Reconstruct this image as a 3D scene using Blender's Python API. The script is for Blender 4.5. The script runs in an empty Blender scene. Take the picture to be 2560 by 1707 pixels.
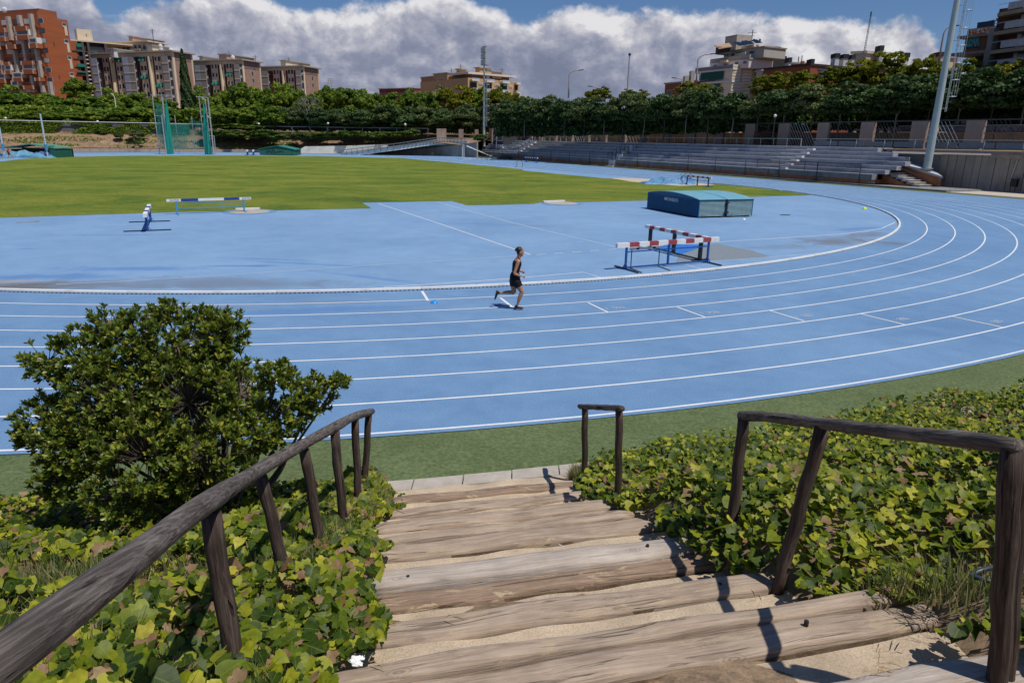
import bpy, math, random
import numpy as np
from mathutils import Vector, Matrix
random.seed(7)
rng = np.random.default_rng(11)
scene = bpy.context.scene
COL = scene.collection

# ------------------------------------------------------------------ camera
F_PX, PITCH, ROLL, CAM_H = 1714.852, 0.2875, 0.0145, 4.1792
IMG_W, IMG_H = 2560.0, 1707.0
_c, _s = math.cos(ROLL), math.sin(ROLL)
_R0 = np.array([1.0, 0, 0]); _U0 = np.array([0, math.sin(PITCH), math.cos(PITCH)])
CAM_F = np.array([0, math.cos(PITCH), -math.sin(PITCH)])
CAM_R = _c*_R0 + _s*_U0
CAM_U = -_s*_R0 + _c*_U0
CAM_O = np.array([0, 0, CAM_H])
cam_data = bpy.data.cameras.new('camera')
cam_data.sensor_width = 36.0
cam_data.lens = F_PX/IMG_W*36.0
cam_data.clip_start = 0.1
cam_data.clip_end = 9000.0
cam = bpy.data.objects.new('camera', cam_data)
COL.objects.link(cam)
_m = Matrix(((CAM_R[0], CAM_U[0], -CAM_F[0]), (CAM_R[1], CAM_U[1], -CAM_F[1]), (CAM_R[2], CAM_U[2], -CAM_F[2])))
cam.matrix_world = Matrix.Translation(Vector(CAM_O)) @ _m.to_4x4()
scene.camera = cam

# ------------------------------------------------------------------ sun, sky, exposure
SUN_DIR = Vector((0.39, -0.29, 1.0)).normalized()
sun_el = math.asin(SUN_DIR.z)
sun_az = math.atan2(SUN_DIR.x, SUN_DIR.y)
sd = bpy.data.lights.new('sun', 'SUN')
sd.energy = 4.0
sd.angle = math.radians(0.53)
sd.color = (1.0, 0.955, 0.88)
sun = bpy.data.objects.new('sun', sd)
sun.rotation_euler = SUN_DIR.to_track_quat('Z', 'Y').to_euler()
sun.location = (30, -20, 60)
COL.objects.link(sun)
SKY_STRENGTH = 0.115
scene.view_settings.view_transform = 'Standard'
scene.view_settings.look = 'None'
scene.view_settings.exposure = 0.0
scene.view_settings.gamma = 1.0
scene.view_settings.use_curve_mapping = False

class NT:
    """short-hand for building node trees"""
    def __init__(s, tree): s.t = tree; s.n = tree.nodes; s.l = tree.links
    def put(s, node, **inp):
        for k, v in inp.items():
            k = int(k[1:]) if k[0] == '_' and k[1:].isdigit() else k.replace('_', ' ')
            sock = node.inputs[k]
            if isinstance(v, bpy.types.NodeSocket): s.l.new(v, sock)
            elif isinstance(v, (tuple, list)) and len(v) == 3 and sock.type == 'RGBA': sock.default_value = (*v, 1)
            else: sock.default_value = v
        return node
    def math(s, op, a, b=0.0, c=0.0, clamp=False):
        nd = s.n.new('ShaderNodeMath'); nd.operation = op; nd.use_clamp = clamp
        s.put(nd, _0=a, _1=b, _2=c); return nd.outputs[0]
    def mix(s, fac, a, b, blend='MIX'):
        nd = s.n.new('ShaderNodeMix'); nd.data_type = 'RGBA'; nd.blend_type = blend; nd.clamp_factor = True
        for i, v in ((0, fac), (6, a), (7, b)):
            if isinstance(v, bpy.types.NodeSocket): s.l.new(v, nd.inputs[i])
            elif isinstance(v, (tuple, list)): nd.inputs[i].default_value = (*v[:3], 1)
            else: nd.inputs[i].default_value = v
        return nd.outputs[2]
    def noise(s, vec, scale, detail=4, rough=0.55, dist=0.0, out=0):
        nd = s.n.new('ShaderNodeTexNoise'); s.put(nd, Vector=vec, Scale=scale, Detail=detail, Roughness=rough, Distortion=dist)
        return nd.outputs[out]
    def ramp(s, fac, stops, interp='LINEAR'):
        nd = s.n.new('ShaderNodeValToRGB'); cr = nd.color_ramp; cr.interpolation = interp
        while len(cr.elements) > 1: cr.elements.remove(cr.elements[-1])
        cr.elements[0].position = stops[0][0]; cr.elements[0].color = (*_c3(stops[0][1]), 1)
        for p, c in stops[1:]:
            e = cr.elements.new(p); e.color = (*_c3(c), 1)
        s.l.new(fac, nd.inputs[0]); return nd.outputs[0]
    def smooth(s, v, lo, hi):
        nd = s.n.new('ShaderNodeMapRange'); nd.interpolation_type = 'SMOOTHSTEP'
        s.put(nd, Value=v, From_Min=lo, From_Max=hi); return nd.outputs[0]
    def vec(s, x, y, z):
        nd = s.n.new('ShaderNodeCombineXYZ'); s.put(nd, X=x, Y=y, Z=z); return nd.outputs[0]
    def sep(s, v):
        nd = s.n.new('ShaderNodeSeparateXYZ'); s.put(nd, Vector=v); return nd.outputs
def _c3(c): return (c, c, c) if isinstance(c, (int, float)) else c

world = bpy.data.worlds.new('World')
scene.world = world
world.use_nodes = True
w = NT(world.node_tree)
w.n.clear()
wout = w.n.new('ShaderNodeOutputWorld'); bg = w.n.new('ShaderNodeBackground')
sky = w.n.new('ShaderNodeTexSky')
sky.sky_type = 'NISHITA'; sky.sun_disc = False
sky.sun_elevation = sun_el; sky.sun_rotation = sun_az
sky.air_density = 1.0; sky.dust_density = 0.4; sky.ozone_density = 2.5; sky.altitude = 100
tc = w.n.new('ShaderNodeTexCoord')
X, Y, Z = w.sep(tc.outputs['Generated'])
az = w.math('ARCTAN2', X, Y)
el = w.math('ARCSINE', Z)
# height of the top of the cumulus bank for each bearing (bearing -0.75 .. 0.75 rad in view)
fc = w.n.new('ShaderNodeFloatCurve')
cur = fc.mapping.curves[0]
def _azel(px, py):
    d = (px-IMG_W/2)*CAM_R-(py-IMG_H/2)*CAM_U+F_PX*CAM_F
    d = d/np.linalg.norm(d); return math.atan2(d[0], d[1]), math.asin(d[2])
tops = [(-500, 20), (-200, -40), (0, -30), (120, -60), (230, -10), (262, 40), (300, 50), (335, 18), (380, 12), (470, 0), (520, -40), (640, -10), (700, 18), (760, 22), (860, 18), (960, 10),
        (1050, -20), (1120, -40), (1180, -5), (1220, 25), (1290, 38), (1322, 52), (1350, 22), (1400, 15), (1480, 24), (1540, 20), (1620, 32), (1720, 38), (1800, 34), (1870, 44), (1960, 36),
        (2060, 42), (2120, 58), (2200, 52), (2290, 40), (2330, 70), (2380, 150), (2450, 175), (2560, 180), (2900, 60), (3400, -60)]
pts = []
for px, py in tops:
    a, e = _azel(px, py)
    pts.append(((a+0.95)/1.9, max(0.0, min(1.0, e/0.5))))
pts.sort()
cur.points[0].location = (0.0, pts[0][1]); cur.points[1].location = (1.0, pts[-1][1])
for x_, y_ in pts:
    if 0.001 < x_ < 0.999: cur.points.new(x_, y_)
for q in cur.points: q.handle_type = 'VECTOR'
fc.mapping.update()
w.put(fc, Value=w.math('DIVIDE', w.math('ADD', az, 0.95), 1.9, clamp=True))
T = w.math('MULTIPLY', fc.outputs[0], 0.5)
far_az = w.smooth(w.math('ABSOLUTE', az), 0.75, 1.3)
T = w.math('ADD', T, w.math('MULTIPLY', far_az, w.math('MULTIPLY', w.math('SUBTRACT', w.noise(w.vec(X, Y, Z), 2.0, 2), 0.45), 1.0)))
P = w.vec(w.math('MULTIPLY', az, 1.0), w.math('MULTIPLY', el, 1.25), 3.7)
nb = w.noise(P, 11.0, 8, 0.58, 0.25)
nf = w.noise(P, 42.0, 7, 0.62, 0.2)
edge = w.math('ADD', w.math('SUBTRACT', T, el), w.math('MULTIPLY', w.math('SUBTRACT', nb, 0.5), 0.05))
edge = w.math('ADD', edge, w.math('MULTIPLY', w.math('SUBTRACT', nf, 0.5), 0.028))
mask = w.smooth(edge, -0.004, 0.012)
# thin, broken parts of the bank where blue shows through
holes = w.smooth(w.noise(w.vec(az, w.math('MULTIPLY', el, 2.6), 9.1), 5.0, 6, 0.55, 0.3), 0.52, 0.72)
holes = w.math('MULTIPLY', holes, w.smooth(w.math('SUBTRACT', T, el), 0.05, 0.16))
mask = w.math('MULTIPLY', mask, w.math('SUBTRACT', 1.0, w.math('MULTIPLY', holes, 0.62)))
# light and dark billows: the bank is brightest along its top edge, lavender grey below
P2 = w.vec(w.math('ADD', w.math('MULTIPLY', az, 1.0), 0.010), w.math('ADD', w.math('MULTIPLY', el, 1.25), 0.016), 3.7)
nb2 = w.noise(P2, 11.0, 8, 0.58, 0.25)
nf2 = w.noise(P2, 42.0, 7, 0.62, 0.2)
rel = w.math('ADD', w.math('MULTIPLY', w.math('SUBTRACT', nb, nb2), 2.0), w.math('MULTIPLY', w.math('SUBTRACT', nf, nf2), 0.55))
depth = w.math('SUBTRACT', T, el)
base = w.ramp(w.math('MULTIPLY', depth, 5.0, clamp=True), [(0.0, 0.92), (0.07, 0.82), (0.16, 0.58), (0.32, 0.37), (0.55, 0.25), (1.0, 0.24)])
lum = w.math('ADD', w.math('ADD', base, rel), w.math('MULTIPLY', w.math('SUBTRACT', w.noise(w.vec(az, w.math('MULTIPLY', el, 1.8), 1.3), 6.5, 5, 0.6, 0.4), 0.49), 1.35), clamp=True)
ccol = w.ramp(lum, [(0.0, (1.60, 1.85, 2.7)), (0.35, (2.2, 2.42, 3.3)), (0.62, (3.4, 3.5, 4.25)), (0.85, (5.1, 5.1, 5.5)), (1.0, (6.6, 6.5, 6.7))])
skycol = w.mix(1.0, sky.outputs[0], (0.36, 0.47, 0.64), 'MULTIPLY')
full = w.mix(mask, skycol, ccol)
# sky goes over to the cloud's own dull tone just at the horizon
w.put(bg, Color=full, Strength=SKY_STRENGTH)
w.l.new(bg.outputs[0], wout.inputs[0])

# ------------------------------------------------------------------ frames of reference
# the stadium: C = centre of the near bend, u = along the straights (away), n = across (towards the stand)
CB = np.array([-11.3029, 54.5797]); TH = 0.5118
Uv = np.array([-math.sin(TH), math.cos(TH)]); Nv = np.array([Uv[1], -Uv[0]])
# the grandstand: A0 = near end of its plinth, e = away along the stand, m = up the tiers
A0 = np.array([39.66, 65.08]); Ev = np.array([-0.43226204, 0.90174804]); Mv = np.array([Ev[1], -Ev[0]])
def ray(px, py): return (px-IMG_W/2)*CAM_R-(py-IMG_H/2)*CAM_U+F_PX*CAM_F
def gnd(px, py, z=0.0):
    d = ray(px, py); return CAM_O+d*((z-CAM_O[2])/d[2])
def atY(px, py, y):
    d = ray(px, py); return CAM_O+d*(y/d[1])
def onplane(px, py, P0, nrm):
    d = ray(px, py); t = ((np.array(P0)-CAM_O)@np.array(nrm))/(d@np.array(nrm)); return CAM_O+d*t
def sn(s, n, z=0.0):
    q = CB+s*Uv+n*Nv; return np.array([q[0], q[1], z])
def em(e_, m_, z=0.0):
    q = A0+e_*Ev+m_*Mv; return np.array([q[0], q[1], z])
def to_em(P):
    d = np.array(P[:2])-A0; return float(d@Ev), float(d@Mv)
def rC(P): return math.hypot(P[0]-CB[0], P[1]-CB[1])

# ------------------------------------------------------------------ mesh builder
class MB:
    def __init__(s): s.v = []; s.f = []; s.mi = []
    def add(s, vs, fs, mi=0):
        o = len(s.v); s.v += [tuple(map(float, p)) for p in vs]; s.f += [tuple(i+o for i in f) for f in fs]; s.mi += [mi]*len(fs); return s
    def quad(s, a, b, c, d, mi=0): return s.add([a, b, c, d], [(0, 1, 2, 3)], mi)
    def box(s, x0, y0, z0, x1, y1, z1, mi=0):
        v = [(x0, y0, z0), (x1, y0, z0), (x1, y1, z0), (x0, y1, z0), (x0, y0, z1), (x1, y0, z1), (x1, y1, z1), (x0, y1, z1)]
        return s.add(v, [(0, 3, 2, 1), (4, 5, 6, 7), (0, 1, 5, 4), (1, 2, 6, 5), (2, 3, 7, 6), (3, 0, 4, 7)], mi)
    def obox(s, o, ax, ay, az_, mi=0):
        """box from corner o with edge vectors"""
        o = np.array(o, float); ax = np.array(ax, float); ay = np.array(ay, float); az_ = np.array(az_, float)
        v = [o, o+ax, o+ax+ay, o+ay, o+az_, o+ax+az_, o+ax+ay+az_, o+ay+az_]
        return s.add(v, [(0, 3, 2, 1), (4, 5, 6, 7), (0, 1, 5, 4), (1, 2, 6, 5), (2, 3, 7, 6), (3, 0, 4, 7)], mi)
    def beam(s, p0, p1, wd, ht, mi=0, up=(0, 0, 1)):
        """rectangular bar between two points, centred on them"""
        p0 = np.array(p0, float); p1 = np.array(p1, float); d = p1-p0; d /= np.linalg.norm(d)
        up = np.array(up, float); sd_ = np.cross(d, up)
        if np.linalg.norm(sd_) < 1e-4: sd_ = np.cross(d, np.array([1.0, 0, 0]))
        sd_ /= np.linalg.norm(sd_); up = np.cross(sd_, d)
        a = sd_*wd/2; b = up*ht/2
        v = [p0-a-b, p0+a-b, p0+a+b, p0-a+b, p1-a-b, p1+a-b, p1+a+b, p1-a+b]
        return s.add(v, [(0, 3, 2, 1), (4, 5, 6, 7), (0, 1, 5, 4), (1, 2, 6, 5), (2, 3, 7, 6), (3, 0, 4, 7)], mi)
    def tube(s, pts, rs, seg=8, mi=0, caps=True, jit=0.0):
        pts = [np.array(p, float) for p in pts]
        if not isinstance(rs, (list, tuple)): rs = [rs]*len(pts)
        ref = np.array([0.0, 0, 1]); d0 = pts[-1]-pts[0]
        if abs(d0[2]) > 0.8*np.linalg.norm(d0): ref = np.array([1.0, 0, 0])
        o = len(s.v)
        for i, p in enumerate(pts):
            d = (pts[i+1]-p) if i == 0 else (p-pts[i-1]) if i == len(pts)-1 else pts[i+1]-pts[i-1]
            d = d/np.linalg.norm(d); a = np.cross(d, ref); a /= np.linalg.norm(a); b = np.cross(d, a)
            for k in range(seg):
                t = 2*math.pi*k/seg; r = rs[i]*(1+(random.uniform(-jit, jit) if jit else 0))
                s.v.append(tuple(p+a*math.cos(t)*r+b*math.sin(t)*r))
        for i in range(len(pts)-1):
            for k in range(seg):
                k2 = (k+1) % seg
                s.f.append((o+i*seg+k, o+(i+1)*seg+k, o+(i+1)*seg+k2, o+i*seg+k2)); s.mi.append(mi)
        if caps:
            s.f.append(tuple(o+k for k in range(seg))); s.mi.append(mi)
            s.f.append(tuple(o+(len(pts)-1)*seg+k for k in reversed(range(seg)))); s.mi.append(mi)
        return s
    def prism(s, poly, z0, z1, mi=0, mi_side=None):
        """vertical prism over a counter-clockwise polygon of (x, y)"""
        k = len(poly); o = len(s.v)
        s.v += [(float(x), float(y), float(z0)) for x, y in poly]+[(float(x), float(y), float(z1)) for x, y in poly]
        s.f.append(tuple(range(o+k-1, o-1, -1))); s.f.append(tuple(range(o+k, o+2*k)))
        s.mi += [mi, mi]
        for i in range(k):
            j = (i+1) % k; s.f.append((o+i, o+j, o+k+j, o+k+i)); s.mi.append(mi if mi_side is None else mi_side)
        return s
    def strip(s, A, B, mi=0):
        """ribbon between two rows of points"""
        o = len(s.v); k = len(A)
        s.v += [tuple(map(float, p)) for p in A]+[tuple(map(float, p)) for p in B]
        for i in range(k-1):
            s.f.append((o+i, o+i+1, o+k+i+1, o+k+i)); s.mi.append(mi)
        return s
    def sphere(s, c, r, nu=10, nv=7, mi=0, sq=(1, 1, 1)):
        o = len(s.v); c = np.array(c, float)
        for j in range(nv+1):
            t = math.pi*j/nv
            for i in range(nu):
                a = 2*math.pi*i/nu
                s.v.append((c[0]+r*sq[0]*math.sin(t)*math.cos(a), c[1]+r*sq[1]*math.sin(t)*math.sin(a), c[2]+r*sq[2]*math.cos(t)))
        for j in range(nv):
            for i in range(nu):
                i2 = (i+1) % nu; s.f.append((o+j*nu+i, o+(j+1)*nu+i, o+(j+1)*nu+i2, o+j*nu+i2)); s.mi.append(mi)
        return s
    def mesh(s, name, mats, off=(0, 0, 0), smooth=False):
        me = bpy.data.meshes.new(name)
        ox, oy, oz = off
        me.from_pydata([(x-ox, y-oy, z-oz) for x, y, z in s.v] if any(off) else s.v, [], s.f)
        for m_ in (mats if isinstance(mats, (list, tuple)) else [mats]): me.materials.append(m_)
        if any(s.mi): me.polygons.foreach_set('material_index', s.mi)
        if smooth: me.polygons.foreach_set('use_smooth', [True]*len(s.f))
        me.update(); return me
def wloc(o):
    v = np.zeros(3)
    while o is not None: v += np.array(o.location); o = o.parent
    return v
def link(name, me, parent=None, loc=None):
    o = bpy.data.objects.new(name, me); COL.objects.link(o)
    if parent is not None: o.parent = parent
    if loc is not None: o.location = loc
    return o
def part(name, mb, mats, parent=None, label=None, kind=None, smooth=False, local=False):
    """mesh given in world coordinates (or in its parent's when local) linked as one part"""
    off = (0, 0, 0) if (local or parent is None) else tuple(wloc(parent))
    o = link(name, mb.mesh(name, mats, off, smooth), parent)
    if label: o['label'] = label
    if kind: o['kind'] = kind
    return o
def thing(name, label, cat, loc, group=None, rz=0.0):
    o = bpy.data.objects.new(name, None); o.empty_display_size = 0.3; COL.objects.link(o)
    o.location = tuple(map(float, loc)); o.rotation_euler = (0, 0, rz)
    o['label'] = label; o['category'] = cat
    if group: o['group'] = group
    return o
def tag(o, label, cat, group=None):
    o['label'] = label; o['category'] = cat
    if group: o['group'] = group
    return o
def structure(name, mb, mats, smooth=False):
    o = link(name, mb.mesh(name, mats, smooth=smooth)); o['kind'] = 'structure'; return o
def kids(o): return list(KIDS.get(o.name, [])) or [c for c in bpy.data.objects if c.parent == o]
KIDS = {}
def copy_tree(o, children):
    c = o.copy(); COL.objects.link(c)
    for ch, sub in children:
        d = ch.copy(); COL.objects.link(d); d.parent = c
        for g in sub:
            h = g.copy(); COL.objects.link(h); h.parent = d
    return c
def tree_of(o):
    allo = list(bpy.data.objects)
    return [(ch, [g for g in allo if g.parent == ch]) for ch in allo if ch.parent == o]

# ------------------------------------------------------------------ materials
MATS = {}
def mat(name, col, rough=0.7, var=0.15, scale=3.0, col2=None, metal=0.0, bump=0.0, bscale=None, spec=0.4, detail=5, dirt=None, dscale=0.6, coord='Object', stretch=(1, 1, 1), damt=0.5):
    if name in MATS: return MATS[name]
    m_ = bpy.data.materials.new(name); m_.use_nodes = True; MATS[name] = m_
    t = NT(m_.node_tree); bs = t.n['Principled BSDF']
    tc_ = t.n.new('ShaderNodeTexCoord'); mp = t.n.new('ShaderNodeMapping'); t.l.new(tc_.outputs[coord], mp.inputs[0]); mp.inputs['Scale'].default_value = stretch
    v = mp.outputs[0]
    nz = t.noise(v, scale, detail, 0.6)
    lo = tuple(c*(1-var) for c in col); hi = tuple(min(1, c*(1+var)) for c in (col2 or col))
    c = t.ramp(nz, [(0.3, lo), (0.7, hi)])
    if dirt:
        c = t.mix(t.math('MULTIPLY', t.smooth(t.noise(v, dscale, 6, 0.65), 0.48, 0.72), damt), c, dirt)
    t.put(bs, Base_Color=c, Roughness=rough, Metallic=metal)
    bs.inputs['Specular IOR Level'].default_value = spec
    if bump:
        bn = t.n.new('ShaderNodeBump'); t.put(bn, Height=t.noise(v, bscale or scale*8, 5, 0.6), Strength=bump, Distance=0.02); t.l.new(bn.outputs[0], bs.inputs['Normal'])
    return m_
# ================================================================== ground and track
def surf_mat(name, c1, c2, fine, finescale, stains=(), big=0.12, bigscale=0.25, rough=0.85, bump=0.25, speck=None, bright_specks=None):
    """a rubber, grass or soil surface: fine grain, slow mottling and stains with a place of their own (x, y, rx, ry, angle, colour, strength)"""
    m_ = bpy.data.materials.new(name); m_.use_nodes = True; MATS[name] = m_
    t = NT(m_.node_tree); bs = t.n['Principled BSDF']
    tc_ = t.n.new('ShaderNodeTexCoord'); v = tc_.outputs['Object']
    n1 = t.noise(v, finescale*0.4, 5, 0.85); n2 = t.noise(v, bigscale, 6, 0.62, 0.3); n3 = t.noise(v, bigscale*7, 5, 0.6, 0.4)
    c = t.ramp(t.math('ADD', t.math('MULTIPLY', n2, 0.65), t.math('MULTIPLY', n3, 0.35)), [(0.36, c1), (0.62, c2)])
    c = t.mix(1.0, c, t.ramp(n1, [(0.38, 1-fine), (0.62, 1+fine)]), 'MULTIPLY')
    if speck:
        c = t.mix(t.math('MULTIPLY', t.smooth(t.noise(v, finescale*1.7, 2, 0.9), 0.62, 0.72), 0.6), c, speck)
    if bright_specks:
        c = t.mix(t.math('MULTIPLY', t.smooth(t.noise(v, finescale*1.3, 2, 0.9), 0.66, 0.74), 0.7), c, bright_specks)
    if stains:
        x, y, z = t.sep(v)
        wob = t.math('MULTIPLY', t.math('SUBTRACT', t.noise(v, 0.55, 6, 0.65, 1.2), 0.5), 2.3)
        for sx, sy, rx, ry, an, col, st in stains:
            ca, sa = math.cos(an), math.sin(an)
            dx = t.math('SUBTRACT', x, sx); dy = t.math('SUBTRACT', y, sy)
            a = t.math('DIVIDE', t.math('ADD', t.math('MULTIPLY', dx, ca), t.math('MULTIPLY', dy, sa)), rx)
            b = t.math('DIVIDE', t.math('SUBTRACT', t.math('MULTIPLY', dy, ca), t.math('MULTIPLY', dx, sa)), ry)
            r = t.math('SQRT', t.math('ADD', t.math('MULTIPLY', a, a), t.math('MULTIPLY', b, b)))
            k = t.smooth(t.math('ADD', r, wob), 1.15, 0.25)
            c = t.mix(t.math('MULTIPLY', k, st), c, col)
    t.put(bs, Base_Color=c, Roughness=rough); bs.inputs['Specular IOR Level'].default_value = 0.25
    bn = t.n.new('ShaderNodeBump'); t.put(bn, Height=n1, Strength=bump, Distance=0.01); t.l.new(bn.outputs[0], bs.inputs['Normal'])
    return m_
def stain(px, py, rx, ry, ang, col, st):
    P_ = gnd(px, py); return (P_[0], P_[1], rx, ry, ang, col, st)
BROWN = (0.13, 0.115, 0.10); DARKB = (0.06, 0.17, 0.42); GREYB = (0.15, 0.20, 0.28); SAND = (0.36, 0.31, 0.26)
stains = [
    stain(95, 714, 1.8, 0.55, 0.05, BROWN, 0.85), stain(190, 712, 2.6, 0.6, 0.05, BROWN, 0.6), stain(30, 720, 1.6, 0.5, 0.1, BROWN, 0.8), stain(20, 704, 1.6, .3, .3, SAND, .7),
    stain(150, 692, 2.6, 0.6, 0.1, DARKB, 0.6), stain(330, 672, 2.4, 0.45, 0.1, DARKB, 0.55), stain(460, 705, 5.0, 0.9, 0.06, GREYB, 0.7),
    stain(600, 712, 4.0, 0.7, 0.1, GREYB, 0.6), stain(280, 715, 3.2, 0.5, 0.1, GREYB, 0.6), stain(600, 665, 1.2, 0.2, 0.1, DARKB, 0.7), stain(640, 647, 2.2, 0.18, -0.1, DARKB, .5),
    stain(930, 695, 2.6, 0.22, -0.45, DARKB, 0.45), stain(770, 660, 2.6, 0.18, -0.2, DARKB, 0.4), stain(800, 775, 2.4, 0.35, 0.25, DARKB, 0.45),
    stain(2080, 603, 2.6, 1.3, 0.5, BROWN, 0.65), stain(2165, 588, 2.0, 0.8, 0.7, BROWN, 0.5), stain(1960, 618, 2.8, 0.8, 0.3, GREYB, 0.5), stain(2150, 572, 2.6, .5, .5, DARKB, .5),
    stain(2240, 608, 0.9, 0.6, 0.8, BROWN, 0.5), stain(1180, 497, 3.5, 1.6, 0.2, SAND, 0.25), stain(1350, 560, 2.2, .7, .1, SAND, .15), stain(2000, 500, 2.5, 1.1, .3, SAND, .2),
    stain(1690, 572, 1.0, .25, .0, SAND, .3), stain(1200, 560, 5.0, .5, -.15, DARKB, .25), stain(300, 588, 3.2, .16, .1, DARKB, .5), stain(60, 622, .8, .15, 0, DARKB, .5), stain(820, 755, 1.4, .25, .1, GREYB, .5), stain(400, 768, 3, .25, 0, GREYB, .5)]
m_track = surf_mat('track_rubber', (0.112, 0.216, 0.385), (0.160, 0.284, 0.46), 0.20, 90, stains, bigscale=0.22, bump=0.5, speck=(0.05, 0.12, 0.30), bright_specks=(0.3, 0.42, 0.62))
m_fan = surf_mat('fan_rubber', (0.152, 0.268, 0.44), (0.205, 0.338, 0.52), 0.15, 90, stains, bigscale=0.16, bump=0.3, bright_specks=(0.3, 0.42, 0.6))
m_strip = surf_mat('green_rubber', (0.082, 0.115, 0.044), (0.122, 0.155, 0.068), 0.34, 42, (), bigscale=0.5, bump=0.6, speck=(0.025, 0.04, 0.012), bright_specks=(0.2, 0.24, 0.13))
m_soil = surf_mat('dry_soil', (0.17, 0.115, 0.07), (0.27, 0.19, 0.12), 0.35, 30, (), bigscale=0.35, bump=0.6, speck=(0.07, 0.045, 0.025))
m_far = surf_mat('city_ground', (0.16, 0.15, 0.13), (0.22, 0.2, 0.18), 0.1, 4, (), bigscale=0.03)
m_paving = surf_mat('pale_paving', (0.42, 0.36, 0.31), (0.52, 0.45, 0.39), 0.12, 20, (), bigscale=0.4)

# infield turf: patchy yellow and dark greens stretched along the mowing
def turf_mat():
    m_ = bpy.data.materials.new('infield_turf'); m_.use_nodes = True
    t = NT(m_.node_tree); bs = t.n['Principled BSDF']
    tc_ = t.n.new('ShaderNodeTexCoord'); v = tc_.outputs['Object']
    mp = t.n.new('ShaderNodeMapping'); t.l.new(v, mp.inputs[0]); mp.inputs['Scale'].default_value = (0.9, 1.2, 1); mp.inputs['Rotation'].default_value = (0, 0, 0.2)
    a = t.noise(mp.outputs[0], 0.17, 7, 0.66, 0.6); b = t.noise(mp.outputs[0], 1.1, 7, 0.78, 0.4); f = t.noise(v, 9.0, 7, 0.86)
    k = t.math('ADD', t.math('MULTIPLY', a, 0.62), t.math('MULTIPLY', b, 0.38))
    c = t.ramp(k, [(0.36, (0.065, 0.115, 0.017)), (0.45, (0.115, 0.165, 0.021)), (0.53, (0.165, 0.205, 0.026)), (0.61, (0.225, 0.225, 0.040)), (0.72, (0.26, 0.215, 0.085))])
    c = t.mix(1.0, c, t.ramp(f, [(0.38, 0.48), (0.50, 0.92), (0.62, 1.38)]), 'MULTIPLY')
    c = t.mix(t.math('MULTIPLY', t.smooth(t.noise(v, 0.9, 6, 0.7, 1.0), 0.60, 0.72), 0.6), c, (0.03, 0.06, 0.012))
    t.put(bs, Base_Color=c, Roughness=0.9); bs.inputs['Specular IOR Level'].default_value = 0.15
    bn = t.n.new('ShaderNodeBump'); t.put(bn, Height=t.math('ADD', f, t.math('MULTIPLY', b, 2.0)), Strength=0.9, Distance=0.05); t.l.new(bn.outputs[0], bs.inputs['Normal'])
    return m_
m_turf = turf_mat()

def stadium_poly(off, k=90, straight=84.39):
    """outline at distance off from the two bend centres, counter-clockwise in plan"""
    P_ = []
    for i in range(k+1):                      # near bend: from the left straight round the camera side to the right straight
        a = math.pi+math.pi*i/k
        P_.append(sn(off*math.sin(a), off*math.cos(a))[:2])
    for i in range(k+1):
        a = math.pi*i/k
        P_.append(sn(straight+off*math.sin(a), off*math.cos(a))[:2])
    return P_
# one ground sheet out to the horizon
mb = MB(); K = 72; rad = [0, 30, 90, 250, 600, 1400, 3200]
mb.v.append((0, 60, -0.06))
for r in rad[1:]:
    for i in range(K):
        a = 2*math.pi*i/K; mb.v.append((r*math.cos(a), 60+r*math.sin(a), -0.06))
for i in range(K): mb.f.append((0, 1+i, 1+(i+1) % K)); mb.mi.append(0)
for j in range(len(rad)-2):
    for i in range(K):
        a = 1+j*K+i; b = 1+j*K+(i+1) % K; mb.f.append((a, a+K, b+K, b)); mb.mi.append(0)
structure('ground', mb, m_far)

def sheet(name, poly, z, m_, **k):
    mb = MB(); mb.add([(x, y, z) for x, y in poly], [tuple(range(len(poly)))]); return structure(name, mb, m_)
R_BLUE, R_STRIP = 46.38, 47.86
# green rubber strip: under everything that is blue, reaching 1.5 m further out
apr = [em(-45, -16)[:2], em(-45, 0)[:2], em(150, 0)[:2], em(150, -16)[:2]]
sheet('green_strip', stadium_poly(R_STRIP), -0.012, m_strip)
sheet('green_strip', apr, -0.016, m_strip)
sheet('straight_apron', [em(-45, -16)[:2], em(-45, -1.9)[:2], em(150, -1.9)[:2], em(150, -16)[:2]], -0.004, m_track)
sheet('running_track', stadium_poly(R_BLUE), 0.0, m_track)
sheet('high_jump_fan', stadium_poly(36.45), 0.004, m_fan)

# infield grass with its ragged edge
def ragged(P_, step=0.35, amp=0.06):
    out = []
    for i in range(len(P_)):
        a = np.array(P_[i]); b = np.array(P_[(i+1) % len(P_)]); L = np.linalg.norm(b-a); k = max(1, int(L/step))
        nrm = np.array([-(b-a)[1], (b-a)[0]])/max(L, 1e-6)
        for j in range(k):
            q = a+(b-a)*j/k
            out.append(q+nrm*random.uniform(-amp, amp))
    return out
gpx = [(-420, 558), (0, 545), (250, 537), (500, 529.5), (700, 526), (930, 521.5), (905, 507), (1015, 505), (1130, 503), (1168, 514), (1255, 512.5), (1335, 510), (1360, 505.5), (1410, 505.5), (1440, 506), (1610, 502), (1800, 495.5), (1930, 491), (2026, 488.5)]
near = [gnd(*q)[:2] for q in gpx]
edge = []
for k in range(0, 11):                     # bend part of the edge, just inside the kerb
    a = -0.415+0.415*k/10; edge.append(sn(36.2*math.sin(a), 36.2*math.cos(a))[:2])
edge += [sn(2, 35.9)[:2], sn(9, 35.2)[:2], sn(11, 31.0)[:2], sn(30, 31.2)[:2], sn(34, 33.3)[:2], sn(60, 34.0)[:2], sn(84, 33.6)[:2]]
farp = [gnd(*q)[:2] for q in [(1060, 396.5), (960, 394.5), (800, 391), (600, 389), (400, 389.5), (300, 390), (100, 393.5), (-150, 399)]]
grass_poly = ragged(near, 0.3, 0.05)[:-1]
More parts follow.
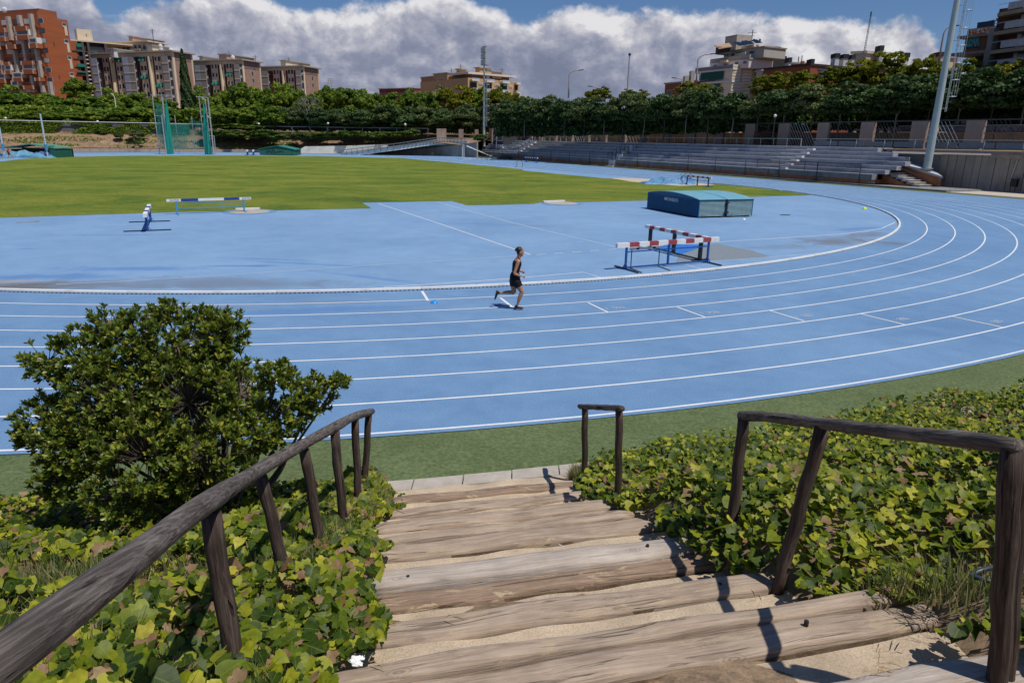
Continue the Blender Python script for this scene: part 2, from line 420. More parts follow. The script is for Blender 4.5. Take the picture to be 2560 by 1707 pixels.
poly = []
seq = near+edge+farp
poly = ragged(seq, 0.4, 0.055)
mb = MB(); mb.add([(x, y, 0.012) for x, y in poly], [tuple(range(len(poly)))])
gr = structure('infield_grass', mb, m_turf)

# ---- painted lines, 4 mm above the rubber
m_line = mat('line_paint', (0.70, 0.72, 0.74), 0.7, 0.10, 30, dirt=(0.35, 0.42, 0.55), dscale=2.2, damt=0.35)
m_thin = mat('worn_line_paint', (0.50, 0.57, 0.68), 0.8, 0.12, 12, dirt=(0.25, 0.36, 0.55), dscale=1.2, damt=0.6)
def line_on(pts, wd, z=0.005, name='painted_line', m_=m_line):
    pts = [np.array(p[:2], float) for p in pts]; A = []; B = []
    for i, p in enumerate(pts):
        d = pts[min(i+1, len(pts)-1)]-pts[max(i-1, 0)]; d /= np.linalg.norm(d); nn = np.array([-d[1], d[0]])*wd/2
        A.append((*(p+nn), z)); B.append((*(p-nn), z))
    mb = MB().strip(B, A); return structure(name, mb, m_)
def arc_pts(r, a0, a1, k, s0=0.0):
    return [sn(s0+r*math.sin(a0+(a1-a0)*i/k), r*math.cos(a0+(a1-a0)*i/k)) for i in range(k+1)]
for k in range(1, 9):
    r = 36.5+1.22*k
    pts = [sn(84.39, -r)]+arc_pts(r, math.pi, 2*math.pi, 120)+[sn(40, r), sn(84.39, r)]+arc_pts(r, 0, math.pi, 40, 84.39)[1:]
    line_on(pts, 0.055, name='lane_line')
for k in range(2, 9):                     # sprint straight running on past the bend
    r = 36.5+1.22*k
    line_on([sn(-0.5, r), sn(-20, r), sn(-36, r)], 0.05, z=0.009, name='lane_line', m_=m_thin)
# stagger marks across single lanes with their small painted figures
def figures(txt, P_, d, up, size, name='painted_figures'):
    """flat lettering laid on the ground: glyphs from strokes"""
    G = {'0': [(0, 0, 1, 0), (1, 0, 1, 2), (1, 2, 0, 2), (0, 2, 0, 0)], '1': [(.5, 0, .5, 2)], '2': [(0, 2, 1, 2), (1, 2, 1, 1), (1, 1, 0, 1), (0, 1, 0, 0), (0, 0, 1, 0)], '3': [(0, 2, 1, 2), (1, 2, 1, 0), (0, 1, 1, 1), (0, 0, 1, 0)],
         '4': [(0, 2, 0, 1), (0, 1, 1, 1), (1, 2, 1, 0)], '5': [(1, 2, 0, 2), (0, 2, 0, 1), (0, 1, 1, 1), (1, 1, 1, 0), (1, 0, 0, 0)], '6': [(1, 2, 0, 2), (0, 2, 0, 0), (0, 0, 1, 0), (1, 0, 1, 1), (1, 1, 0, 1)],
         '7': [(0, 2, 1, 2), (1, 2, .3, 0)], '8': [(0, 0, 1, 0), (1, 0, 1, 2), (1, 2, 0, 2), (0, 2, 0, 0), (0, 1, 1, 1)], ' ': []}
    mb = MB(); P_ = np.array([*P_[:2], 0.006]); d = np.array([*d, 0.0]); up = np.array([*up, 0.0])
    for i, ch in enumerate(txt):
        for x0, y0, x1, y1 in G[ch]:
            a = P_+d*(i*1.5+x0)*size+up*y0*size; b = P_+d*(i*1.5+x1)*size+up*y1*size
            q = b-a; L = np.linalg.norm(q); q /= L; nn = np.array([-q[1], q[0], 0])*size*0.16
            mb.quad(a-nn, b-nn, b+nn, a+nn)
    return structure(name, mb, m_thin)
marks = [(1055, 728, 1070, 752, ''), (1251, 745, 1281, 768, ''), (1470, 757, 1520, 781, '2'), (1693, 768, 1765, 794, '3'), (1922, 776, 2011, 803, '4'), (2152, 785, 2262, 812, '5'), (2374, 790, 2508, 819, '6')]
for i, (x0, y0, x1, y1, tx) in enumerate(marks):
    line_on([gnd(x0, y0), gnd(x1, y1)], 0.055 if i > 1 else 0.075, z=0.006, name='stagger_mark')
    if i > 1:
        P_ = gnd(x1, y1); r = rC(P_); rad_ = (P_[:2]-CB)/r; tan_ = np.array([rad_[1], -rad_[0]])*-1
        figures('1 '+['500', '750', '500', '800', '500'][i-2], P_[:2]-rad_*0.30+tan_*0.12, tan_, -rad_, 0.075)
# lines inside the D
def pxline(P_, wd=0.045, m_=m_thin, name='fan_line', z=0.008): return line_on([gnd(*q) for q in P_], wd, z=z, name=name, m_=m_)
pxline([(140, 711), (320, 703), (640, 683), (960, 661), (1280, 641), (1328, 637)])
pxline([(945, 509), (1100, 560), (1328, 637.5)], 0.06, m_line)
pxline([(1092, 505), (1280, 557), (1420, 590), (1555, 621)], 0.06)
for i in range(5):
    x = 1341+44.5*i; pxline([(x, 637-3.1*i), (x+23, 635.5-3.1*i)], 0.05, m_line)
pxline([(1545, 621), (1640, 615), (1700, 611.5), (1800, 605), (1920, 597.5), (2020, 591), (2110, 585), (2160, 579), (2205, 571), (2238, 556)], 0.055, m_line)
pxline([(960, 718), (1120, 708), (1270, 697.5), (1459, 681), (1510, 697)], 0.05, m_line)
pxline([(1690, 659), (1760, 654.5), (1920, 643), (2010, 637), (2075, 631)], 0.05)
pxline([(1712, 662), (1760, 674)], 0.05)
# dull grey floor of the water jump and the blue panel beside it
mb = MB().add([(*gnd(*q)[:2], 0.009) for q in [(1697, 639), (1690, 657), (1760, 653.5), (1925, 642), (1880, 627), (1791, 609.5), (1766, 613)]][::-1], [tuple(range(7))])
structure('water_jump_floor', mb, mat('grey_rubber', (0.19, 0.225, 0.26), 0.9, 0.25, 22, bump=0.3))
mb = MB().add([(*gnd(*q)[:2], 0.012) for q in [(1640, 620), (1698, 639), (1768, 612.5), (1670, 611)]], [(0, 1, 2, 3)])
structure('water_jump_panel', mb, mat('bright_blue_panel', (0.03, 0.16, 0.50), 0.6, 0.2, 4))
# shot put circles with their white stop boards
m_conc = mat('pale_concrete', (0.40, 0.36, 0.31), 0.85, 0.14, 8, dirt=(0.25, 0.22, 0.19), dscale=1.5)
m_white = mat('white_paint', (0.72, 0.72, 0.70), 0.55, 0.06, 6, dirt=(0.45, 0.42, 0.38), dscale=2.5, damt=0.4)
for i, (px, py, bx0, by0, bx1, by1) in enumerate([(624, 530, 589, 526, 650, 524.5), (1405, 509, 1358, 507, 1411, 505)]):
    c0 = gnd(px, py)
    mb = MB().prism([(c0[0]+1.45*math.cos(a), c0[1]+1.45*math.sin(a)) for a in np.linspace(0, 2*math.pi, 41)[:-1]], -0.05, 0.016)
    structure('throwing_pad', mb, m_track)
    mb = MB().prism([(c0[0]+1.07*math.cos(a), c0[1]+1.07*math.sin(a)) for a in np.linspace(0, 2*math.pi, 41)[:-1]], -0.05, 0.024)
    structure('throwing_circle', mb, m_conc)
    a = gnd(bx0, by0); b = gnd(bx1, by1)
    t_ = thing('stop_board', ['white stop board at the throwing circle by the blue hurdle', 'white stop board at the throwing circle in front of the striped hut'][i], 'stop board', [*((a+b)/2)[:2], 0.02], 'stop boards of the shot put circles')
    md = (a+b)/2+np.array([0.0, -0.10, 0])
    part('board', MB().beam([a[0], a[1], 0.075], [md[0], md[1]+.12, 0.075], 0.20, 0.10).beam([md[0], md[1]+.12, 0.076], [b[0], b[1], 0.076], 0.20, 0.10), m_white, t_)

# ---- raised kerb: 4 m rails on little feet, gaps between the feet blacked in as painted shade
KS = 29; da = math.pi/KS
m_alu = mat('white_kerb', (0.74, 0.74, 0.73), 0.45, 0.05, 3, dirt=(0.42, 0.40, 0.37), dscale=1.3, damt=0.45)
kerb = thing('track_kerb', 'long white raised kerb on feet along the inside of lane one', 'kerb', (*CB, 0.0))
def kerb_mesh(slots):
    mb = MB(); r0, r1 = 36.385, 36.50; k = 10
    A = [(r0*math.sin(da*i/k), r0*math.cos(da*i/k)) for i in range(k+1)]; B = [(r1*math.sin(da*i/k), r1*math.cos(da*i/k)) for i in range(k+1)]
    gap = 0.006
    def q(r, a, z): return (r*math.cos(a), r*math.sin(a), z)
    for i in range(k):
        a0 = da*i/k+(gap/36.5 if i == 0 else 0); a1 = da*(i+1)/k-(gap/36.5 if i == k-1 else 0)
        if slots: mb.quad(q(r0+.02, a0, .001), q(r0+.02, a1, .001), q(r0+.02, a1, .034), q(r0+.02, a0, .034), 1).quad(q(r0+.02, a0, .0005), q(r1-.01, a0, .0005), q(r1-.01, a1, .0005), q(r0+.02, a1, .0005), 1)  # black strips behind and under the rail paint the shade in the gaps
        mb.add([q(r0, a0, 0.032), q(r1, a0, 0.032), q(r1, a1, 0.032), q(r0, a1, 0.032), q(r0+.01, a0, 0.086), q(r1-.004, a0, 0.080), q(r1-.004, a1, 0.080), q(r0+.01, a1, 0.086)],
               [(0, 3, 2, 1), (4, 5, 6, 7), (0, 1, 5, 4), (1, 2, 6, 5), (2, 3, 7, 6), (3, 0, 4, 7)])
    if slots:
        n_ = 33
        for i in range(n_):
            a0 = da*(i+0.24)/n_; a1 = da*(i+0.76)/n_
            mb.add([q(r0+.012, a0, 0.0), q(r1-.012, a0, 0.0), q(r1-.012, a1, 0.0), q(r0+.012, a1, 0.0), q(r0+.012, a0, 0.032), q(r1-.004, a0, 0.032), q(r1-.004, a1, 0.032), q(r0+.012, a1, 0.032)],
                   [(0, 1, 5, 4), (1, 2, 6, 5), (2, 3, 7, 6), (3, 0, 4, 7)])
    return mb
km = kerb_mesh(True).mesh('kerb_rail', [m_alu, mat('kerb_gap_shade', (.01, .01, .012), .9, .1, 5)])
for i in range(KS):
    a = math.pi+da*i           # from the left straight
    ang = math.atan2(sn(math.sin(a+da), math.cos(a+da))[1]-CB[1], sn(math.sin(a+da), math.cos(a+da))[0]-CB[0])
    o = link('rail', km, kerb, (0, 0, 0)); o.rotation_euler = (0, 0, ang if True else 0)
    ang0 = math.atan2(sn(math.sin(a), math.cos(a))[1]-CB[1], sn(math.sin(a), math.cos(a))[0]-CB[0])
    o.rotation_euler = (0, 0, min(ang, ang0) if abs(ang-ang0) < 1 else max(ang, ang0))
sm = MB().box(-0.05, 0.0, 0.02, 0.05, 3.98, 0.056).box(-0.04, 0.3, 0, 0.04, 0.4, 0.02).box(-0.04, 2.0, 0, 0.04, 2.1, 0.02).box(-0.04, 3.5, 0, 0.04, 3.6, 0.02).mesh('kerb_rail_straight', m_alu)
ang = math.atan2(Uv[1], Uv[0])-math.pi/2
for i in range(21):
    P_ = sn(4.02*i, 36.45, 0)-np.array([*CB, 0]); o = link('rail', sm, kerb, tuple(P_)); o.rotation_euler = (0, 0, ang+(0.03 if i == 1 else 0))
mb = MB().beam([*gnd(1938, 474.5)[:2], 0.06], [*gnd(1952, 479)[:2], 0.10], 0.1, 0.04)
part('rail', mb, m_alu, kerb, label='loose end of rail lifted out of line')
# ================================================================== fast scattering of one small mesh
def inst_mesh(name, bv, bf, buv, R, Tm, tint, mats):
    """many copies of a base triangle mesh joined into one; R (k,3,3) rotation*scale, Tm (k,3), tint (k,)"""
    bv = np.asarray(bv, float); bf = np.asarray(bf, int); k = len(Tm); nv = len(bv); nf = len(bf)
    V = (np.einsum('kij,vj->kvi', R, bv)+Tm[:, None, :]).reshape(-1, 3)
    Fi = (bf[None]+(np.arange(k)*nv)[:, None, None]).reshape(-1)
    me = bpy.data.meshes.new(name)
    me.vertices.add(len(V)); me.vertices.foreach_set('co', V.ravel())
    me.loops.add(len(Fi)); me.loops.foreach_set('vertex_index', Fi.astype(np.int32))
    me.polygons.add(k*nf); me.polygons.foreach_set('loop_start', np.arange(0, len(Fi), 3, dtype=np.int32)); me.polygons.foreach_set('loop_total', np.full(k*nf, 3, np.int32))
    if buv is not None:
        uv = me.uv_layers.new(name='UVMap'); L = np.tile(np.asarray(buv)[bf.ravel()], (k, 1)); uv.data.foreach_set('uv', L.ravel())
    at = me.attributes.new('tint', 'FLOAT', 'POINT'); at.data.foreach_set('value', np.repeat(tint, nv))
    me.polygons.foreach_set('use_smooth', np.ones(k*nf, bool))
    for m_ in (mats if isinstance(mats, (list, tuple)) else [mats]): me.materials.append(m_)
    me.update(calc_edges=True); me.validate(); return me
def basis(nrm, spin, scale):
    """(k,3,3) matrices whose third column is the unit normal, spun about it, scaled"""
    nrm = nrm/np.linalg.norm(nrm, axis=1, keepdims=True)
    ref = np.tile([0.0, 0, 1.0], (len(nrm), 1)); ref[np.abs(nrm[:, 2]) > 0.95] = [1.0, 0, 0]
    a = np.cross(ref, nrm); a /= np.linalg.norm(a, axis=1, keepdims=True); b = np.cross(nrm, a)
    c, s = np.cos(spin)[:, None], np.sin(spin)[:, None]
    x = a*c+b*s; y = -a*s+b*c
    return np.stack([x, y, nrm], axis=2)*scale[:, None, None]
def leaf_mat(name, stops, obj_random=False, rough=0.42, trans=0.35, veins=True, spec=0.5, mott=0.25, back=1.25):
    m_ = bpy.data.materials.new(name); m_.use_nodes = True; MATS[name] = m_
    t = NT(m_.node_tree); bs = t.n['Principled BSDF']; out = t.n['Material Output']
    if obj_random:
        oi = t.n.new('ShaderNodeObjectInfo'); f = oi.outputs['Random']
    else:
        at = t.n.new('ShaderNodeAttribute'); at.attribute_name = 'tint'; f = at.outputs['Fac']
    c = t.ramp(f, stops)
    tc_ = t.n.new('ShaderNodeTexCoord')
    geo = t.n.new('ShaderNodeNewGeometry')
    c = t.mix(1.0, c, t.ramp(t.noise(geo.outputs['Position'], 35 if veins else 3, 3, 0.6), [(0.3, 1-mott), (0.7, 1+mott)]), 'MULTIPLY')
    if veins:
        x, y, z = t.sep(tc_.outputs['UV'])
        ax = t.math('ABSOLUTE', x)
        mid = t.smooth(ax, 0.035, 0.008)
        # side veins run out at an angle from the midrib
        q = t.math('SUBTRACT', y, t.math('MULTIPLY', ax, 0.75))
        lat = t.smooth(t.math('ABSOLUTE', t.math('SUBTRACT', t.math('FRACT', t.math('MULTIPLY', q, 4.5)), 0.5)), 0.42, 0.49)
        k = t.math('MAXIMUM', mid, t.math('MULTIPLY', lat, 0.5))
        c = t.mix(t.math('MULTIPLY', k, 0.38), c, (0.24, 0.30, 0.07))
    c2 = t.mix(1.0, c, (back, back*1.05, back*0.8), 'MULTIPLY')
    t.put(bs, Base_Color=c, Roughness=rough); bs.inputs['Specular IOR Level'].default_value = spec
    tr = t.n.new('ShaderNodeBsdfTranslucent'); t.put(tr, Color=c2)
    mx = t.n.new('ShaderNodeMixShader'); mx.inputs[0].default_value = trans
    t.l.new(bs.outputs[0], mx.inputs[1]); t.l.new(tr.outputs[0], mx.inputs[2]); t.l.new(mx.outputs[0], out.inputs[0])
    return m_

# ================================================================== the near bank
def zslope(x, y):
    r = math.hypot(x-CB[0], y-CB[1]); return 0.35*max(0.0, min(r-47.9, 9.5))
R_STAIR = [(47.8, -1.70, 0.86), (48.6, -1.44, 0.76), (49.2, -1.32, 0.95), (49.85, -1.26, 1.1), (50.7, -1.10, 1.25), (51.45, -0.98, 1.43), (51.7, -.92, 1.6), (52.3, -0.83, 1.80), (53.0, -0.86, 2.26), (53.8, -0.9, 2.5), (56.5, -0.9, 3.2)]
def stair_x(r):
    rs = [q[0] for q in R_STAIR]
    return float(np.interp(r, rs, [q[1] for q in R_STAIR])), float(np.interp(r, rs, [q[2] for q in R_STAIR]))
def posr(r, x):
    """point at distance r from the bend centre with this x, on the camera side"""
    return x, CB[1]-math.sqrt(r*r-(x-CB[0])**2)
mb = MB(); NA, NR = 220, 60
angs = np.linspace(-math.pi/2-0.55, -math.pi/2+0.95, NA); rs_ = np.concatenate([[47.86], np.linspace(48.0, 57.4, NR-1)])
_pn = lambda x, y: 0.05*math.sin(x*1.7+y*2.1)+0.04*math.sin(x*3.9-y*3.1)+0.02*math.sin(x*9+y*7)
for r in rs_:
    for a in angs:
        x = CB[0]+r*math.cos(a); y = CB[1]+r*math.sin(a)
        z = zslope(x, y)+_pn(x, y)*min(1, (r-47.86)/0.5)-0.02
        xl, xr = stair_x(r)
        if y < 12 and xl-0.10 < x < xr+0.10: z -= 0.30
        if r < 47.9: z = -0.05
        mb.v.append((x, y, z))
for j in range(NR-1):
    for i in range(NA-1):
        a = j*NA+i; mb.f.append((a, a+NA, a+NA+1, a+1)); mb.mi.append(0)
structure('near_bank', mb, m_soil, smooth=True)
# the level ground the bank rises to, behind the camera
mb = MB(); A = []; B = []
for a in angs:
    A.append((CB[0]+57.35*math.cos(a), CB[1]+57.35*math.sin(a), 3.28)); B.append((CB[0]+90*math.cos(a), CB[1]+90*math.sin(a), 3.4))
mb.strip(A, B); structure('upper_ground', mb, m_soil)

# ---- the stairs: timbers laid across, each holding a tread of coarse sand
def wood_mat(name, lo, hi, sandy=0.0, dark=0.5, crack=1.0, scale=1.0, knots=True):
    m_ = bpy.data.materials.new(name); m_.use_nodes = True; MATS[name] = m_
    t = NT(m_.node_tree); bs = t.n['Principled BSDF']
    tc_ = t.n.new('ShaderNodeTexCoord'); v = tc_.outputs['Object']
    oi = t.n.new('ShaderNodeObjectInfo'); off = t.n.new('ShaderNodeVectorMath'); off.operation = 'ADD'
    t.l.new(v, off.inputs[0]); t.l.new(t.vec(t.math('MULTIPLY', oi.outputs['Random'], 31.0), 0, 0), off.inputs[1]); v = off.outputs[0]
    def st(sx, sy):
        mp = t.n.new('ShaderNodeMapping'); t.l.new(v, mp.inputs[0]); mp.inputs['Scale'].default_value = (sx*scale, sy*scale, sy*scale); return mp.outputs[0]
    g1 = t.noise(st(1.3, 22), 1.0, 7, 0.62, 1.6); g2 = t.noise(st(2.4, 70), 1.0, 4, 0.6, 0.8)
    big = t.noise(v, 2.2*scale, 5, 0.6)
    k = t.math('ADD', t.math('MULTIPLY', g1, 0.6), t.math('MULTIPLY', g2, 0.4))
    c = t.ramp(k, [(0.32, tuple(q*dark**.6 for q in lo)), (0.45, lo), (0.62, hi)])
    c = t.mix(1.0, c, t.ramp(big, [(0.3, 0.78), (0.7, 1.2)]), 'MULTIPLY')
    cr = t.smooth(t.noise(st(0.9, 13), 1.0, 4, 0.5, 1.2), 0.63, 0.70)
    cr = t.math('MULTIPLY', cr, crack)
    c = t.mix(t.math('MULTIPLY', cr, 0.8), c, tuple(q*0.22 for q in lo))
    hgt = t.math('SUBTRACT', k, t.math('MULTIPLY', cr, 1.2))
    if knots:
        vo = t.n.new('ShaderNodeTexVoronoi'); vo.feature = 'F1'; t.l.new(st(2.2, 5.5), vo.inputs['Vector']); vo.inputs['Scale'].default_value = 1.0
        d = vo.outputs['Distance']
        rings = t.math('MULTIPLY', t.smooth(d, 0.26, 0.06), t.math('ADD', 0.5, t.math('MULTIPLY', t.math('SINE', t.math('MULTIPLY', d, 95.0)), 0.5)))
        c = t.mix(t.math('MULTIPLY', rings, 0.55), c, tuple(q*0.35 for q in lo))
    if sandy:
        ns = t.noise(st(2.2, 7), 1.4, 8, 0.75, 0.6)
        k2 = t.math('MULTIPLY', t.smooth(ns, 0.54, 0.60), sandy)
        grain = t.ramp(t.noise(v, 220, 2, 0.9), [(0.3, (0.24, 0.17, 0.105)), (0.5, (0.42, 0.32, 0.215)), (0.75, (0.58, 0.47, 0.34))])
        c = t.mix(k2, c, grain)
    t.put(bs, Base_Color=c, Roughness=0.85); bs.inputs['Specular IOR Level'].default_value = 0.2
    bn = t.n.new('ShaderNodeBump'); t.put(bn, Height=hgt, Strength=0.9, Distance=0.012); t.l.new(bn.outputs[0], bs.inputs['Normal'])
    return m_
m_log = wood_mat('sleeper_wood', (0.31, 0.235, 0.175), (0.43, 0.34, 0.265), sandy=0.8, crack=0.6)
m_logg = wood_mat('grey_sleeper_wood', (0.37, 0.315, 0.27), (0.50, 0.435, 0.375), sandy=0.4, crack=.5)
m_logb = wood_mat('brown_sleeper_wood', (0.235, 0.16, 0.11), (0.33, 0.24, 0.175), sandy=1.0, crack=.6)
m_rail = wood_mat('rail_wood', (0.085, 0.070, 0.062), (0.215, 0.19, 0.172), crack=1.0, scale=1.7)
m_post = wood_mat('post_wood', (0.05, 0.035, 0.028), (0.125, 0.092, 0.075), crack=1.0, scale=1.5)
def sand_mat():
    m_ = bpy.data.materials.new('coarse_sand'); m_.use_nodes = True
    t = NT(m_.node_tree); bs = t.n['Principled BSDF']; tc_ = t.n.new('ShaderNodeTexCoord'); v = tc_.outputs['Object']
    n1 = t.noise(v, 75, 5, 0.9); n2 = t.noise(v, 2.6, 6, 0.65, 0.4)
    c = t.ramp(n1, [(0.30, (0.27, 0.20, 0.14)), (0.45, (0.53, 0.42, 0.30)), (0.6, (0.66, 0.54, 0.40)), (0.78, (0.80, 0.71, 0.59))])
    c = t.mix(1.0, c, t.ramp(n2, [(0.3, (0.74, 0.72, 0.70)), (0.65, (1.08, 1.06, 1.04))]), 'MULTIPLY')
    c = t.mix(t.math('MULTIPLY', t.smooth(t.noise(v, 120, 1, 0.5), 0.70, 0.74), 0.85), c, (0.07, 0.075, 0.09))
    t.put(bs, Base_Color=c, Roughness=0.95); bs.inputs['Specular IOR Level'].default_value = 0.1
    bn = t.n.new('ShaderNodeBump'); t.put(bn, Height=t.math('ADD', n1, n2), Strength=0.8, Distance=0.008); t.l.new(bn.outputs[0], bs.inputs['Normal'])
    return m_
m_sand = sand_mat()
stairs = thing('log_stairs', 'sand and timber stairs leading down the bank to the track', 'stairs', (0.2, 5.0, 0.0))
# (far r, near r, level, x left, x right, material)
LOGS = [(48.44, 48.61, 0.15, -1.42, 0.78, m_logb), (49.14, 49.31, 0.39, -1.32, 0.98, m_log), (49.77, 49.96, 0.63, -1.30, 1.12, m_log),
        (50.42, 50.55, 0.885, -1.12, 1.14, m_log), (50.56, 50.79, 0.88, -1.14, 1.32, m_log), (51.28, 51.49, 1.125, -1.02, 1.50, m_logg), (51.50, 51.68, 1.08, -0.98, 1.70, m_logb),
        (52.16, 52.36, 1.37, -0.86, 1.86, m_log), (52.80, 52.92, 1.63, -0.93, 2.30, m_log), (52.93, 53.13, 1.61, -0.98, 2.52, m_log), (53.66, 53.98, 1.93, 0.6, 3.4, m_logg), (53.70, 53.99, 1.92, -1.1, 0.57, m_log)]
def log_mesh(L, wd, ht, sd_):
    rr = random.Random(sd_); mb = MB(); NS = max(10, int(L/0.12)); K = 14; ph = [rr.uniform(0, 6.28) for _ in range(6)]
    for i in range(NS+1):
        x = -L/2+L*i/NS; e_ = 1.0
        if i in (0, NS): e_ = 0.90
        w1 = 0.010*math.sin(x*2.3+ph[0])+0.005*math.sin(x*6.1+ph[1]); w2 = 0.010*math.sin(x*1.9+ph[2])+0.006*math.sin(x*7.3+ph[3]); t_ = 0.008*math.sin(x*5+ph[4])
        for k in range(K):
            a = 2*math.pi*k/K; ca, sa = math.cos(a), math.sin(a)
            p = 0.27   # rounded square
            cx = math.copysign(abs(ca)**p, ca); sx = math.copysign(abs(sa)**p, sa)
            yy = cx*(wd/2+(w1 if ca > 0 else w2))*e_+rr.uniform(-.003, .003); zz = sx*(ht/2)*e_+(t_+rr.uniform(-.003, .003) if sa > 0 else 0)
            mb.v.append((x+(0.012*math.sin(a*2+ph[5]) if i in (0, NS) else 0), yy, zz-ht/2))
    for i in range(NS):
        for k in range(K):
            k2 = (k+1) % K; mb.f.append((i*K+k, (i+1)*K+k, (i+1)*K+k2, i*K+k2)); mb.mi.append(0)
    mb.f.append(tuple(range(K))); mb.mi.append(0); mb.f.append(tuple(NS*K+k for k in reversed(range(K)))); mb.mi.append(0)
    return mb
for i, (r0, r1, z, xl, xr, m_) in enumerate(LOGS):
    rm = (r0+r1)/2; a = np.array(posr(rm, xl)); b = np.array(posr(rm, xr)); L = float(np.linalg.norm(b-a)); cc = (a+b)/2
    o = part('log', log_mesh(L, r1-r0, 0.24, 40+i), m_, stairs, local=True, smooth=True, label='grey end timber in the sun at the top of the stairs' if i == 10 else None)
    o.location = (cc[0]-0.2, cc[1]-5.0, z); o.rotation_euler = (random.uniform(-.02, .02), 0, math.atan2(b[1]-a[1], b[0]-a[0]))
# treads of sand, gently uneven
levels = [(48.10, 48.50, 0.040), (48.6, 49.18, 0.118), (49.3, 49.82, 0.352), (49.95, 50.5, 0.592), (50.8, 51.36, 0.842), (51.7, 52.24, 1.045), (52.36, 52.92, 1.335), (53.15, 53.75, 1.578), (53.9, 57.3, 1.90)]
for i, (r0, r1, z) in enumerate(levels):
    mb = MB(); K = 40; J = 8
    for j in range(J+1):
        r = r0+(r1-r0)*j/J; xl, xr = stair_x(r); xl -= 0.3; xr += 0.34
        for k in range(K+1):
            x = xl+(xr-xl)*k/K; px, py = posr(r, x)
            mb.v.append((px, py, z+0.008*math.sin(px*5+py*9)+0.006*math.sin(px*13-py*11)+(0.095*j/J)))
    for j in range(J):
        for k in range(K):
            a = j*(K+1)+k; mb.f.append((a, a+K+1, a+K+2, a+1)); mb.mi.append(0)
    part('sand_tread', mb, m_sand, stairs, smooth=True)
mb = MB()
for i, (r0, r1, z) in enumerate(levels[1:]):      # earth behind each timber so that nothing is hollow
    xl, xr = stair_x(r0); A = []; B = []
    for k in range(13):
        x = xl-0.3+(xr-xl+0.7)*k/12; px, py = posr(r0-0.03, x); A.append((px, py, z+0.0)); B.append((px, py, z-0.35))
    mb.strip(A, B)
part('earth_riser', mb, m_soil, stairs)
# iron pins in the timbers
m_pin = mat('rusty_iron', (0.02, 0.018, 0.018), 0.6, 0.2, 20)
for px, py, z in [(1020, 1442, 1.125), (1619, 1364, 1.125), (1800, 1461, 1.37), (2016, 1555, 1.64), (977, 1354, .885), (1586, 1311, .63)]:
    P_ = gnd(px, py, z); part('iron_pin', MB().tube([P_-[0, 0, .03], P_+[0, 0, .012]], .013, 6), m_pin, stairs)
# concrete edging between the stairs and the green strip
edging = thing('kerb_edging', 'row of pale concrete edging blocks at the foot of the timber stairs', 'kerb', (*posr(47.95, -0.4), 0.0))
for i in range(26):
    x0 = -7.35+i*0.615; x1 = x0+0.600
    if x1 > 9: break
    a = posr(47.86, x0); b = posr(47.86, x1); c = posr(48.12, x1); d = posr(48.12, x0); dz = random.uniform(-.004, .004)
    part('edging_block', MB().prism([a, d, c, b][::-1] if False else [d, c, b, a], -0.1, 0.05+dz), m_conc, edging)

# ---- handrails of round poles
def handrail(name, label, posts, railpx, pr, rr_, base, ivyh):
    t_ = thing(name, label, 'handrail', base, None); tp = []
    for (bx, by), (tx, ty) in posts:
        z = 1.0
        for _ in range(60):
            P_ = gnd(bx, by, z); z = .5*z+.5*(zslope(P_[0], P_[1])+ivyh)
        top = atY(tx, ty, P_[1]); tp.append((tx, 1/P_[1])); d = top-P_
        L = float(np.linalg.norm(d)); mb = MB()
        NS = 9
        mb.tube([(0, 0, 0)]*0 or [(-0.4+(L+0.4)*k/NS, 0.004*math.sin(k*2.1+bx), 0.004*math.cos(k*1.7+by)) for k in range(NS+1)], [pr*(1+0.03*math.sin(k*3+bx)) for k in range(NS+1)], 12)
        o = part('post', mb, m_post, t_, local=True, smooth=True)
        o.location = tuple(P_-np.array(base)); o.rotation_mode = 'QUATERNION'; o.rotation_quaternion = Vector(d).to_track_quat('X', 'Z')
    tp.sort(); xs_ = [q[0] for q in tp]; ys_ = [q[1] for q in tp]
    def iy(x):
        if x < xs_[0]: return ys_[0]+(x-xs_[0])*(ys_[1]-ys_[0])/(xs_[1]-xs_[0])
        if x > xs_[-1]: return ys_[-1]+(x-xs_[-1])*(ys_[-1]-ys_[-2])/(xs_[-1]-xs_[-2])
        return float(np.interp(x, xs_, ys_))
    pts = [atY(x, y, 1/iy(x)) for x, y in railpx]
    # resample the rail and shape it as one long curved pole in its own lengthwise frame
    mb = MB(); P0, P1 = pts[0], pts[-1]; ax = (P1-P0)/np.linalg.norm(P1-P0); q = Vector(ax).to_track_quat('X', 'Z'); inv = q.inverted()
    loc = [np.array(inv @ Vector(p-P0)) for p in pts]
    xs = [p[0] for p in loc]; NS = 34; fine = []
    for k in range(NS+1):
        x = xs[0]+(xs[-1]-xs[0])*k/NS
        fine.append((x, float(np.interp(x, xs, [p[1] for p in loc]))+0.004*math.sin(k*1.3), float(np.interp(x, xs, [p[2] for p in loc]))+0.003*math.cos(k*1.9)))
    for _ in range(2):
        fine = [fine[0]]+[tuple((np.array(fine[i-1])+2*np.array(fine[i])+np.array(fine[i+1]))/4) for i in range(1, NS)]+[fine[-1]]
    mb.tube(fine, [rr_*(1+0.05*math.sin(k*0.9))*(0.9 if k in (0, NS) else 1) for k in range(NS+1)], 16, jit=0.012)
    o = part('rail', mb, m_rail, t_, local=True, smooth=True); o.location = tuple(P0-np.array(base)); o.rotation_mode = 'QUATERNION'; o.rotation_quaternion = q
    return t_
def up(P_, d): return np.array(P_)+np.array([0, 0, d])
L_posts = [((593, 1700), (526, 1283)), ((713, 1434), (653, 1190)), ((800, 1358), (762, 1125)), ((860, 1311), (836, 1080)), ((896, 1244), (887, 1048)), ((912, 1206), (922, 1031))]
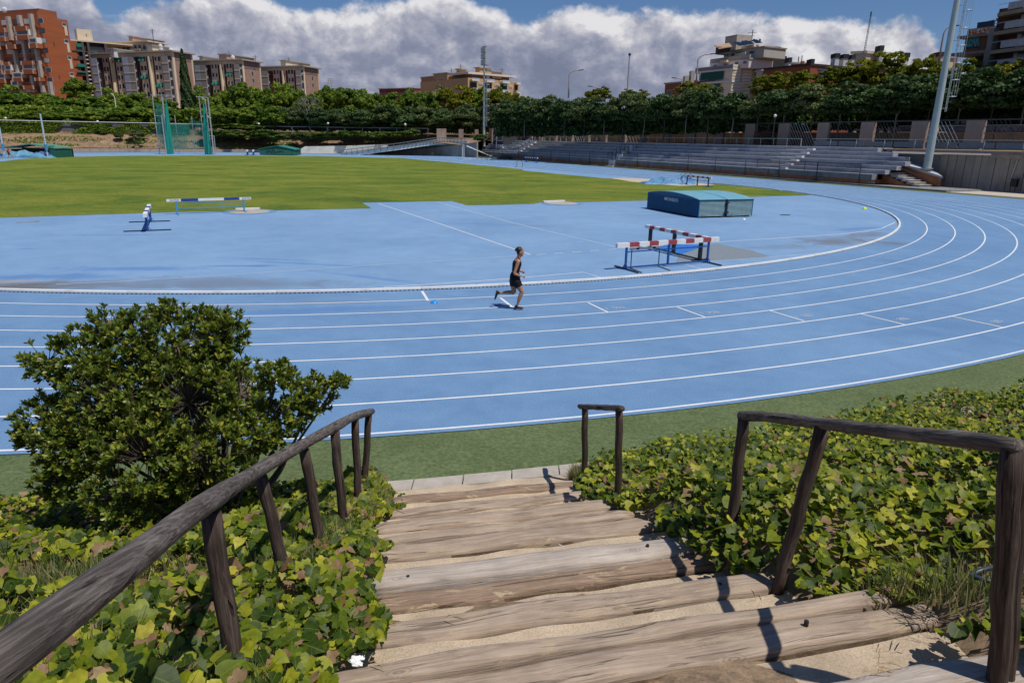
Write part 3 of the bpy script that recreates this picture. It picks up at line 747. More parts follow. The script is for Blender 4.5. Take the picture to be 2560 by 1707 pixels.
L_rail = [(-160, 1775), (0, 1662), (163, 1527), (326, 1401), (505, 1262), (648, 1174), (762, 1108), (837, 1067), (886, 1040), (930, 1028)]
handrail('handrail', 'long weathered wooden handrail on the left of the stairs beside the big bush', L_posts, L_rail, 0.040, 0.042, (-1.3, 4.0, 1.2), 0.10)
handrail('handrail', 'small wooden rail of two posts at the foot of the stairs', [((1462, 1167), (1462, 1020)), ((1546, 1206), (1548, 1020))], [(1449, 1016), (1462, 1016), (1500, 1018), (1548, 1020), (1556, 1021)], 0.038, 0.032, (1.1, 7.3, 0.3), 0.12)
handrail('handrail', 'wooden handrail of three posts standing in the ivy right of the stairs', [((1832, 1293), (1859, 1044)), ((1975, 1360), (2057, 1064)), ((2503, 1573), (2530, 1120))],
         [(1852, 1040), (1905, 1040), (2057, 1058), (2200, 1076), (2350, 1092), (2530, 1112), (2546, 1117)], 0.042, 0.037, (2.1, 4.0, 1.4), 0.13)
_h = bpy.data.objects['handrail.002']; _p = [c for c in bpy.data.objects if c.parent == _h and c.name.startswith('post')][-1]; _q = _p.copy(); COL.objects.link(_q); _q.location = _p.location+Vector((.062, .03, -.01)); _q.scale = (.97, .8, .8)
# ================================================================== ivy, grass and the bush on the near bank
def ivy_leaf(seed):
    """five-lobed leaf, unit length along +y, gently folded along the midrib"""
    rr = random.Random(seed)
    out = [(0.0, 0.0), (0.22, -0.10), (0.46, 0.02), (0.36, 0.26), (0.50, 0.46), (0.24, 0.58), (0.12, 0.82), (0.0, 1.0), (-0.12, 0.82), (-0.24, 0.58), (-0.50, 0.46), (-0.36, 0.26), (-0.46, 0.02), (-0.22, -0.10)]
    if seed % 2: out = [(0.0, 0.0), (0.2, -0.10), (0.42, 0.05), (0.44, 0.30), (0.40, 0.48), (0.24, 0.66), (0.10, 0.86), (0.0, 1.0), (-0.10, 0.86), (-0.24, 0.66), (-0.40, 0.48), (-0.44, 0.30), (-0.42, 0.05), (-0.2, -0.10)]
    fold = rr.uniform(0.12, 0.35); droop = rr.uniform(0.05, 0.28); curl = rr.uniform(-0.15, 0.15)
    def z(x, y): return fold*abs(x)-droop*(y**2)*0.8+curl*x*y+0.03*math.sin(9*y+seed)*abs(x)
    v = [(x, y-0.35, z(x, y)) for x, y in out]+[(0, 0.32-0.35, z(0, .32)), (0, 0.66-0.35, z(0, .66))]
    uv = [(x, y) for x, y in out]+[(0, .32), (0, .66)]
    c, d = 14, 15
    f = [(c, 0, 1), (c, 1, 2), (c, 2, 3), (c, 3, 4), (c, 4, 5), (c, 5, d), (d, 5, 6), (d, 6, 7), (d, 7, 8), (d, 8, 9), (c, d, 9), (c, 9, 10), (c, 10, 11), (c, 11, 12), (c, 12, 13), (c, 13, 0)]
    return np.array(v), f, np.array(uv)
def simple_leaf(fold=0.2, w_=0.42):
    v = [(0, -0.35, 0), (w_, 0.05, fold*0.5), (0, 0.65, -0.12), (-w_, 0.05, fold*0.5), (0, 0.1, 0)]
    f = [(4, 0, 1), (4, 1, 2), (4, 2, 3), (4, 3, 0)]
    uv = [(0, 0), (w_, .4), (0, 1), (-w_, .4), (0, .45)]
    return np.array(v), f, np.array(uv)
IVY = [(0.0, (0.020, 0.048, 0.003)), (0.22, (0.045, 0.080, 0.004)), (0.42, (0.135, 0.18, 0.008)), (0.62, (0.29, 0.31, 0.014)), (0.86, (0.52, 0.47, 0.05)), (0.90, (0.36, 0.24, 0.14)), (1.0, (0.25, 0.13, 0.065))]
m_ivy = leaf_mat('ivy_leaf', IVY, rough=0.5, trans=0.38, spec=0.3)
m_ivy_one = leaf_mat('ivy_leaf_single', IVY, obj_random=True, rough=0.5, trans=0.38, spec=0.3)
m_stem = mat('vine_stem', (0.12, 0.07, 0.04), 0.8, 0.3, 10)
from mathutils import noise as mn
def nz(x, y, s, o=0.0): return mn.noise(Vector((x*s+o, y*s-o, o*1.7)))
def ivy_bed(name, label, base, inside, n_try, n_parts, seed, dens=None, thick=0.26):
    g = np.random.default_rng(seed); name_r = base[0] > 0
    t_ = thing(name, label, 'ivy', base)
    P_ = []; size = []
    for _ in range(n_try):
        x = g.uniform(*inside['x']); y = g.uniform(*inside['y'])
        if not inside['f'](x, y): continue
        d = dens(x, y) if dens else 1.0
        if g.random() > d: continue
        h = g.random()**0.55; r_ = rC((x, y)); xl_, xr_ = stair_x(r_); ed = min(1.0, max(0.0, (x-xr_+.12)/.45 if x > 0 else (xl_+.2-x)/.35))
        z = zslope(x, y)+_pn(x, y)+(thick*(0.75+0.9*nz(x, y, 0.9, seed))*min(1.0, d*1.4)*(.25+.75*ed))*h+0.03-0.13*(1-ed)
        P_.append((x, y, z)); size.append((g.uniform(0.045, 0.088) if g.random() < 0.84 else g.uniform(0.09, 0.135))*(0.85 if h < 0.5 else 1.0))
    P_ = np.array(P_); size = np.array(size); k = len(P_)
    lean = g.normal(0, 0.42, (k, 3)); lean[:, 2] = 1.0; lean[:, 0] += 0.12; lean[:, 1] -= 0.28
    spin = math.pi+g.normal(0, 1.3, k)
    R = basis(lean, spin, size)
    tint = np.clip(g.beta(1.7, 2.1, k)*0.86+0.10*np.array([nz(p[0], p[1], 1.4, seed+3) for p in P_]), 0, 0.88)
    dead = g.random(k) < np.array([(0.03 if name_r else 0.07)+0.10*max(0, nz(p[0], p[1], 1.1, seed+9)+.25) for p in P_])
    tint[dead] = g.uniform(0.91, 1.0, dead.sum())
    dist = np.linalg.norm(P_-CAM_O, axis=1)
    app = size/dist*(P_[:, 2]-np.array([zslope(*p[:2]) for p in P_])+0.25)
    order = np.argsort(-app)[:n_parts]; sel = np.zeros(k, bool); sel[order] = True
    LV = [ivy_leaf(i) for i in range(6)]
    meshes = []
    for i, (v, f, uv) in enumerate(LV):
        meshes.append(inst_mesh('ivy_leaf', v, f, uv, np.eye(3)[None], np.zeros((1, 3)), np.zeros(1), m_ivy_one))
    b = np.array(base)
    for i in order:
        o = bpy.data.objects.new('leaf', meshes[i % 6]); COL.objects.link(o); o.parent = t_
        M_ = Matrix([list(R[i][0])+[P_[i][0]-b[0]], list(R[i][1])+[P_[i][1]-b[1]], list(R[i][2])+[P_[i][2]-b[2]], [0, 0, 0, 1]])
        o.matrix_local = M_
    rest = np.where(~sel)[0]
    chunks = np.array_split(rest, 4)
    # variants joined into a single part
    allv = []; mesh_parts = []
    bv, bf, buv = None, None, None
    objs = []
    for ci, ch in enumerate(chunks):
        near_ = dist[ch] < 9.0
        v, f, uv = LV[ci]
        objs.append((v, f, uv, ch[near_]))
        sv, sf, suv = simple_leaf(0.15+0.08*ci)
        objs.append((sv, sf, suv, ch[~near_]))
    me = merged([(v, f, uv, R[ix], P_[ix]-b, tint[ix]) for v, f, uv, ix in objs if len(ix)], 'ivy_foliage', m_ivy)
    o = link('foliage', me, t_); o['kind'] = 'stuff'
    # dark leaf litter and runners under the leaves
    mbs = MB()
    for _ in range(26):
        x = g.uniform(*inside['x']); y = g.uniform(*inside['y'])
        if not inside['f'](x, y): continue
        a = g.uniform(0, 6.28); pts = []
        for q in range(6):
            pts.append((x, y, zslope(x, y)+_pn(x, y)+0.05+0.05*math.sin(q*2+a)+0.1*g.random())); a += g.normal(0, .4); x += 0.13*math.cos(a); y += 0.13*math.sin(a)
        mbs.tube(pts, 0.004, 4)
    o = part('stems', mbs, m_stem, t_, kind='stuff')
    return t_
def merged(items, name, m_):
    Vs, Fs, UVs, Ts = [], [], [], []; o = 0
    for v, f, uv, R, T_, tint in items:
        v = np.asarray(v, float); f = np.asarray(f, int); k = len(T_); nv = len(v)
        Vs.append((np.einsum('kij,vj->kvi', R, v)+T_[:, None, :]).reshape(-1, 3))
        Fs.append((f[None]+(np.arange(k)*nv)[:, None, None]+o).reshape(-1)); UVs.append(np.tile(np.asarray(uv)[f.ravel()], (k, 1))); Ts.append(np.repeat(tint, nv)); o += k*nv
    V = np.concatenate(Vs); Fi = np.concatenate(Fs); UV = np.concatenate(UVs); Tt = np.concatenate(Ts)
    me = bpy.data.meshes.new(name); me.vertices.add(len(V)); me.vertices.foreach_set('co', V.ravel()); me.loops.add(len(Fi)); me.loops.foreach_set('vertex_index', Fi.astype(np.int32))
    nf = len(Fi)//3; me.polygons.add(nf); me.polygons.foreach_set('loop_start', np.arange(0, len(Fi), 3, dtype=np.int32)); me.polygons.foreach_set('loop_total', np.full(nf, 3, np.int32))
    u_ = me.uv_layers.new(name='UVMap'); u_.data.foreach_set('uv', UV.ravel())
    at = me.attributes.new('tint', 'FLOAT', 'POINT'); at.data.foreach_set('value', Tt)
    me.polygons.foreach_set('use_smooth', np.ones(nf, bool)); me.materials.append(m_); me.update(calc_edges=True); me.validate(); return me
def f_right(x, y):
    r = rC((x, y)); xl, xr = stair_x(r)
    if r < 47.72+0.25*max(0, nz(x, y, 1.3, 4)) or r > 56.6: return False
    if x < xr-0.10+0.24*nz(x, y, 2.2, 8): return False
    if x < 0.85 and r < 48.2: return False
    return True
def d_right(x, y):
    # thin and bare around the corner post at the bottom right
    k = math.hypot((x-2.85)/0.62, (y-3.15)/0.30)
    return min(1.0, max(0.06, (k-0.75)*1.3))
def f_left(x, y):
    r = rC((x, y)); xl, xr = stair_x(r)
    if r < 47.75+0.3*max(0, nz(x, y, 1.3, 14)) or r > 56.6: return False
    return x < xl+0.12+0.22*nz(x, y, 2.2, 18)
def d_left(x, y):
    r = rC((x, y))
    dry = math.hypot((x+3.2)/1.9, (y-4.15+0.10*(x+3))/0.42)
    d = min(1.0, max(0.04, (dry-0.75)*1.5))
    if x < -1.2 and y < 4.3: d *= 0.72+0.5*nz(x, y, 1.7, 30)
    return max(0.03, d)
ivy_bed('ivy_bed', 'thick carpet of ivy covering the bank right of the stairs', (3.0, 6.0, 0.6), {'x': (0.8, 12.5), 'y': (1.0, 13.5), 'f': f_right}, 84000, 300, 5, d_right, 0.30)
ivy_bed('ivy_bed', 'ivy with brown dead leaves left of the stairs under the long handrail', (-2.2, 5.0, 0.9), {'x': (-7.5, -0.7), 'y': (0.9, 9.5), 'f': f_left}, 42000, 300, 6, d_left, 0.24)

# dry leaf litter (curled brown scraps) and grass on the bank
m_litter = leaf_mat('dead_leaf', [(0, (0.10, 0.055, 0.03)), (0.5, (0.20, 0.12, 0.065)), (1, (0.30, 0.21, 0.13))], rough=0.8, trans=0.1, veins=False, spec=0.1)
g = np.random.default_rng(77)
P_ = []
while len(P_) < 7000:
    x = g.uniform(-7, 8); y = g.uniform(1.0, 9.5); r = rC((x, y)); xl, xr = stair_x(r)
    if (xl-0.1 < x < xr+0.1) or r < 47.95: continue
    P_.append((x, y, zslope(x, y)+_pn(x, y)+0.012+g.random()*0.03))
P_ = np.array(P_); k = len(P_); ln = g.normal(0, .5, (k, 3)); ln[:, 2] = 1
v, f, uv = simple_leaf(0.5, 0.34)
o = link('leaf_litter', merged([(v, f, uv, basis(ln, g.uniform(0, 6.28, k), g.uniform(0.02, 0.06, k)), P_, g.random(k))], 'leaf_litter', m_litter)); o['kind'] = 'stuff'; o['label'] = 'dry brown leaf litter on the bank'
m_blade = leaf_mat('grass_blade', [(0, (0.05, 0.10, 0.02)), (0.5, (0.11, 0.15, 0.03)), (0.75, (0.25, 0.23, 0.09)), (1, (0.38, 0.31, 0.16))], rough=0.6, trans=0.4, veins=False, mott=0.1)
bv = np.array([(-.03, 0, 0), (.03, 0, 0), (-.022, .05, .35), (.022, .05, .35), (-.012, .17, .68), (.012, .17, .68), (0, .38, 1.0)]); bf = [(0, 1, 3), (0, 3, 2), (2, 3, 5), (2, 5, 4), (4, 5, 6)]; buv = np.array([(0.3, 0)]*7)
def blades(name, spots, label, n_, hlo, hhi, seed, tint_lo=0, tint_hi=1):
    g = np.random.default_rng(seed); P_ = []
    while len(P_) < n_:
        cx, cy, rx, ry = spots[g.integers(len(spots))]
        a = g.uniform(0, 6.28); q = math.sqrt(g.random()); x = cx+rx*q*math.cos(a); y = cy+ry*q*math.sin(a)
        if g.random() > 0.35+1.2*max(0, nz(x, y, 3.1, seed)+0.2): continue
        r = rC((x, y)); xl, xr = stair_x(r)
        if xl+0.05 < x < xr-0.05: continue
        P_.append((x, y, max(0.03, zslope(x, y)+_pn(x, y))))
    P_ = np.array(P_); k = len(P_); ln = g.normal(0, .22, (k, 3)); ln[:, 2] = 1; sc = g.uniform(hlo, hhi, k)
    o = link(name, merged([(bv, bf, buv, basis(ln, g.uniform(0, 6.28, k), sc), P_, g.uniform(tint_lo, tint_hi, k))], name, m_blade)); o['kind'] = 'stuff'; o['label'] = label
blades('grass', [(-1.75, 2.6, .7, .7), (-2.3, 2.9, .9, .5), (-1.25, 2.1, .35, .7), (-3.2, 4.2, 1.9, .45), (-2.0, 3.6, .9, .5), (-1.5, 5.2, .25, 1.2), (-3.6, 3.6, 1.4, .6)], 'tufts of green and straw coloured grass among the ivy by the left handrail', 15000, 0.07, 0.24, 3)
blades('grass', [(3.0, 3.1, .7, .5), (5.5, 7.9, 1.3, .5), (2.8, 3.4, .8, .3), (-1.45, 7.4, .3, .6), (0.9, 7.9, .3, .2)], 'dry grass blades showing through the ivy right of the stairs', 3600, 0.06, 0.20, 4, 0.3, 1.0)

# ---- the big evergreen bush left of the stairs: whorls of paddle shaped leaves at the ends of many branches
lobes = [(440, 868, 118, 6.3), (515, 835, 70, 6.25), (560, 835, 62, 6.3), (345, 850, 88, 6.2), (270, 815, 52, 6.25), (205, 900, 88, 6.1), (120, 905, 62, 6.05), (115, 1045, 82, 6.0), (300, 1000, 150, 5.9), (470, 1010, 165, 5.9), (600, 985, 110, 6.1),
         (700, 1010, 92, 6.1), (790, 985, 58, 6.15), (845, 960, 26, 6.1), (200, 1120, 120, 5.7), (370, 1140, 140, 5.5), (520, 1130, 120, 5.6), (640, 1080, 84, 5.9), (150, 1205, 70, 5.6), (420, 790, 36, 6.3), (300, 1230, 90, 5.35), (75, 1090, 40, 5.9), (690, 945, 50, 6.2),
         (400, 1000, 150, 6.7), (560, 1000, 120, 6.7), (260, 1050, 130, 6.6), (470, 1180, 110, 5.9)]
base_b = np.array([-2.75, 6.0, zslope(-2.75, 6.0)])
bush = thing('evergreen_bush', 'large rounded evergreen bush with paddle shaped leaves left of the stairs', 'bush', tuple(base_b))
g = np.random.default_rng(21)
L3 = []
for px, py, rp, Y in lobes:
    c0 = atY(px, py, Y); L3.append((c0, rp/F_PX*Y*0.97))
tips = []; axes = []
for c0, R_ in L3:
    k = int(330*R_*R_/0.16)+22
    d = g.normal(0, 1, (k, 3)); d /= np.linalg.norm(d, axis=1, keepdims=True)
    rad_ = R_*(0.60+0.50*g.random(k)**1.3)
    q = c0+d*rad_[:, None]
    ok = np.ones(k, bool)
    for c1, R1 in L3:
        ok &= ~((np.linalg.norm(q-c1, axis=1) < R1*0.60))
    # uneven gaps
    ok &= np.array([mn.noise(Vector(p*3.1)) > -0.26 for p in q]) & (q[:, 2] > 0.15+np.array([zslope(*p[:2]) for p in q]))
    ax = d*0.75+np.array([0, 0, 0.75]); tips.append(q[ok]); axes.append(ax[ok])
tips = np.concatenate(tips); axes = np.concatenate(axes)
k = len(tips)
# one paddle leaf: root at the origin, tip along +x of its own frame
lv = np.array([(0, 0, 0), (0.35, 0.07, 0.02), (0.35, -0.07, 0.02), (0.75, 0.165, 0.05), (0.75, -0.165, 0.05), (1.0, 0.0, 0.0), (0.62, 0, -0.03)])
lf = [(0, 1, 6), (0, 6, 2), (1, 3, 6), (2, 6, 4), (3, 5, 6), (6, 5, 4)]; luv = np.array([(0, 0), (.09, .35), (-.09, .35), (.2, .75), (-.2, .75), (0, 1), (0, .62)])
RR_, TT_, tn = [], [], []
axn = axes/np.linalg.norm(axes, axis=1, keepdims=True)
ref = np.tile([1.0, 0.13, 0.0], (k, 1)); a_ = np.cross(ref, axn); a_ /= np.linalg.norm(a_, axis=1, keepdims=True); b_ = np.cross(axn, a_)
for j in range(13):
    th = j*2.4+g.normal(0, .2, k); tilt = np.clip(g.normal(0.75 if j < 8 else 0.35, .18, k), .1, 1.2)
    side = a_*np.cos(th)[:, None]+b_*np.sin(th)[:, None]
    dx = axn*np.cos(tilt)[:, None]+side*np.sin(tilt)[:, None]
    nx = axn*np.sin(tilt)[:, None]-side*np.cos(tilt)[:, None]
    dy = np.cross(nx, dx); sc = g.uniform(.042, .078, k)
    M_ = np.stack([dx, dy, nx], axis=2)*sc[:, None, None]; M_[:, :, 1] *= 1.15
    RR_.append(M_); TT_.append(tips-axn*(0.03*(j % 5)/4)[..., None] if False else tips-axn*0.03*((j % 5)/4)); tn.append(np.clip(g.beta(1.6, 3.2, k)+0.14*(g.random(k) < .15)+np.where(g.random(k) < 0.045, 0.55, 0), 0, 1))
RR_ = np.concatenate(RR_); TT_ = np.concatenate(TT_); tn = np.concatenate(tn)
BUSHC = [(0.0, (0.036, 0.075, 0.010)), (0.28, (0.095, 0.150, 0.017)), (0.52, (0.23, 0.27, 0.038)), (0.8, (0.30, 0.29, 0.035)), (1.0, (0.48, 0.36, 0.03))]
m_bush = leaf_mat('bush_leaf', BUSHC, rough=0.36, trans=0.25, spec=0.5, mott=0.15)
m_bush1 = leaf_mat('bush_leaf_single', [(q*0.9+0.0, c_) for q, c_ in BUSHC], obj_random=True, rough=0.36, trans=0.25, spec=0.5, mott=0.15)
dist = np.linalg.norm(TT_-CAM_O, axis=1); sz = np.linalg.norm(RR_[:, :, 0], axis=1); app = sz/dist+np.where(RR_[:, 2, 2] > 0, .001, 0)
order = np.argsort(-app)[:300]; sel = np.zeros(len(TT_), bool); sel[order] = True
o = link('foliage', merged([(lv, lf, luv, RR_[~sel], TT_[~sel]-base_b, tn[~sel])], 'bush_foliage', m_bush), bush); o['kind'] = 'stuff'
lm = inst_mesh('bush_leaf', lv, lf, luv, np.eye(3)[None], np.zeros((1, 3)), np.zeros(1), m_bush1)
for i in order:
    o = bpy.data.objects.new('leaf', lm); COL.objects.link(o); o.parent = bush; R_ = RR_[i]; T_ = TT_[i]-base_b
    o.matrix_local = Matrix([list(R_[0])+[T_[0]], list(R_[1])+[T_[1]], list(R_[2])+[T_[2]], [0, 0, 0, 1]])
# branches from the foot of the bush into every lobe, then twigs to the whorls
m_bark = mat('bush_bark', (0.11, 0.085, 0.065), 0.85, 0.3, 9, bump=0.5)
mb = MB()
for c0, R_ in L3:
    p1 = base_b+np.array([random.uniform(-.15, .15), random.uniform(-.15, .15), -0.05]); mid = p1*0.5+c0*0.5+np.array([random.uniform(-.12, .12), random.uniform(-.1, .1), -0.10])
    mb.tube([p1, (p1+mid)/2+[0, 0, .03], mid, (mid+c0)/2, c0], [.030, .024, .018, .012, .006], 6)
part('branch', mb, m_bark, bush, smooth=True)
mb = MB()
cs = np.array([c for c, _ in L3])
for i in range(0, k, 2):
    c0 = cs[np.argmin(np.linalg.norm(cs-tips[i], axis=1))]; md = c0*0.45+tips[i]*0.55-np.array([0, 0, .03])
    mb.tube([c0, md, tips[i]], [.0055, .004, .0025], 3, caps=False)
o = part('twigs', mb, m_bark, bush, kind='stuff')
m_berry = mat('green_berry', (0.22, 0.26, 0.09), 0.5, 0.15, 10)
mb = MB()
for i in g.choice(k, 190, replace=False):
    for q in range(3): mb.sphere(tips[i]+axn[i]*0.02+g.normal(0, .013, 3), .008, 6, 4)
part('berries', mb, m_berry, bush, kind='stuff', smooth=True)

# litter on the steps: crumpled tissue, cigarette end, a few dry twigs and leaves, the hose in the corner
tc_p = gnd(888, 1652, 1.615)
mb = MB(); rr = random.Random(4)
for (dx, dy, r) in [(0, 0, .024), (.026, .010, .018), (.010, -.026, .019), (.03, -.034, .015)]:
    K, J = 9, 6; o0 = len(mb.v)
    for j in range(J+1):
        for i in range(K):
            t1 = math.pi*j/J; t2 = 2*math.pi*i/K; q = r*rr.uniform(.72, 1.25)
            mb.v.append((tc_p[0]+dx+q*math.sin(t1)*math.cos(t2)*1.3, tc_p[1]+dy+q*math.sin(t1)*math.sin(t2), tc_p[2]+.012+q*math.cos(t1)*.7))
    for j in range(J):
        for i in range(K): mb.f.append((o0+j*K+i, o0+(j+1)*K+i, o0+(j+1)*K+(i+1) % K, o0+j*K+(i+1) % K)); mb.mi.append(0)
tag(part('paper_tissue', mb, mat('tissue', (0.82, 0.82, 0.82), 0.9, 0.03, 30)), 'crumpled white paper tissue at the left edge of the sandy steps', 'litter')
a, b = gnd(1398, 1360, 1.14), gnd(1408, 1366, 1.14)
tag(part('cigarette_end', MB().tube([a, b], .004, 7), m_white), 'white cigarette end lying on the sand near the middle of the stairs', 'litter')
m_straw = mat('dry_straw', (0.36, 0.26, 0.15), 0.9, 0.25, 10)
mb = MB()
for px, py, z, n_ in [(2180, 1675, 1.94, 9), (2200, 1655, 1.94, 6), (1880, 1500, 1.62, 3), (2215, 1620, 1.94, 6), (945, 1655, 1.62, 5), (1110, 1540, 1.36, 3), (960, 1548, 1.36, 2)]:
    for _ in range(n_):
        p0 = gnd(px+random.uniform(-26, 26), py+random.uniform(-12, 12), z+.006); a = random.uniform(-.6, .6)+(1.2 if random.random() < .3 else 0); L = random.uniform(.03, .09)
        mb.tube([p0, p0+np.array([L*math.cos(a)*.5, L*math.sin(a)*.5, .006]), p0+np.array([L*math.cos(a), L*math.sin(a), 0.0])], [.0022, .0028, .001], 4)
o = part('dry_twigs', mb, m_straw, kind='stuff'); o['label'] = 'dry twigs and straw scattered on the steps'
# grey irrigation hose looped behind the corner post
_z = 1.5
for _ in range(50): P0 = gnd(2490, 1435, _z); _z = .5*_z+.5*(zslope(P0[0], P0[1])+.06)
pts = [P0+np.array([0.12*math.cos(t_), 0.08*math.sin(t_), -0.02+0.02*math.sin(2*t_)]) for t_ in np.linspace(0.4, 6.9, 26)]
pts += [pts[-1]+np.array([.1*i, -.02*i, -.005*i]) for i in range(1, 7)]
tag(part('garden_hose', MB().tube(pts, .014, 7), mat('grey_hose', (0.05, 0.06, 0.08), 0.4, 0.1, 5), smooth=True), 'loop of dark grey hose on the ground behind the corner post', 'hose')
# ================================================================== things on the track and in the D
def textpart(txt, parent, origin, xdir, updir, width, m_, name='lettering', bold=0.0, squash=None):
    """raised lettering lying in the plane of xdir and updir"""
    cu = bpy.data.curves.new(name, 'FONT'); cu.body = txt; cu.extrude = 0.0025; cu.offset = bold; cu.align_x = 'LEFT'; cu.materials.append(m_); cu.resolution_u = 2
    t0 = bpy.data.objects.new(name, cu); COL.objects.link(t0); dg = bpy.context.evaluated_depsgraph_get(); dg.update()
    me = bpy.data.meshes.new_from_object(t0.evaluated_get(dg)); bpy.data.objects.remove(t0); bpy.data.curves.remove(cu)
    me.name = name; me.materials.clear(); me.materials.append(m_)
    co = np.empty(len(me.vertices)*3); me.vertices.foreach_get('co', co); co = co.reshape(-1, 3)
    o = bpy.data.objects.new(name, me); COL.objects.link(o)
    w_ = max(1e-3, np.ptp(co[:, 0])); h_ = max(1e-3, np.ptp(co[:, 1])); s = width/w_
    x = Vector(xdir).normalized(); y = Vector(updir).normalized(); z = x.cross(y); y = z.cross(x)
    sy = s if squash is None else squash/h_
    o.parent = parent; off = wloc(parent)
    o.matrix_local = Matrix.Translation(Vector(origin)-Vector(off)) @ Matrix((x*s, y*sy, z)).transposed().to_4x4()
    return o
m_blue = mat('blue_steel', (0.012, 0.075, 0.29), 0.4, 0.2, 8, dirt=(0.03, 0.06, 0.12), damt=0.3)
m_lblue = mat('light_blue_steel', (0.06, 0.27, 0.50), 0.45, 0.12, 8, dirt=(0.1, 0.16, 0.2), damt=0.35)
m_bwhite = mat('beam_white', (0.76, 0.76, 0.75), 0.5, 0.05, 4, dirt=(0.50, 0.47, 0.43), dscale=3, damt=0.4)
m_bred = mat('beam_red', (0.34, 0.055, 0.06), 0.55, 0.14, 5, dirt=(0.22, 0.09, 0.08), dscale=4, damt=0.4)
m_bblue = mat('beam_blue', (0.012, 0.045, 0.24), 0.5, 0.1, 5, dirt=(0.10, 0.14, 0.25), dscale=4, damt=0.3)
m_black = mat('black_steel', (0.014, 0.015, 0.018), 0.5, 0.2, 8)
m_dgreen = mat('dark_green_steel', (0.015, 0.07, 0.04), 0.5, 0.2, 8)
m_galv = mat('galvanised_steel', (0.42, 0.44, 0.45), 0.45, 0.12, 8, metal=0.3, dirt=(0.28, 0.27, 0.25), damt=0.3)
def unit(v): v = np.array(v, float); return v/np.linalg.norm(v)
def steeple(label, B1, B2, h, over1, over2, bands, cols, m_leg, feet, rails, legw=0.05, bh=0.127, group='steeplechase hurdles', mid=False, gusset=True, txt=None, foot_m=None, bd=0.127):
    """heavy steeplechase hurdle: square beam on two posts with long floor bars"""
    B1 = np.array([*B1[:2], 0.0]); B2 = np.array([*B2[:2], 0.0]); d = unit(B2-B1); L = np.linalg.norm(B2-B1); sd_ = np.array([-d[1], d[0], 0])
    t_ = thing('steeplechase_hurdle', label, 'hurdle', (*((B1+B2)/2)[:2], 0.01), group)
    z0 = 0.012; tot = L+over1+over2; st = B1-d*over1
    for i in range(len(bands)-1):
        a = st+d*tot*bands[i]; b = st+d*tot*bands[i+1]; zc = h-bh/2
        part('beam_section', MB().beam([a[0], a[1], zc], [b[0], b[1], zc], bd, bh), cols[i], t_)
    legs = [B1, B2]+([(B1+B2)/2] if mid else [])
    for i, Lg in enumerate(legs):
        mb = MB().beam([Lg[0], Lg[1], z0+0.05], [Lg[0], Lg[1], h-bh], legw, legw, up=d)
        if gusset and i < 2:
            for sg in (-1, 1):
                q = Lg+sd_*sg*0.16; mb.beam([q[0], q[1], z0+0.03], [Lg[0], Lg[1], z0+0.22], 0.02, 0.03, up=d)
        part('post', mb, m_leg, t_)
    for Lg, (f0, f1) in zip(legs[:2], feet):
        a = Lg+sd_*f0; b = Lg+sd_*f1
        part('foot', MB().beam([a[0], a[1], z0+0.022], [b[0], b[1], z0+0.022], 0.06, 0.04), foot_m or m_leg, t_)
    for zr, wr in rails:
        part('cross_rail', MB().beam([*B1[:2], zr], [*B2[:2], zr], wr, wr), m_leg, t_)
    return t_, st, d, sd_, tot
def ground_from(*q): return gnd(*q)
RB = [0, .112, .203, .298, .386, .48, .566, .654, .741, .83, .914, 1]
B1, B2 = gnd(1563.3, 674.4), gnd(1767.4, 657.3)
steeple('red and white steeplechase hurdle with blue frame nearest the white kerb', B1, B2, 0.91, .41, .42, RB, [m_bwhite, m_bred]*5+[m_bwhite], m_blue, [(0.62, -0.72), (0.62, -0.72)], [(0.075, .05), (0.60, .035)], legw=.06, mid=True, bh=.15, foot_m=mat('dark_foot', (0.02, 0.05, 0.12), .5, .2, 8), bd=.12)
B1, B2 = gnd(1623.7, 620.5), gnd(1748.7, 651.4)
t_, *_ = steeple('red and white steeplechase hurdle with black posts set behind the blue framed one', B1, B2, 0.91, .33, .35, [0, .09, .17, .26, .35, .45, .54, .64, .73, .84, .92, 1], [m_bwhite, m_bred]*5+[m_bwhite], m_black, [(-0.15, 0.4), (-0.35, 0.35)], [(0.05, .045)], legw=.11, mid=True, gusset=False)
B1, B2 = gnd(1716.7, 462), gnd(1770, 468.3)
steeple('red and white steeplechase hurdle on the grass by the sand pit', B1, B2, 0.95, .45, .45, RB, [m_bwhite, m_bred]*5+[m_bwhite], m_blue, [(0.5, -0.6), (0.5, -0.6)], [(0.55, .04)], legw=.1, mid=True, bh=.17)
B1, B2 = gnd(443.7, 535.5), gnd(611, 529.5)
t_, st, d, sd_, tot = steeple('white and blue lettered steeplechase hurdle standing along the grass edge', B1, B2, 0.80, .46, .42, [0, .163, .363, .667, .855, 1], [m_bwhite, m_bblue, m_bwhite, m_bblue, m_bwhite], m_lblue, [(0.1, -0.62), (0.1, -0.62)], [(0.56, .035), (0.30, .035)], legw=.085, gusset=False)
for q in (1/3, 2/3):
    c = B1*(1-q)+B2*q; part('strut', MB().beam([c[0], c[1], .31], [c[0], c[1], .55], .03, .03, up=d), m_lblue, t_)
for f0 in (0.035, 0.885):
    o3 = st+d*tot*f0-sd_*0.067+np.array([0, 0, 0.80-.095]); textpart('DIMA', t_, o3, d, (0, 0, 1), 0.46, m_black, bold=0.0, squash=0.084)
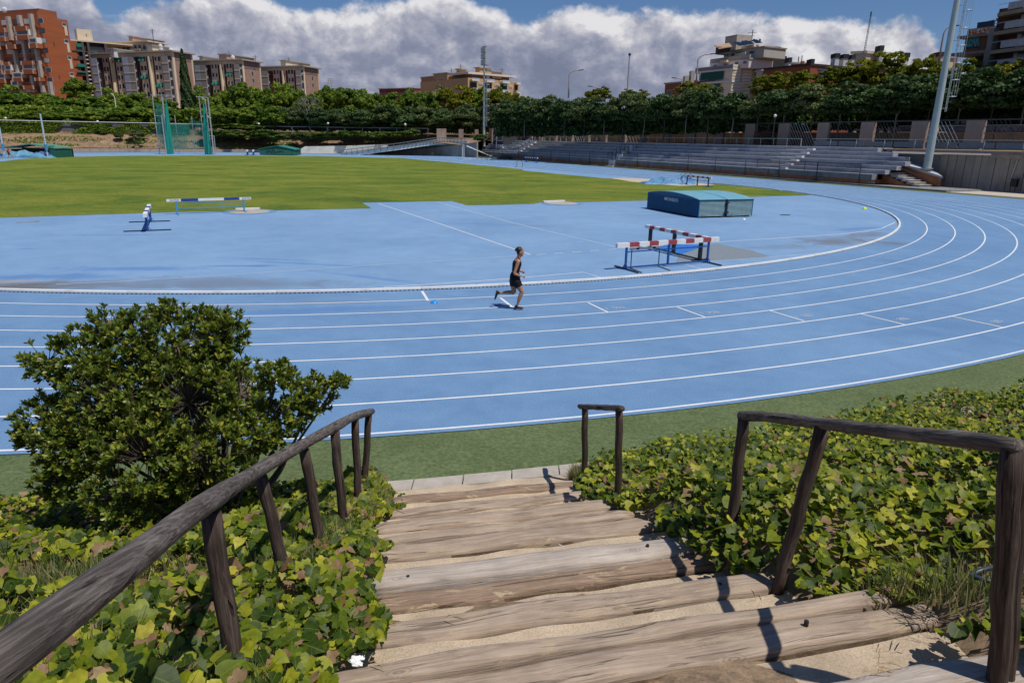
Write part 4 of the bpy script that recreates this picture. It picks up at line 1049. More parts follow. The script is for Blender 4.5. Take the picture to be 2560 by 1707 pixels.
# the one seen end-on: floor bars run across the view
B1, B2 = gnd(369.5, 578), gnd(377.5, 555.2)
t_, st, d, sd_, tot = steeple('white and blue steeplechase hurdle seen end-on with dark floor bars', B1, B2, 0.82, .55, .5, [0, .22, .36, .62, .78, 1], [m_bwhite, m_bblue, m_bwhite, m_bblue, m_bwhite], m_blue, [(-0.95, 0.95), (-0.85, 0.95)], [(0.5, .035), (0.25, .035)], legw=.10, foot_m=mat('navy_bar', (0.012, 0.035, 0.09), .5, .2, 8), bd=.16, bh=.16)
def hurdle(label, P1, P2, toward, h=0.9, m_leg=m_black, name='hurdle', group='light hurdles', foot=0.6, thick=1.0):
    """light race hurdle: flat bar on two uprights with feet running one way"""
    P1 = np.array([*P1[:2], 0.0]); P2 = np.array([*P2[:2], 0.0]); d = unit(P2-P1); tw = np.array([*toward, 0.0]); tw = tw/np.linalg.norm(tw)
    t_ = thing(name, label, 'hurdle', (*((P1+P2)/2)[:2], 0.01), group); L = np.linalg.norm(P2-P1)
    a = P1-d*0.08; T_ = L+0.16; k = [0, .2, .29, .71, .8, 1]
    for i in range(5):
        p = a+d*T_*k[i]; q = a+d*T_*k[i+1]; part('bar_section', MB().beam([p[0], p[1], h-.035], [q[0], q[1], h-.035], .025*thick, .07*thick), [m_bwhite, m_black][i % 2], t_)
    for P_ in (P1, P2):
        part('upright', MB().beam([P_[0], P_[1], .03], [P_[0], P_[1], h-.07], .025*thick, .025*thick, up=d), m_leg, t_)
        f = P_+tw*foot; part('foot', MB().beam([P_[0], P_[1], .035], [f[0], f[1], .035], .045*thick, .04*thick), m_galv if m_leg is m_dgreen else m_black, t_)
    return t_
P1, P2 = gnd(1576.6, 671.8), gnd(1645.8, 666.6); f = gnd(1605, 683.5)-P1
hurdle('low white hurdle with green legs standing inside the blue framed red and white hurdle', P1, P2, f[:2], h=0.705, m_leg=m_dgreen, foot=float(np.linalg.norm(f[:2])))
for lb, x0, y0, x1, y1, th in [('white hurdle beside the red and white hurdle at the sand pit', 1709.5, 455.5, 1728, 457, 1.6), ('lone low hurdle on the back straight lane lines in front of the brick wall', 1292, 417.5, 1306.5, 418.3, 1.6),
        ('white topped hurdle at the foot of the stand just right of the white steps', 1843, 436.5, 1859, 438.5, 1.6), ('white topped hurdle leaning near the stand, left one of the pair below the brick wall', 1899, 442, 1925, 444.5, 1.5), ('white topped hurdle leaning near the stand, right one of the pair below the brick wall', 1927, 445, 1948, 447, 1.5),
        ('small hurdle at the far end of the straight below the dark cabin', 1219, 400, 1230, 400.5, 1.6)]:
    a, b = gnd(x0, y0), gnd(x1, y1); hurdle(lb, a, b, (-.5, -.8), thick=th, h=0.95)
B1, B2 = gnd(1315, 405.8), gnd(1341, 407.4)
steeple('steeplechase hurdle at the far foot of the stand with blue legs', B1, B2, 0.95, .3, .4, RB, [m_bwhite, m_bblue]*5+[m_bwhite], m_blue, [(0.5, -0.5)]*2, [(0.4, .05)], legw=.14, bh=.2)
for i, (px, lab) in enumerate([(618.5, 'left'), (633.5, 'right')]):
    B1 = gnd(px, 388.6); B2 = B1+np.array([-1.2, 3.6, 0]); steeple(f'far blue and white steeplechase hurdle seen end-on, {lab} of two beside the green hut', B1, B2, 1.05, .4, .4, [0, .5, 1], [m_bwhite]*2, m_blue, [(-.7, .7)]*2, [(0.5, .05)], legw=.22, bh=.3, gusset=False, bd=.3)

# ---- mat cover with arched roof, in two halves, louvred all round
hc1, hc2, hc3 = gnd(1616.9, 521), gnd(1745.3, 545.6), gnd(1869.5, 540.3)
ax_ = unit(hc2-hc1); LA = float(np.linalg.norm(hc2-hc1)); bx_ = np.array([-ax_[1], ax_[0], 0.0]); LB = float((hc3-hc2)@bx_)
hut = thing('mat_cover', 'blue louvred cover with arched roof over the high jump mat', 'mat cover', (*hc2[:2], 0.01))
m_hut = mat('hut_blue', (0.012, 0.095, 0.20), 0.45, 0.18, 5, dirt=(0.03, 0.07, 0.11), dscale=1.5, damt=0.5)
m_hut_sunlit = mat('hut_slat_sunlit', (0.26, 0.44, 0.50), 0.5, 0.12, 5, dirt=(0.16, 0.27, 0.33), damt=0.4)  # paler copy of the hut blue, sunlight on the end slats painted in
m_roof = mat('hut_roof', (0.155, 0.36, 0.46), 0.5, 0.08, 3, dirt=(0.24, 0.40, 0.45), dscale=1.1, damt=0.5)
m_dark = mat('dark_void', (0.006, 0.007, 0.009), 0.8, 0.1, 3)
off = np.array([hc2[0], hc2[1], 0.0])
def HP(a, b, z): return off-ax_*(LA-a)+bx_*b+np.array([0, 0, z])      # a: 0 at c1 .. LA at c2
halves = [(0.0, LB*0.485), (LB*0.515, LB)]
NS = 14; zt, zr = 1.0, 1.235
for hi, (b0, b1) in enumerate(halves):
    part('inner_box', MB().obox(HP(0.06, b0+.06, 0.10), ax_*(LA-.12), bx_*(b1-b0-.12), (0, 0, .86)), m_dark if hi == 9 else mat('hut_inner', (0.008, 0.03, 0.06), .7, .1, 3), hut)
    K = 18; mb = MB()
    A, B, A2, B2 = [], [], [], []
    for k in range(K+1):
        a = -0.03+(LA+.06)*k/K; z = zt+(zr-zt)*math.sin(math.pi*k/K)**0.8
        A.append(HP(a, b0-.02, z+.02)); B.append(HP(a, b1+.02, z+.02)); A2.append(HP(a, b0-.02, z-.01)); B2.append(HP(a, b1+.02, z-.01))
    mb.strip(B, A); mb.strip(A2, B2); mb.strip(A, A2); mb.strip(B2, B)
    part('roof', mb, m_roof, hut, smooth=False)
    for bb in ([b0+.004] if hi == 0 else [b1-.034]):       # gable filling under the arch
        mb = MB(); lo = [HP(LA*k/K, bb, zt-.06) for k in range(K+1)]; up_ = [HP(LA*k/K, bb, zt-.01+(zr-zt)*math.sin(math.pi*k/K)**0.8) for k in range(K+1)]
        mb.strip(lo, up_); mb.strip([p+bx_*.03 for p in up_], [p+bx_*.03 for p in lo]); part('gable', mb, m_hut, hut)
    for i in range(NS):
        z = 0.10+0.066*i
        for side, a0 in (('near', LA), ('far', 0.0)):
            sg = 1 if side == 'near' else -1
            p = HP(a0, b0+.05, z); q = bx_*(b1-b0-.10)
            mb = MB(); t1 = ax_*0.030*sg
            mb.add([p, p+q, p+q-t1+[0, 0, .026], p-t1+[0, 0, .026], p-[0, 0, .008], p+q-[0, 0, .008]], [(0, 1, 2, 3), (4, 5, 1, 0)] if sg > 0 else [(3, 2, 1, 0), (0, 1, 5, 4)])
            part('slat', mb, m_hut_sunlit, hut)
    for a0 in (0.0, LA):
        for bb in (b0, b1-.05): part('corner_post', MB().obox(HP(a0-(.05 if a0 else 0), bb, .05), ax_*.05, bx_*.05, (0, 0, zt-.06)), m_hut if bb not in (b0,) or hi else mat('post_blue', (0.02, 0.15, 0.33), .5, .1, 5), hut)
sl = None
for bb, sg in ((0.0, -1), (LB, 1)):
    for i in range(NS+1):
        z = 0.08+0.0625*i; p = HP(0.05, bb, z); q = ax_*(LA-.1); t1 = bx_*.022*sg
        mb = MB().add([p+t1, p+q+t1, p+q+[0, 0, .05], p+[0, 0, .05], p-[0, 0, .008], p+q-[0, 0, .008]], [(3, 2, 1, 0), (0, 1, 5, 4)] if sg > 0 else [(0, 1, 2, 3), (4, 5, 1, 0)])
        part('slat', mb, m_hut, hut)
textpart('MONDO', hut, HP(LA*0.36, -0.03, 0.70), ax_, (0, 0, 1), LA*0.265, m_white, bold=0.012, squash=0.20)
for b in (0.35, LB*.42, LB*.58, LB-.35):
    for a in (0.2, LA-.12):
        part('wheel', MB().tube([HP(a, b-.03, .055), HP(a, b+.03, .055)], .05, 12), m_black, hut)
    part('axle', MB().beam(HP(LA+.02, b-.16, .08), HP(LA+.02, b+.16, .08), .06, .05), mat('rust_brown', (0.06, 0.04, 0.03), .7, .3, 10), hut)
part('latch', MB().beam(HP(LA+.03, LB*.5, .15), HP(LA+.03, LB*.5, .95), .05, .05).beam(HP(LA+.05, LB*.5-.14, .3), HP(LA+.05, LB*.5+.14, .3), .04, .1).beam(HP(LA+.05, LB*.5-.1, .85), HP(LA+.05, LB*.5+.14, .85), .04, .06), m_black, hut)
part('tow_bar', MB().tube([HP(LA-.1, LB, .08), HP(LA-.3, LB+.62, .06)], .015, 6), m_galv, hut)

# ---- markers and odds and ends
def dome(name, label, cat, P_, r, h, m_, group=None):
    mb = MB(); K = 20; prof = [(1.0, 0), (0.97, .12), (0.72, .55), (0.45, .88), (0.28, 1.0), (0.2, .95)]
    for q, z in prof:
        for k in range(K): mb.v.append((P_[0]+r*q*math.cos(2*math.pi*k/K), P_[1]+r*q*math.sin(2*math.pi*k/K), .008+h*z))
    for j in range(len(prof)-1):
        for k in range(K): mb.f.append((j*K+k, j*K+(k+1) % K, (j+1)*K+(k+1) % K, (j+1)*K+k)); mb.mi.append(0)
    return tag(part(name, mb, m_, smooth=True), label, cat, group)
m_cy = mat('cyan_plastic', (0.01, 0.28, 0.72), 0.35, 0.05, 5)
dome('marker_cone', 'low blue saucer cone on the second lane line', 'cone', gnd(1085.5, 757), 0.10, 0.055, m_cy, 'blue saucer cones')
dome('marker_cone', 'low blue saucer cone just behind the white kerb left of the runner', 'cone', gnd(1192, 716.5), 0.10, 0.075, m_cy, 'blue saucer cones')
P_ = gnd(2161, 523.5); dome('marker_cone', 'lime yellow cone inside the kerb at the far bend', 'cone', P_, 0.14, 0.14, mat('lime_plastic', (0.55, 0.85, 0.03), .4, .05, 5))
P_ = gnd(1055, 724.5); tag(part('tape_patch', MB().obox([P_[0]-.05, P_[1]-.03, .06], (.10, 0, 0), (0, .09, 0), (0, 0, .006)), mat('orange_tape', (0.75, 0.28, 0.05), .6, .05, 5)), 'orange tape mark on top of the white kerb', 'tape')
P_ = gnd(1963, 538.5); tag(part('dark_bar', MB().obox([P_[0]-.28, P_[1]-.06, .01], (.56, .02, 0), (0, .10, 0), (0, 0, .03)), m_black), 'flat dark bar lying on the blue surface near the kerb', 'bar')
P_ = gnd(1860, 549.5); dome('marker_cone', 'small white cone by the wheel of the louvred cover', 'cone', P_, 0.09, 0.07, m_bwhite)
a, b = gnd(42, 557.5), gnd(89, 555.5)
t_ = thing('floor_frame', 'small rusty floor frame lying on the blue surface near the grass at far left', 'frame', (*((a+b)/2)[:2], .01))
part('bar', MB().beam([*a[:2], .03], [*b[:2], .03], .04, .03).beam([*b[:2], .03], [b[0], b[1]+.3, .05], .04, .04).beam([*a[:2], .03], [a[0]-.02, a[1]+.15, .03], .03, .03), mat('rusty_white', (0.42, 0.34, 0.28), .7, .25, 12), t_)
# sand pit with a crumpled blue tarpaulin at its end
pit = [gnd(*q)[:2] for q in [(1524, 446), (1580, 455), (1640, 461), (1700, 465.5), (1790, 463), (1700, 453), (1640, 449), (1560, 445.5)]]
mb = MB().add([(x, y, 0.020) for x, y in pit][::1], [tuple(range(len(pit)))]); structure('sand_pit', mb, mat('pit_sand', (0.50, 0.41, 0.31), 0.95, 0.15, 3))
def crumple(name, label, cat, P_, du, dv, h, nu, nv, m_, seed, group=None, parent=None, fold=6.0):
    rr = random.Random(seed); mb = MB(); P_ = np.array(P_, float); du = np.array(du, float); dv = np.array(dv, float)
    for j in range(nv+1):
        for i in range(nu+1):
            a, b = i/nu, j/nv; env = (math.sin(math.pi*a)*math.sin(math.pi*b))**0.5
            q = P_+du*(a-.5)*(1+.12*mn.noise(Vector((a*4, b*4, seed))))+dv*(b-.5)*(1+.2*mn.noise(Vector((b*5, a*3, seed+7))))
            z = h*env*(0.45+0.9*abs(mn.noise(Vector((a*fold+seed, b*fold*.6, 1.3))))+0.35*abs(mn.noise(Vector((a*fold*2.3, b*fold*2, seed)))))+.012
            mb.v.append((q[0], q[1], P_[2]+z))
    for j in range(nv):
        for i in range(nu): a = j*(nu+1)+i; mb.f.append((a, a+1, a+nu+2, a+nu+1)); mb.mi.append(0)
    o = part(name, mb, m_, parent)
    if parent is None: tag(o, label, cat, group)
    return o
m_tarp = mat('blue_tarp', (0.10, 0.24, 0.42), 0.5, 0.25, 1.5, dirt=(0.30, 0.45, 0.60), dscale=1.2, damt=0.7)
crumple('tarpaulin', 'crumpled blue tarpaulin lying along the near end of the sand pit', 'tarpaulin', gnd(1668, 459.5), (5.2, 0.6, 0), (-.3, 3.4, 0), 0.55, 60, 26, m_tarp, 3)
crumple('tarpaulin', 'bunched heap of blue tarpaulin behind the small red and white hurdle', 'tarpaulin', gnd(1712, 459.5), (1.9, 0.3, 0), (-.1, 1.6, 0), 1.15, 26, 18, m_tarp, 8)

# ================================================================== the runner
m_skin = mat('tanned_skin', (0.40, 0.19, 0.11), 0.5, 0.10, 6, spec=0.4)
m_cloth = mat('black_sportswear', (0.009, 0.009, 0.010), 0.75, 0.25, 10, spec=0.2)
m_hair = mat('dark_brown_hair', (0.018, 0.010, 0.007), 0.55, 0.4, 40, stretch=(1, 1, 4))
m_shoe = mat('black_shoe', (0.012, 0.012, 0.013), 0.55, 0.2, 20)
m_sole = mat('shoe_sole', (0.10, 0.07, 0.05), 0.7, 0.1, 20)
def loft(mb, pts, rad_, lat=(0, 1, 0), seg=14, capr=True):
    """closed limb: elliptical sections; rad_ = (across, front-back) at each point"""
    pts = [np.array(p, float) for p in pts]; lat = np.array(lat, float); o = len(mb.v); n = len(pts)
    rows = []
    for i, p in enumerate(pts):
        d = unit((pts[min(i+1, n-1)]-pts[max(i-1, 0)])); s_ = lat-d*(lat@d); s_ = unit(s_); f = np.cross(d, s_); ra, rb = rad_[i] if isinstance(rad_[i], tuple) else (rad_[i], rad_[i])
        rows.append([tuple(p+s_*math.cos(2*math.pi*k/seg)*ra+f*math.sin(2*math.pi*k/seg)*rb) for k in range(seg)])
    d0 = unit(pts[0]-pts[1]); d1 = unit(pts[-1]-pts[-2])
    def rr(i): return min(rad_[i]) if isinstance(rad_[i], tuple) else rad_[i]
    for r_ in rows: mb.v += r_
    for i in range(n-1):
        for k in range(seg): k2 = (k+1) % seg; mb.f.append((o+i*seg+k, o+(i+1)*seg+k, o+(i+1)*seg+k2, o+i*seg+k2)); mb.mi.append(0)
    mb.v.append(tuple(pts[0]+d0*rr(0)*(.7 if capr else 0))); mb.v.append(tuple(pts[-1]+d1*rr(n-1)*(.7 if capr else 0)))
    c0, c1 = len(mb.v)-2, len(mb.v)-1
    for k in range(seg):
        k2 = (k+1) % seg; mb.f.append((c0, o+k, o+k2)); mb.mi.append(0); mb.f.append((c1, o+(n-1)*seg+k2, o+(n-1)*seg+k)); mb.mi.append(0)
    return mb
def remesh(o, vox, sm=4):
    m1 = o.modifiers.new('merge', 'REMESH'); m1.mode = 'VOXEL'; m1.voxel_size = vox; m1.use_smooth_shade = True
    if sm: m2 = o.modifiers.new('soften', 'SMOOTH'); m2.iterations = sm; m2.factor = 0.5
    return o
Y0 = 17.09
def J(x, y, dy=0.0): return np.array([0.14+(x-905)/768.0, Y0+dy, (1425-y)/755.0+0.012])
runner = thing('person', 'woman running in lane two in black top, shorts and shoes, hair in a bun', 'person', (0.14, Y0, 0.01))
N_, F_ = -1, 1     # near and far side
body = MB()
# trunk
loft(body, [J(842, 905), J(838, 850), J(838, 780), J(845, 715), J(858, 640), J(872, 560), J(885, 490), J(893, 450)], [(.135, .10), (.165, .125), (.155, .118), (.105, .088), (.112, .095), (.128, .108), (.135, .088), (.080, .06)], seg=20)
loft(body, [J(893, 462), J(905, 425), J(925, 380)], [(.062, .06), (.050, .052), (.05, .055)])
# head: skull, jaw, nose, lips, ears
loft(body, [J(948, 405), J(944, 372), J(934, 330), J(926, 290), J(926, 268)], [(.040, .045), (.058, .070), (.070, .090), (.072, .092), (.055, .07)], seg=16)
loft(body, [J(978, 398), J(962, 386), J(945, 372)], [.022, .034, .045])
loft(body, [J(994, 362), J(998, 352), J(983, 330)], [.010, .013, .010], seg=8)
loft(body, [J(988, 376, 0), J(976, 377, 0)], [(.022, .008), (.024, .010)], seg=8)
for s_ in (N_, F_): loft(body, [J(932, 352, s_*.068), J(930, 332, s_*.076), J(932, 318, s_*.070)], [.009, .014, .010], seg=8)
# arms
def arm(sh, el, wr, ha, s_):
    loft(body, [sh+np.array([.005, -s_*.03, .035]), sh, sh*.6+el*.4, sh*.25+el*.75, el], [.052, .054, .044, .038, .036], seg=12)
    loft(body, [el, el*.7+wr*.3, el*.3+wr*.7, wr, wr*.5+ha*.5], [.036, .038, .030, .023, (.030, .020)], seg=12)
    d = unit(ha-wr); up_ = unit(np.cross(d, np.array([0, 1.0, 0]))); lat = np.cross(up_, d)
    loft(body, [wr, wr+d*.04, wr+d*.085], [(.026, .017), (.038, .018), (.040, .017)], lat=lat, seg=10)
    for k in range(4):       # curled fingers
        r0 = wr+d*.080+lat*(-.030+.020*k); c = [1.0, 1.1, 1.05, .85][k]
        loft(body, [r0, r0+d*.024*c-up_*.004, r0+d*.030*c-up_*.024*c, r0+d*.008*c-up_*.036*c], [.0092, .0090, .0085, .0080], seg=7)
    r0 = wr+d*.025+lat*s_*-.030; loft(body, [r0, r0+d*.03-lat*s_*.012-up_*.012, r0+d*.052-up_*.022], [.012, .010, .009], seg=7)
arm(J(893, 500, -.150), J(822, 718, -.205), J(945, 772, -.15), J(1020, 780, -.11), N_)
arm(J(905, 500, .150), J(880, 690, .215), J(955, 722, .13), J(1010, 712, .07), F_)
# legs
def leg(hip, kn, an, toe, heel, s_):
    loft(body, [hip+(hip-kn)*.12, hip, hip*.66+kn*.34, hip*.33+kn*.67, kn], [(.088, .098), (.092, .104), (.080, .090), (.062, .068), (.050, .055)], seg=16)
    calf = np.array(unit(np.cross(np.array([0, 1.0, 0]), an-kn)))*0.012
    loft(body, [kn, kn*.78+an*.22+calf, kn*.55+an*.45+calf, kn*.2+an*.8, an], [(.048, .050), (.050, .054), (.046, .050), (.030, .032), (.027, .031)], seg=14)
    loft(body, [an, an*.5+heel*.5, an*.3+heel*.3+toe*.4, toe*.8+heel*.2], [.030, .032, .030, (.034, .018)], seg=10)
kN, aN = J(982, 1090, -.10), J(884, 1358, -.10); kF, aF = J(822, 1135, .10), J(530, 1142, .10)
leg(J(872, 900, -.085), kN, aN, J(1005, 1412, -.10), J(838, 1405, -.10), N_)
leg(J(812, 900, .085), kF, aF, J(440, 1270, .10), J(482, 1095, .10), F_)
remesh(part('body', body, m_skin, runner), 0.0085, 5)
# clothing follows the body a little outside it
top = MB()
loft(top, [J(846, 705), J(858, 640), J(872, 560), J(882, 500)], [(.114, .097), (.121, .104), (.138, .119), (.136, .10)], seg=20, capr=False)
for s_ in (N_, F_):
    loft(top, [J(930, 520, s_*.075), J(925, 462, s_*.075), J(900, 428, s_*.068), J(860, 455, s_*.06), J(815, 520, s_*.045), J(800, 590, s_*.05)], [(.026, .014), (.022, .012), (.020, .011), (.022, .012), (.030, .014), (.05, .02)], seg=10)
remesh(part('tank_top', top, m_cloth, runner), 0.009, 3)
sh = MB()
loft(sh, [J(842, 945), J(838, 850), J(838, 780), J(845, 715)], [(.150, .112), (.176, .137), (.166, .130), (.128, .098)], seg=20, capr=False)
def sl_(h_, k_, dy): return h_, k_
hN = J(872, 900, -.085); loft(sh, [hN+(hN-kN)*.12, hN, hN*.66+kN*.34, hN*.58+kN*.42], [(.095, .110), (.102, .116), (.094, .102), (.090, .097)], seg=18, capr=False)
hF = J(812, 900, .085); loft(sh, [hF+(hF-kF)*.12, hF, hF*.66+kF*.34, hF*.60+kF*.40], [(.095, .110), (.100, .114), (.094, .101), (.090, .097)], seg=18, capr=False)
remesh(part('shorts', sh, m_cloth, runner), 0.009, 3)
hair = MB(); loft(hair, [J(905, 385), J(902, 350), J(908, 312), J(918, 275), J(930, 256)], [(.035, .035), (.062, .055), (.081, .082), (.079, .092), (.055, .065)], seg=18)
loft(hair, [J(930, 300), J(962, 276), J(985, 285)], [(.072, .03), (.062, .022), (.045, .012)], seg=12)
remesh(part('hair', hair, m_hair, runner), 0.009, 3)
bun = MB().sphere(J(858, 288), .040, 12, 8, sq=(1.0, .95, .95)); bun.sphere(J(842, 300), .022, 8, 6); part('bun', bun, m_hair, runner, smooth=True)
part('eyes', MB().sphere(J(981, 330, -.036), .0095, 8, 6).sphere(J(981, 330, .036), .0095, 8, 6), m_black, runner, smooth=True)
for (an, heel, toe, nm) in [(aN, J(832, 1408, -.10), J(1010, 1413, -.10), 0), (aF, J(476, 1092, .10), J(436, 1275, .10), 1)]:
    d = unit(toe-heel); up_ = unit((an-heel)-d*((an-heel)@d)); mb = MB()
    L = float(np.linalg.norm(toe-heel))
    loft(mb, [heel+d*.012+up_*.028, heel+d*L*.3+up_*.030, heel+d*L*.6+up_*.026, heel+d*L*.85+up_*.018, toe-d*.004+up_*.014], [(.034, .034), (.038, .036), (.042, .028), (.040, .021), (.026, .014)], seg=14)
    loft(mb, [heel+d*.045+up_*.055, an+up_*.012], [.036, .036], seg=12)
    o = remesh(part('shoe', mb, m_shoe, runner), 0.007, 2)
    s2 = MB(); loft(s2, [heel+up_*.006, heel+d*L*.3+up_*.004, heel+d*L*.6+up_*.004, toe+up_*.006], [(.036, .010), (.038, .011), (.044, .010), (.03, .008)], seg=12); part('sole', s2, m_sole, o, smooth=True)
part('phone', MB().beam(J(985, 716, .02), J(1010, 735, .0), .06, .012), m_black, runner)
# ================================================================== the grandstand side
def bump_stripe(*a): pass
m_brick = mat('orange_brick', (0.32, 0.13, 0.065), 0.85, 0.22, 2.2, bump=0.3, bscale=14, dirt=(0.12, 0.07, 0.05), dscale=0.8, damt=0.6)
m_grey = mat('stand_concrete', (0.33, 0.335, 0.37), 0.85, 0.10, 1.2, dirt=(0.13, 0.13, 0.14), dscale=0.7, damt=0.5)
m_fasc = mat('stained_concrete', (0.22, 0.22, 0.22), 0.9, 0.18, 1.0, dirt=(0.07, 0.065, 0.06), dscale=1.6, damt=0.75, stretch=(1, 1, 0.5))
m_nose = mat('white_nosing', (0.62, 0.62, 0.63), 0.7, 0.10, 3, dirt=(0.38, 0.38, 0.40), dscale=1.5)
m_pinkc = mat('pinkish_concrete', (0.33, 0.235, 0.195), 0.9, 0.14, 2, bump=0.3, dirt=(0.20, 0.14, 0.11), dscale=0.9, damt=0.6, stretch=(1, 1, .35))
m_wallc = mat('weathered_wall', (0.345, 0.30, 0.25), 0.9, 0.12, 1.0, bump=0.3, dirt=(0.17, 0.14, 0.11), dscale=0.55, damt=0.7, stretch=(1, 1, .4))
m_lav = mat('lavender_white', (0.55, 0.56, 0.63), 0.7, 0.06, 2)
m_dsteel = mat('dark_steel', (0.045, 0.048, 0.055), 0.5, 0.2, 6)
m_lamp = mat('pole_grey_green', (0.36, 0.43, 0.43), 0.5, 0.08, 1.5, dirt=(0.25, 0.30, 0.30), dscale=1.0, damt=0.4)
m_glass = mat('dark_glass', (0.02, 0.025, 0.03), 0.12, 0.2, 4, spec=0.6)
def EB(mb, e0, m0, z0, e1, m1, z1, mi=0):
    """box in the stand's frame"""
    return mb.obox(em(e0, m0, z0), np.append(Ev*(e1-e0), 0), np.append(Mv*(m1-m0), 0), (0, 0, z1-z0), mi)
def on_m(px, py, mm):
    P_ = onplane(px, py, em(0, mm), np.append(Mv, 0)); e_, _ = to_em(P_); return e_, P_[2]
E_L = 114.5
stand = thing('grandstand', 'long grey stepped concrete grandstand on a brick base along the far straight', 'grandstand', em(55, 0, 0))
part('plinth', EB(MB(), -0.4, 0.0, -.05, E_L, 0.62, 0.14), m_fasc, stand)
part('platform', EB(MB(), -0.4, 0.62, -.05, 12, 5.2, 0.12), m_fasc, stand)
part('brick_base', EB(MB(), 8.3, 0.64, 0.14, E_L, 5, 0.60), m_brick, stand)
part('fascia', EB(MB(), 8.0, 0.60, 0.60, E_L, 1.45, 1.17), m_fasc, stand)
ends = [8.0, 7.2, 6.6, 6.3, 7.0, 9.0, 11.5]
for k in range(7):
    z = 1.18+0.43*k; m0 = 0.60+0.80*k
    o = part('tier', EB(MB(), ends[k], m0+(0.02 if k else 0.04), (z-.43 if k else 1.17), E_L, m0+(0.82 if k < 6 else 2.4), z), m_grey, stand)
    part('nosing', EB(MB(), ends[k], m0-0.005, z-0.055, E_L-.02, m0+0.10, z+0.008), m_nose, o)
for e_ in (on_m(2176, 455, .6)[0], on_m(2053, 446, .6)[0], on_m(1938, 437, .6)[0], on_m(1850, 430, .6)[0], on_m(1767, 425, .6)[0], on_m(1693, 420, .6)[0], on_m(1627, 415, .6)[0], on_m(1566, 411, .6)[0], on_m(1512, 408, .6)[0], on_m(1463, 405, .6)[0], on_m(1420, 402, .6)[0], on_m(1385, 400, .6)[0]):
    part('vent', EB(MB(), e_-.42, .60, 0.26, e_+.42, 0.66, 0.50), mat('vent_grey', (.17, .18, .19), .7, .1, 5), stand)
# supports of the front railing, the railing with its thin bars
def railing(parent, e0, e1, mm, z0, h, posts, m_, bars=None, wd=0.05, mid=()):
    for e_ in np.arange(e0, e1+0.01, posts): part('railing_post', EB(MB(), e_-wd/2, mm-wd/2, z0, e_+wd/2, mm+wd/2, z0+h), m_, parent)
    mb = MB().beam(em(e0, mm, z0+h), em(e1, mm, z0+h), wd, wd)
    for q in mid: mb.beam(em(e0, mm, z0+q), em(e1, mm, z0+q), wd*.8, wd*.8)
    part('railing_rail', mb, m_, parent)
    if bars:
        mb = MB()
        for e_ in np.arange(e0, e1, bars): EB(mb, e_-.012, mm-.012, z0+.08, e_+.012, mm+.012, z0+h)
        o = part('railing_bars', mb, m_, parent, kind='stuff')
railing(stand, 9.4, 42.5, .52, 0.14, 1.95, 5.52, m_dsteel, None, .06)
railing(stand, 9.4, 24.0, .52, 1.17, 0.92, 7.3, m_dsteel, .16, .05)
railing(stand, 49.0, E_L-18, .52, 0.14, 1.95, 7.0, m_dsteel, None, .06)
railing(stand, 99.0, E_L, .52, 0.9, 1.2, 5.0, m_dsteel, None, .06)
# rail at the back of the top walkway
m_rl = mat('pale_rail', (0.38, 0.43, 0.42), .5, .1, 5)
e_gap = [on_m(2004, 348, 6.3)[0], on_m(2031, 348, 6.3)[0], on_m(1582, 345, 6.3)[0], on_m(1562, 345, 6.3)[0], on_m(1337, 344, 6.3)[0]]
railing(stand, e_gap[0], e_gap[2], 6.3, 3.76, 0.88, 2.25, m_rl, None, .06)
railing(stand, e_gap[3], e_gap[4], 6.3, 3.76, 0.88, 2.25, m_rl, None, .06)
railing(stand, -24, e_gap[1], 6.3, 3.70, 0.95, 3.55, m_rl, None, .06)
for i in range(12):
    e0 = e_gap[1]-.15-3.55*(i+1)
    if e0 < -24: break
    part('railing_panel', EB(MB(), e0+.12, 6.36, 3.86, e0+3.45, 6.39, 4.42), mat('slate_panel', (0.13, 0.155, 0.185), .6, .12, 1.5), stand)
# white blocks of the aisle steps
for k in range(6):
    px, py = [(1955, 423), (1969, 412), (1983, 402), (1996, 391), (2009, 381), (2024, 372)][k]
    e_, _ = on_m(px, py, .6+.8*k); z = 1.18+.43*k
    part('aisle_step', EB(MB(), e_-.5, .62+.8*k, z+.01, e_+.45, 1.05+.8*k, z+.215), m_nose, stand)
    part('aisle_step', EB(MB(), e_+.5, .64+.8*k, z+.01, e_+3.6, .98+.8*k, z+.05), m_nose, stand)
for k in range(6):
    px, py = [(1287, 385.5), (1296, 379.5), (1304, 374), (1313, 369), (1322, 363.5), (1331, 358)][k]
    e_, _ = on_m(px, py, .6+.8*k); z = 1.18+.43*k
    part('aisle_step', EB(MB(), e_-1.0, .62+.8*k, z+.01, e_+1.0, 1.05+.8*k, z+.23), m_nose, stand)
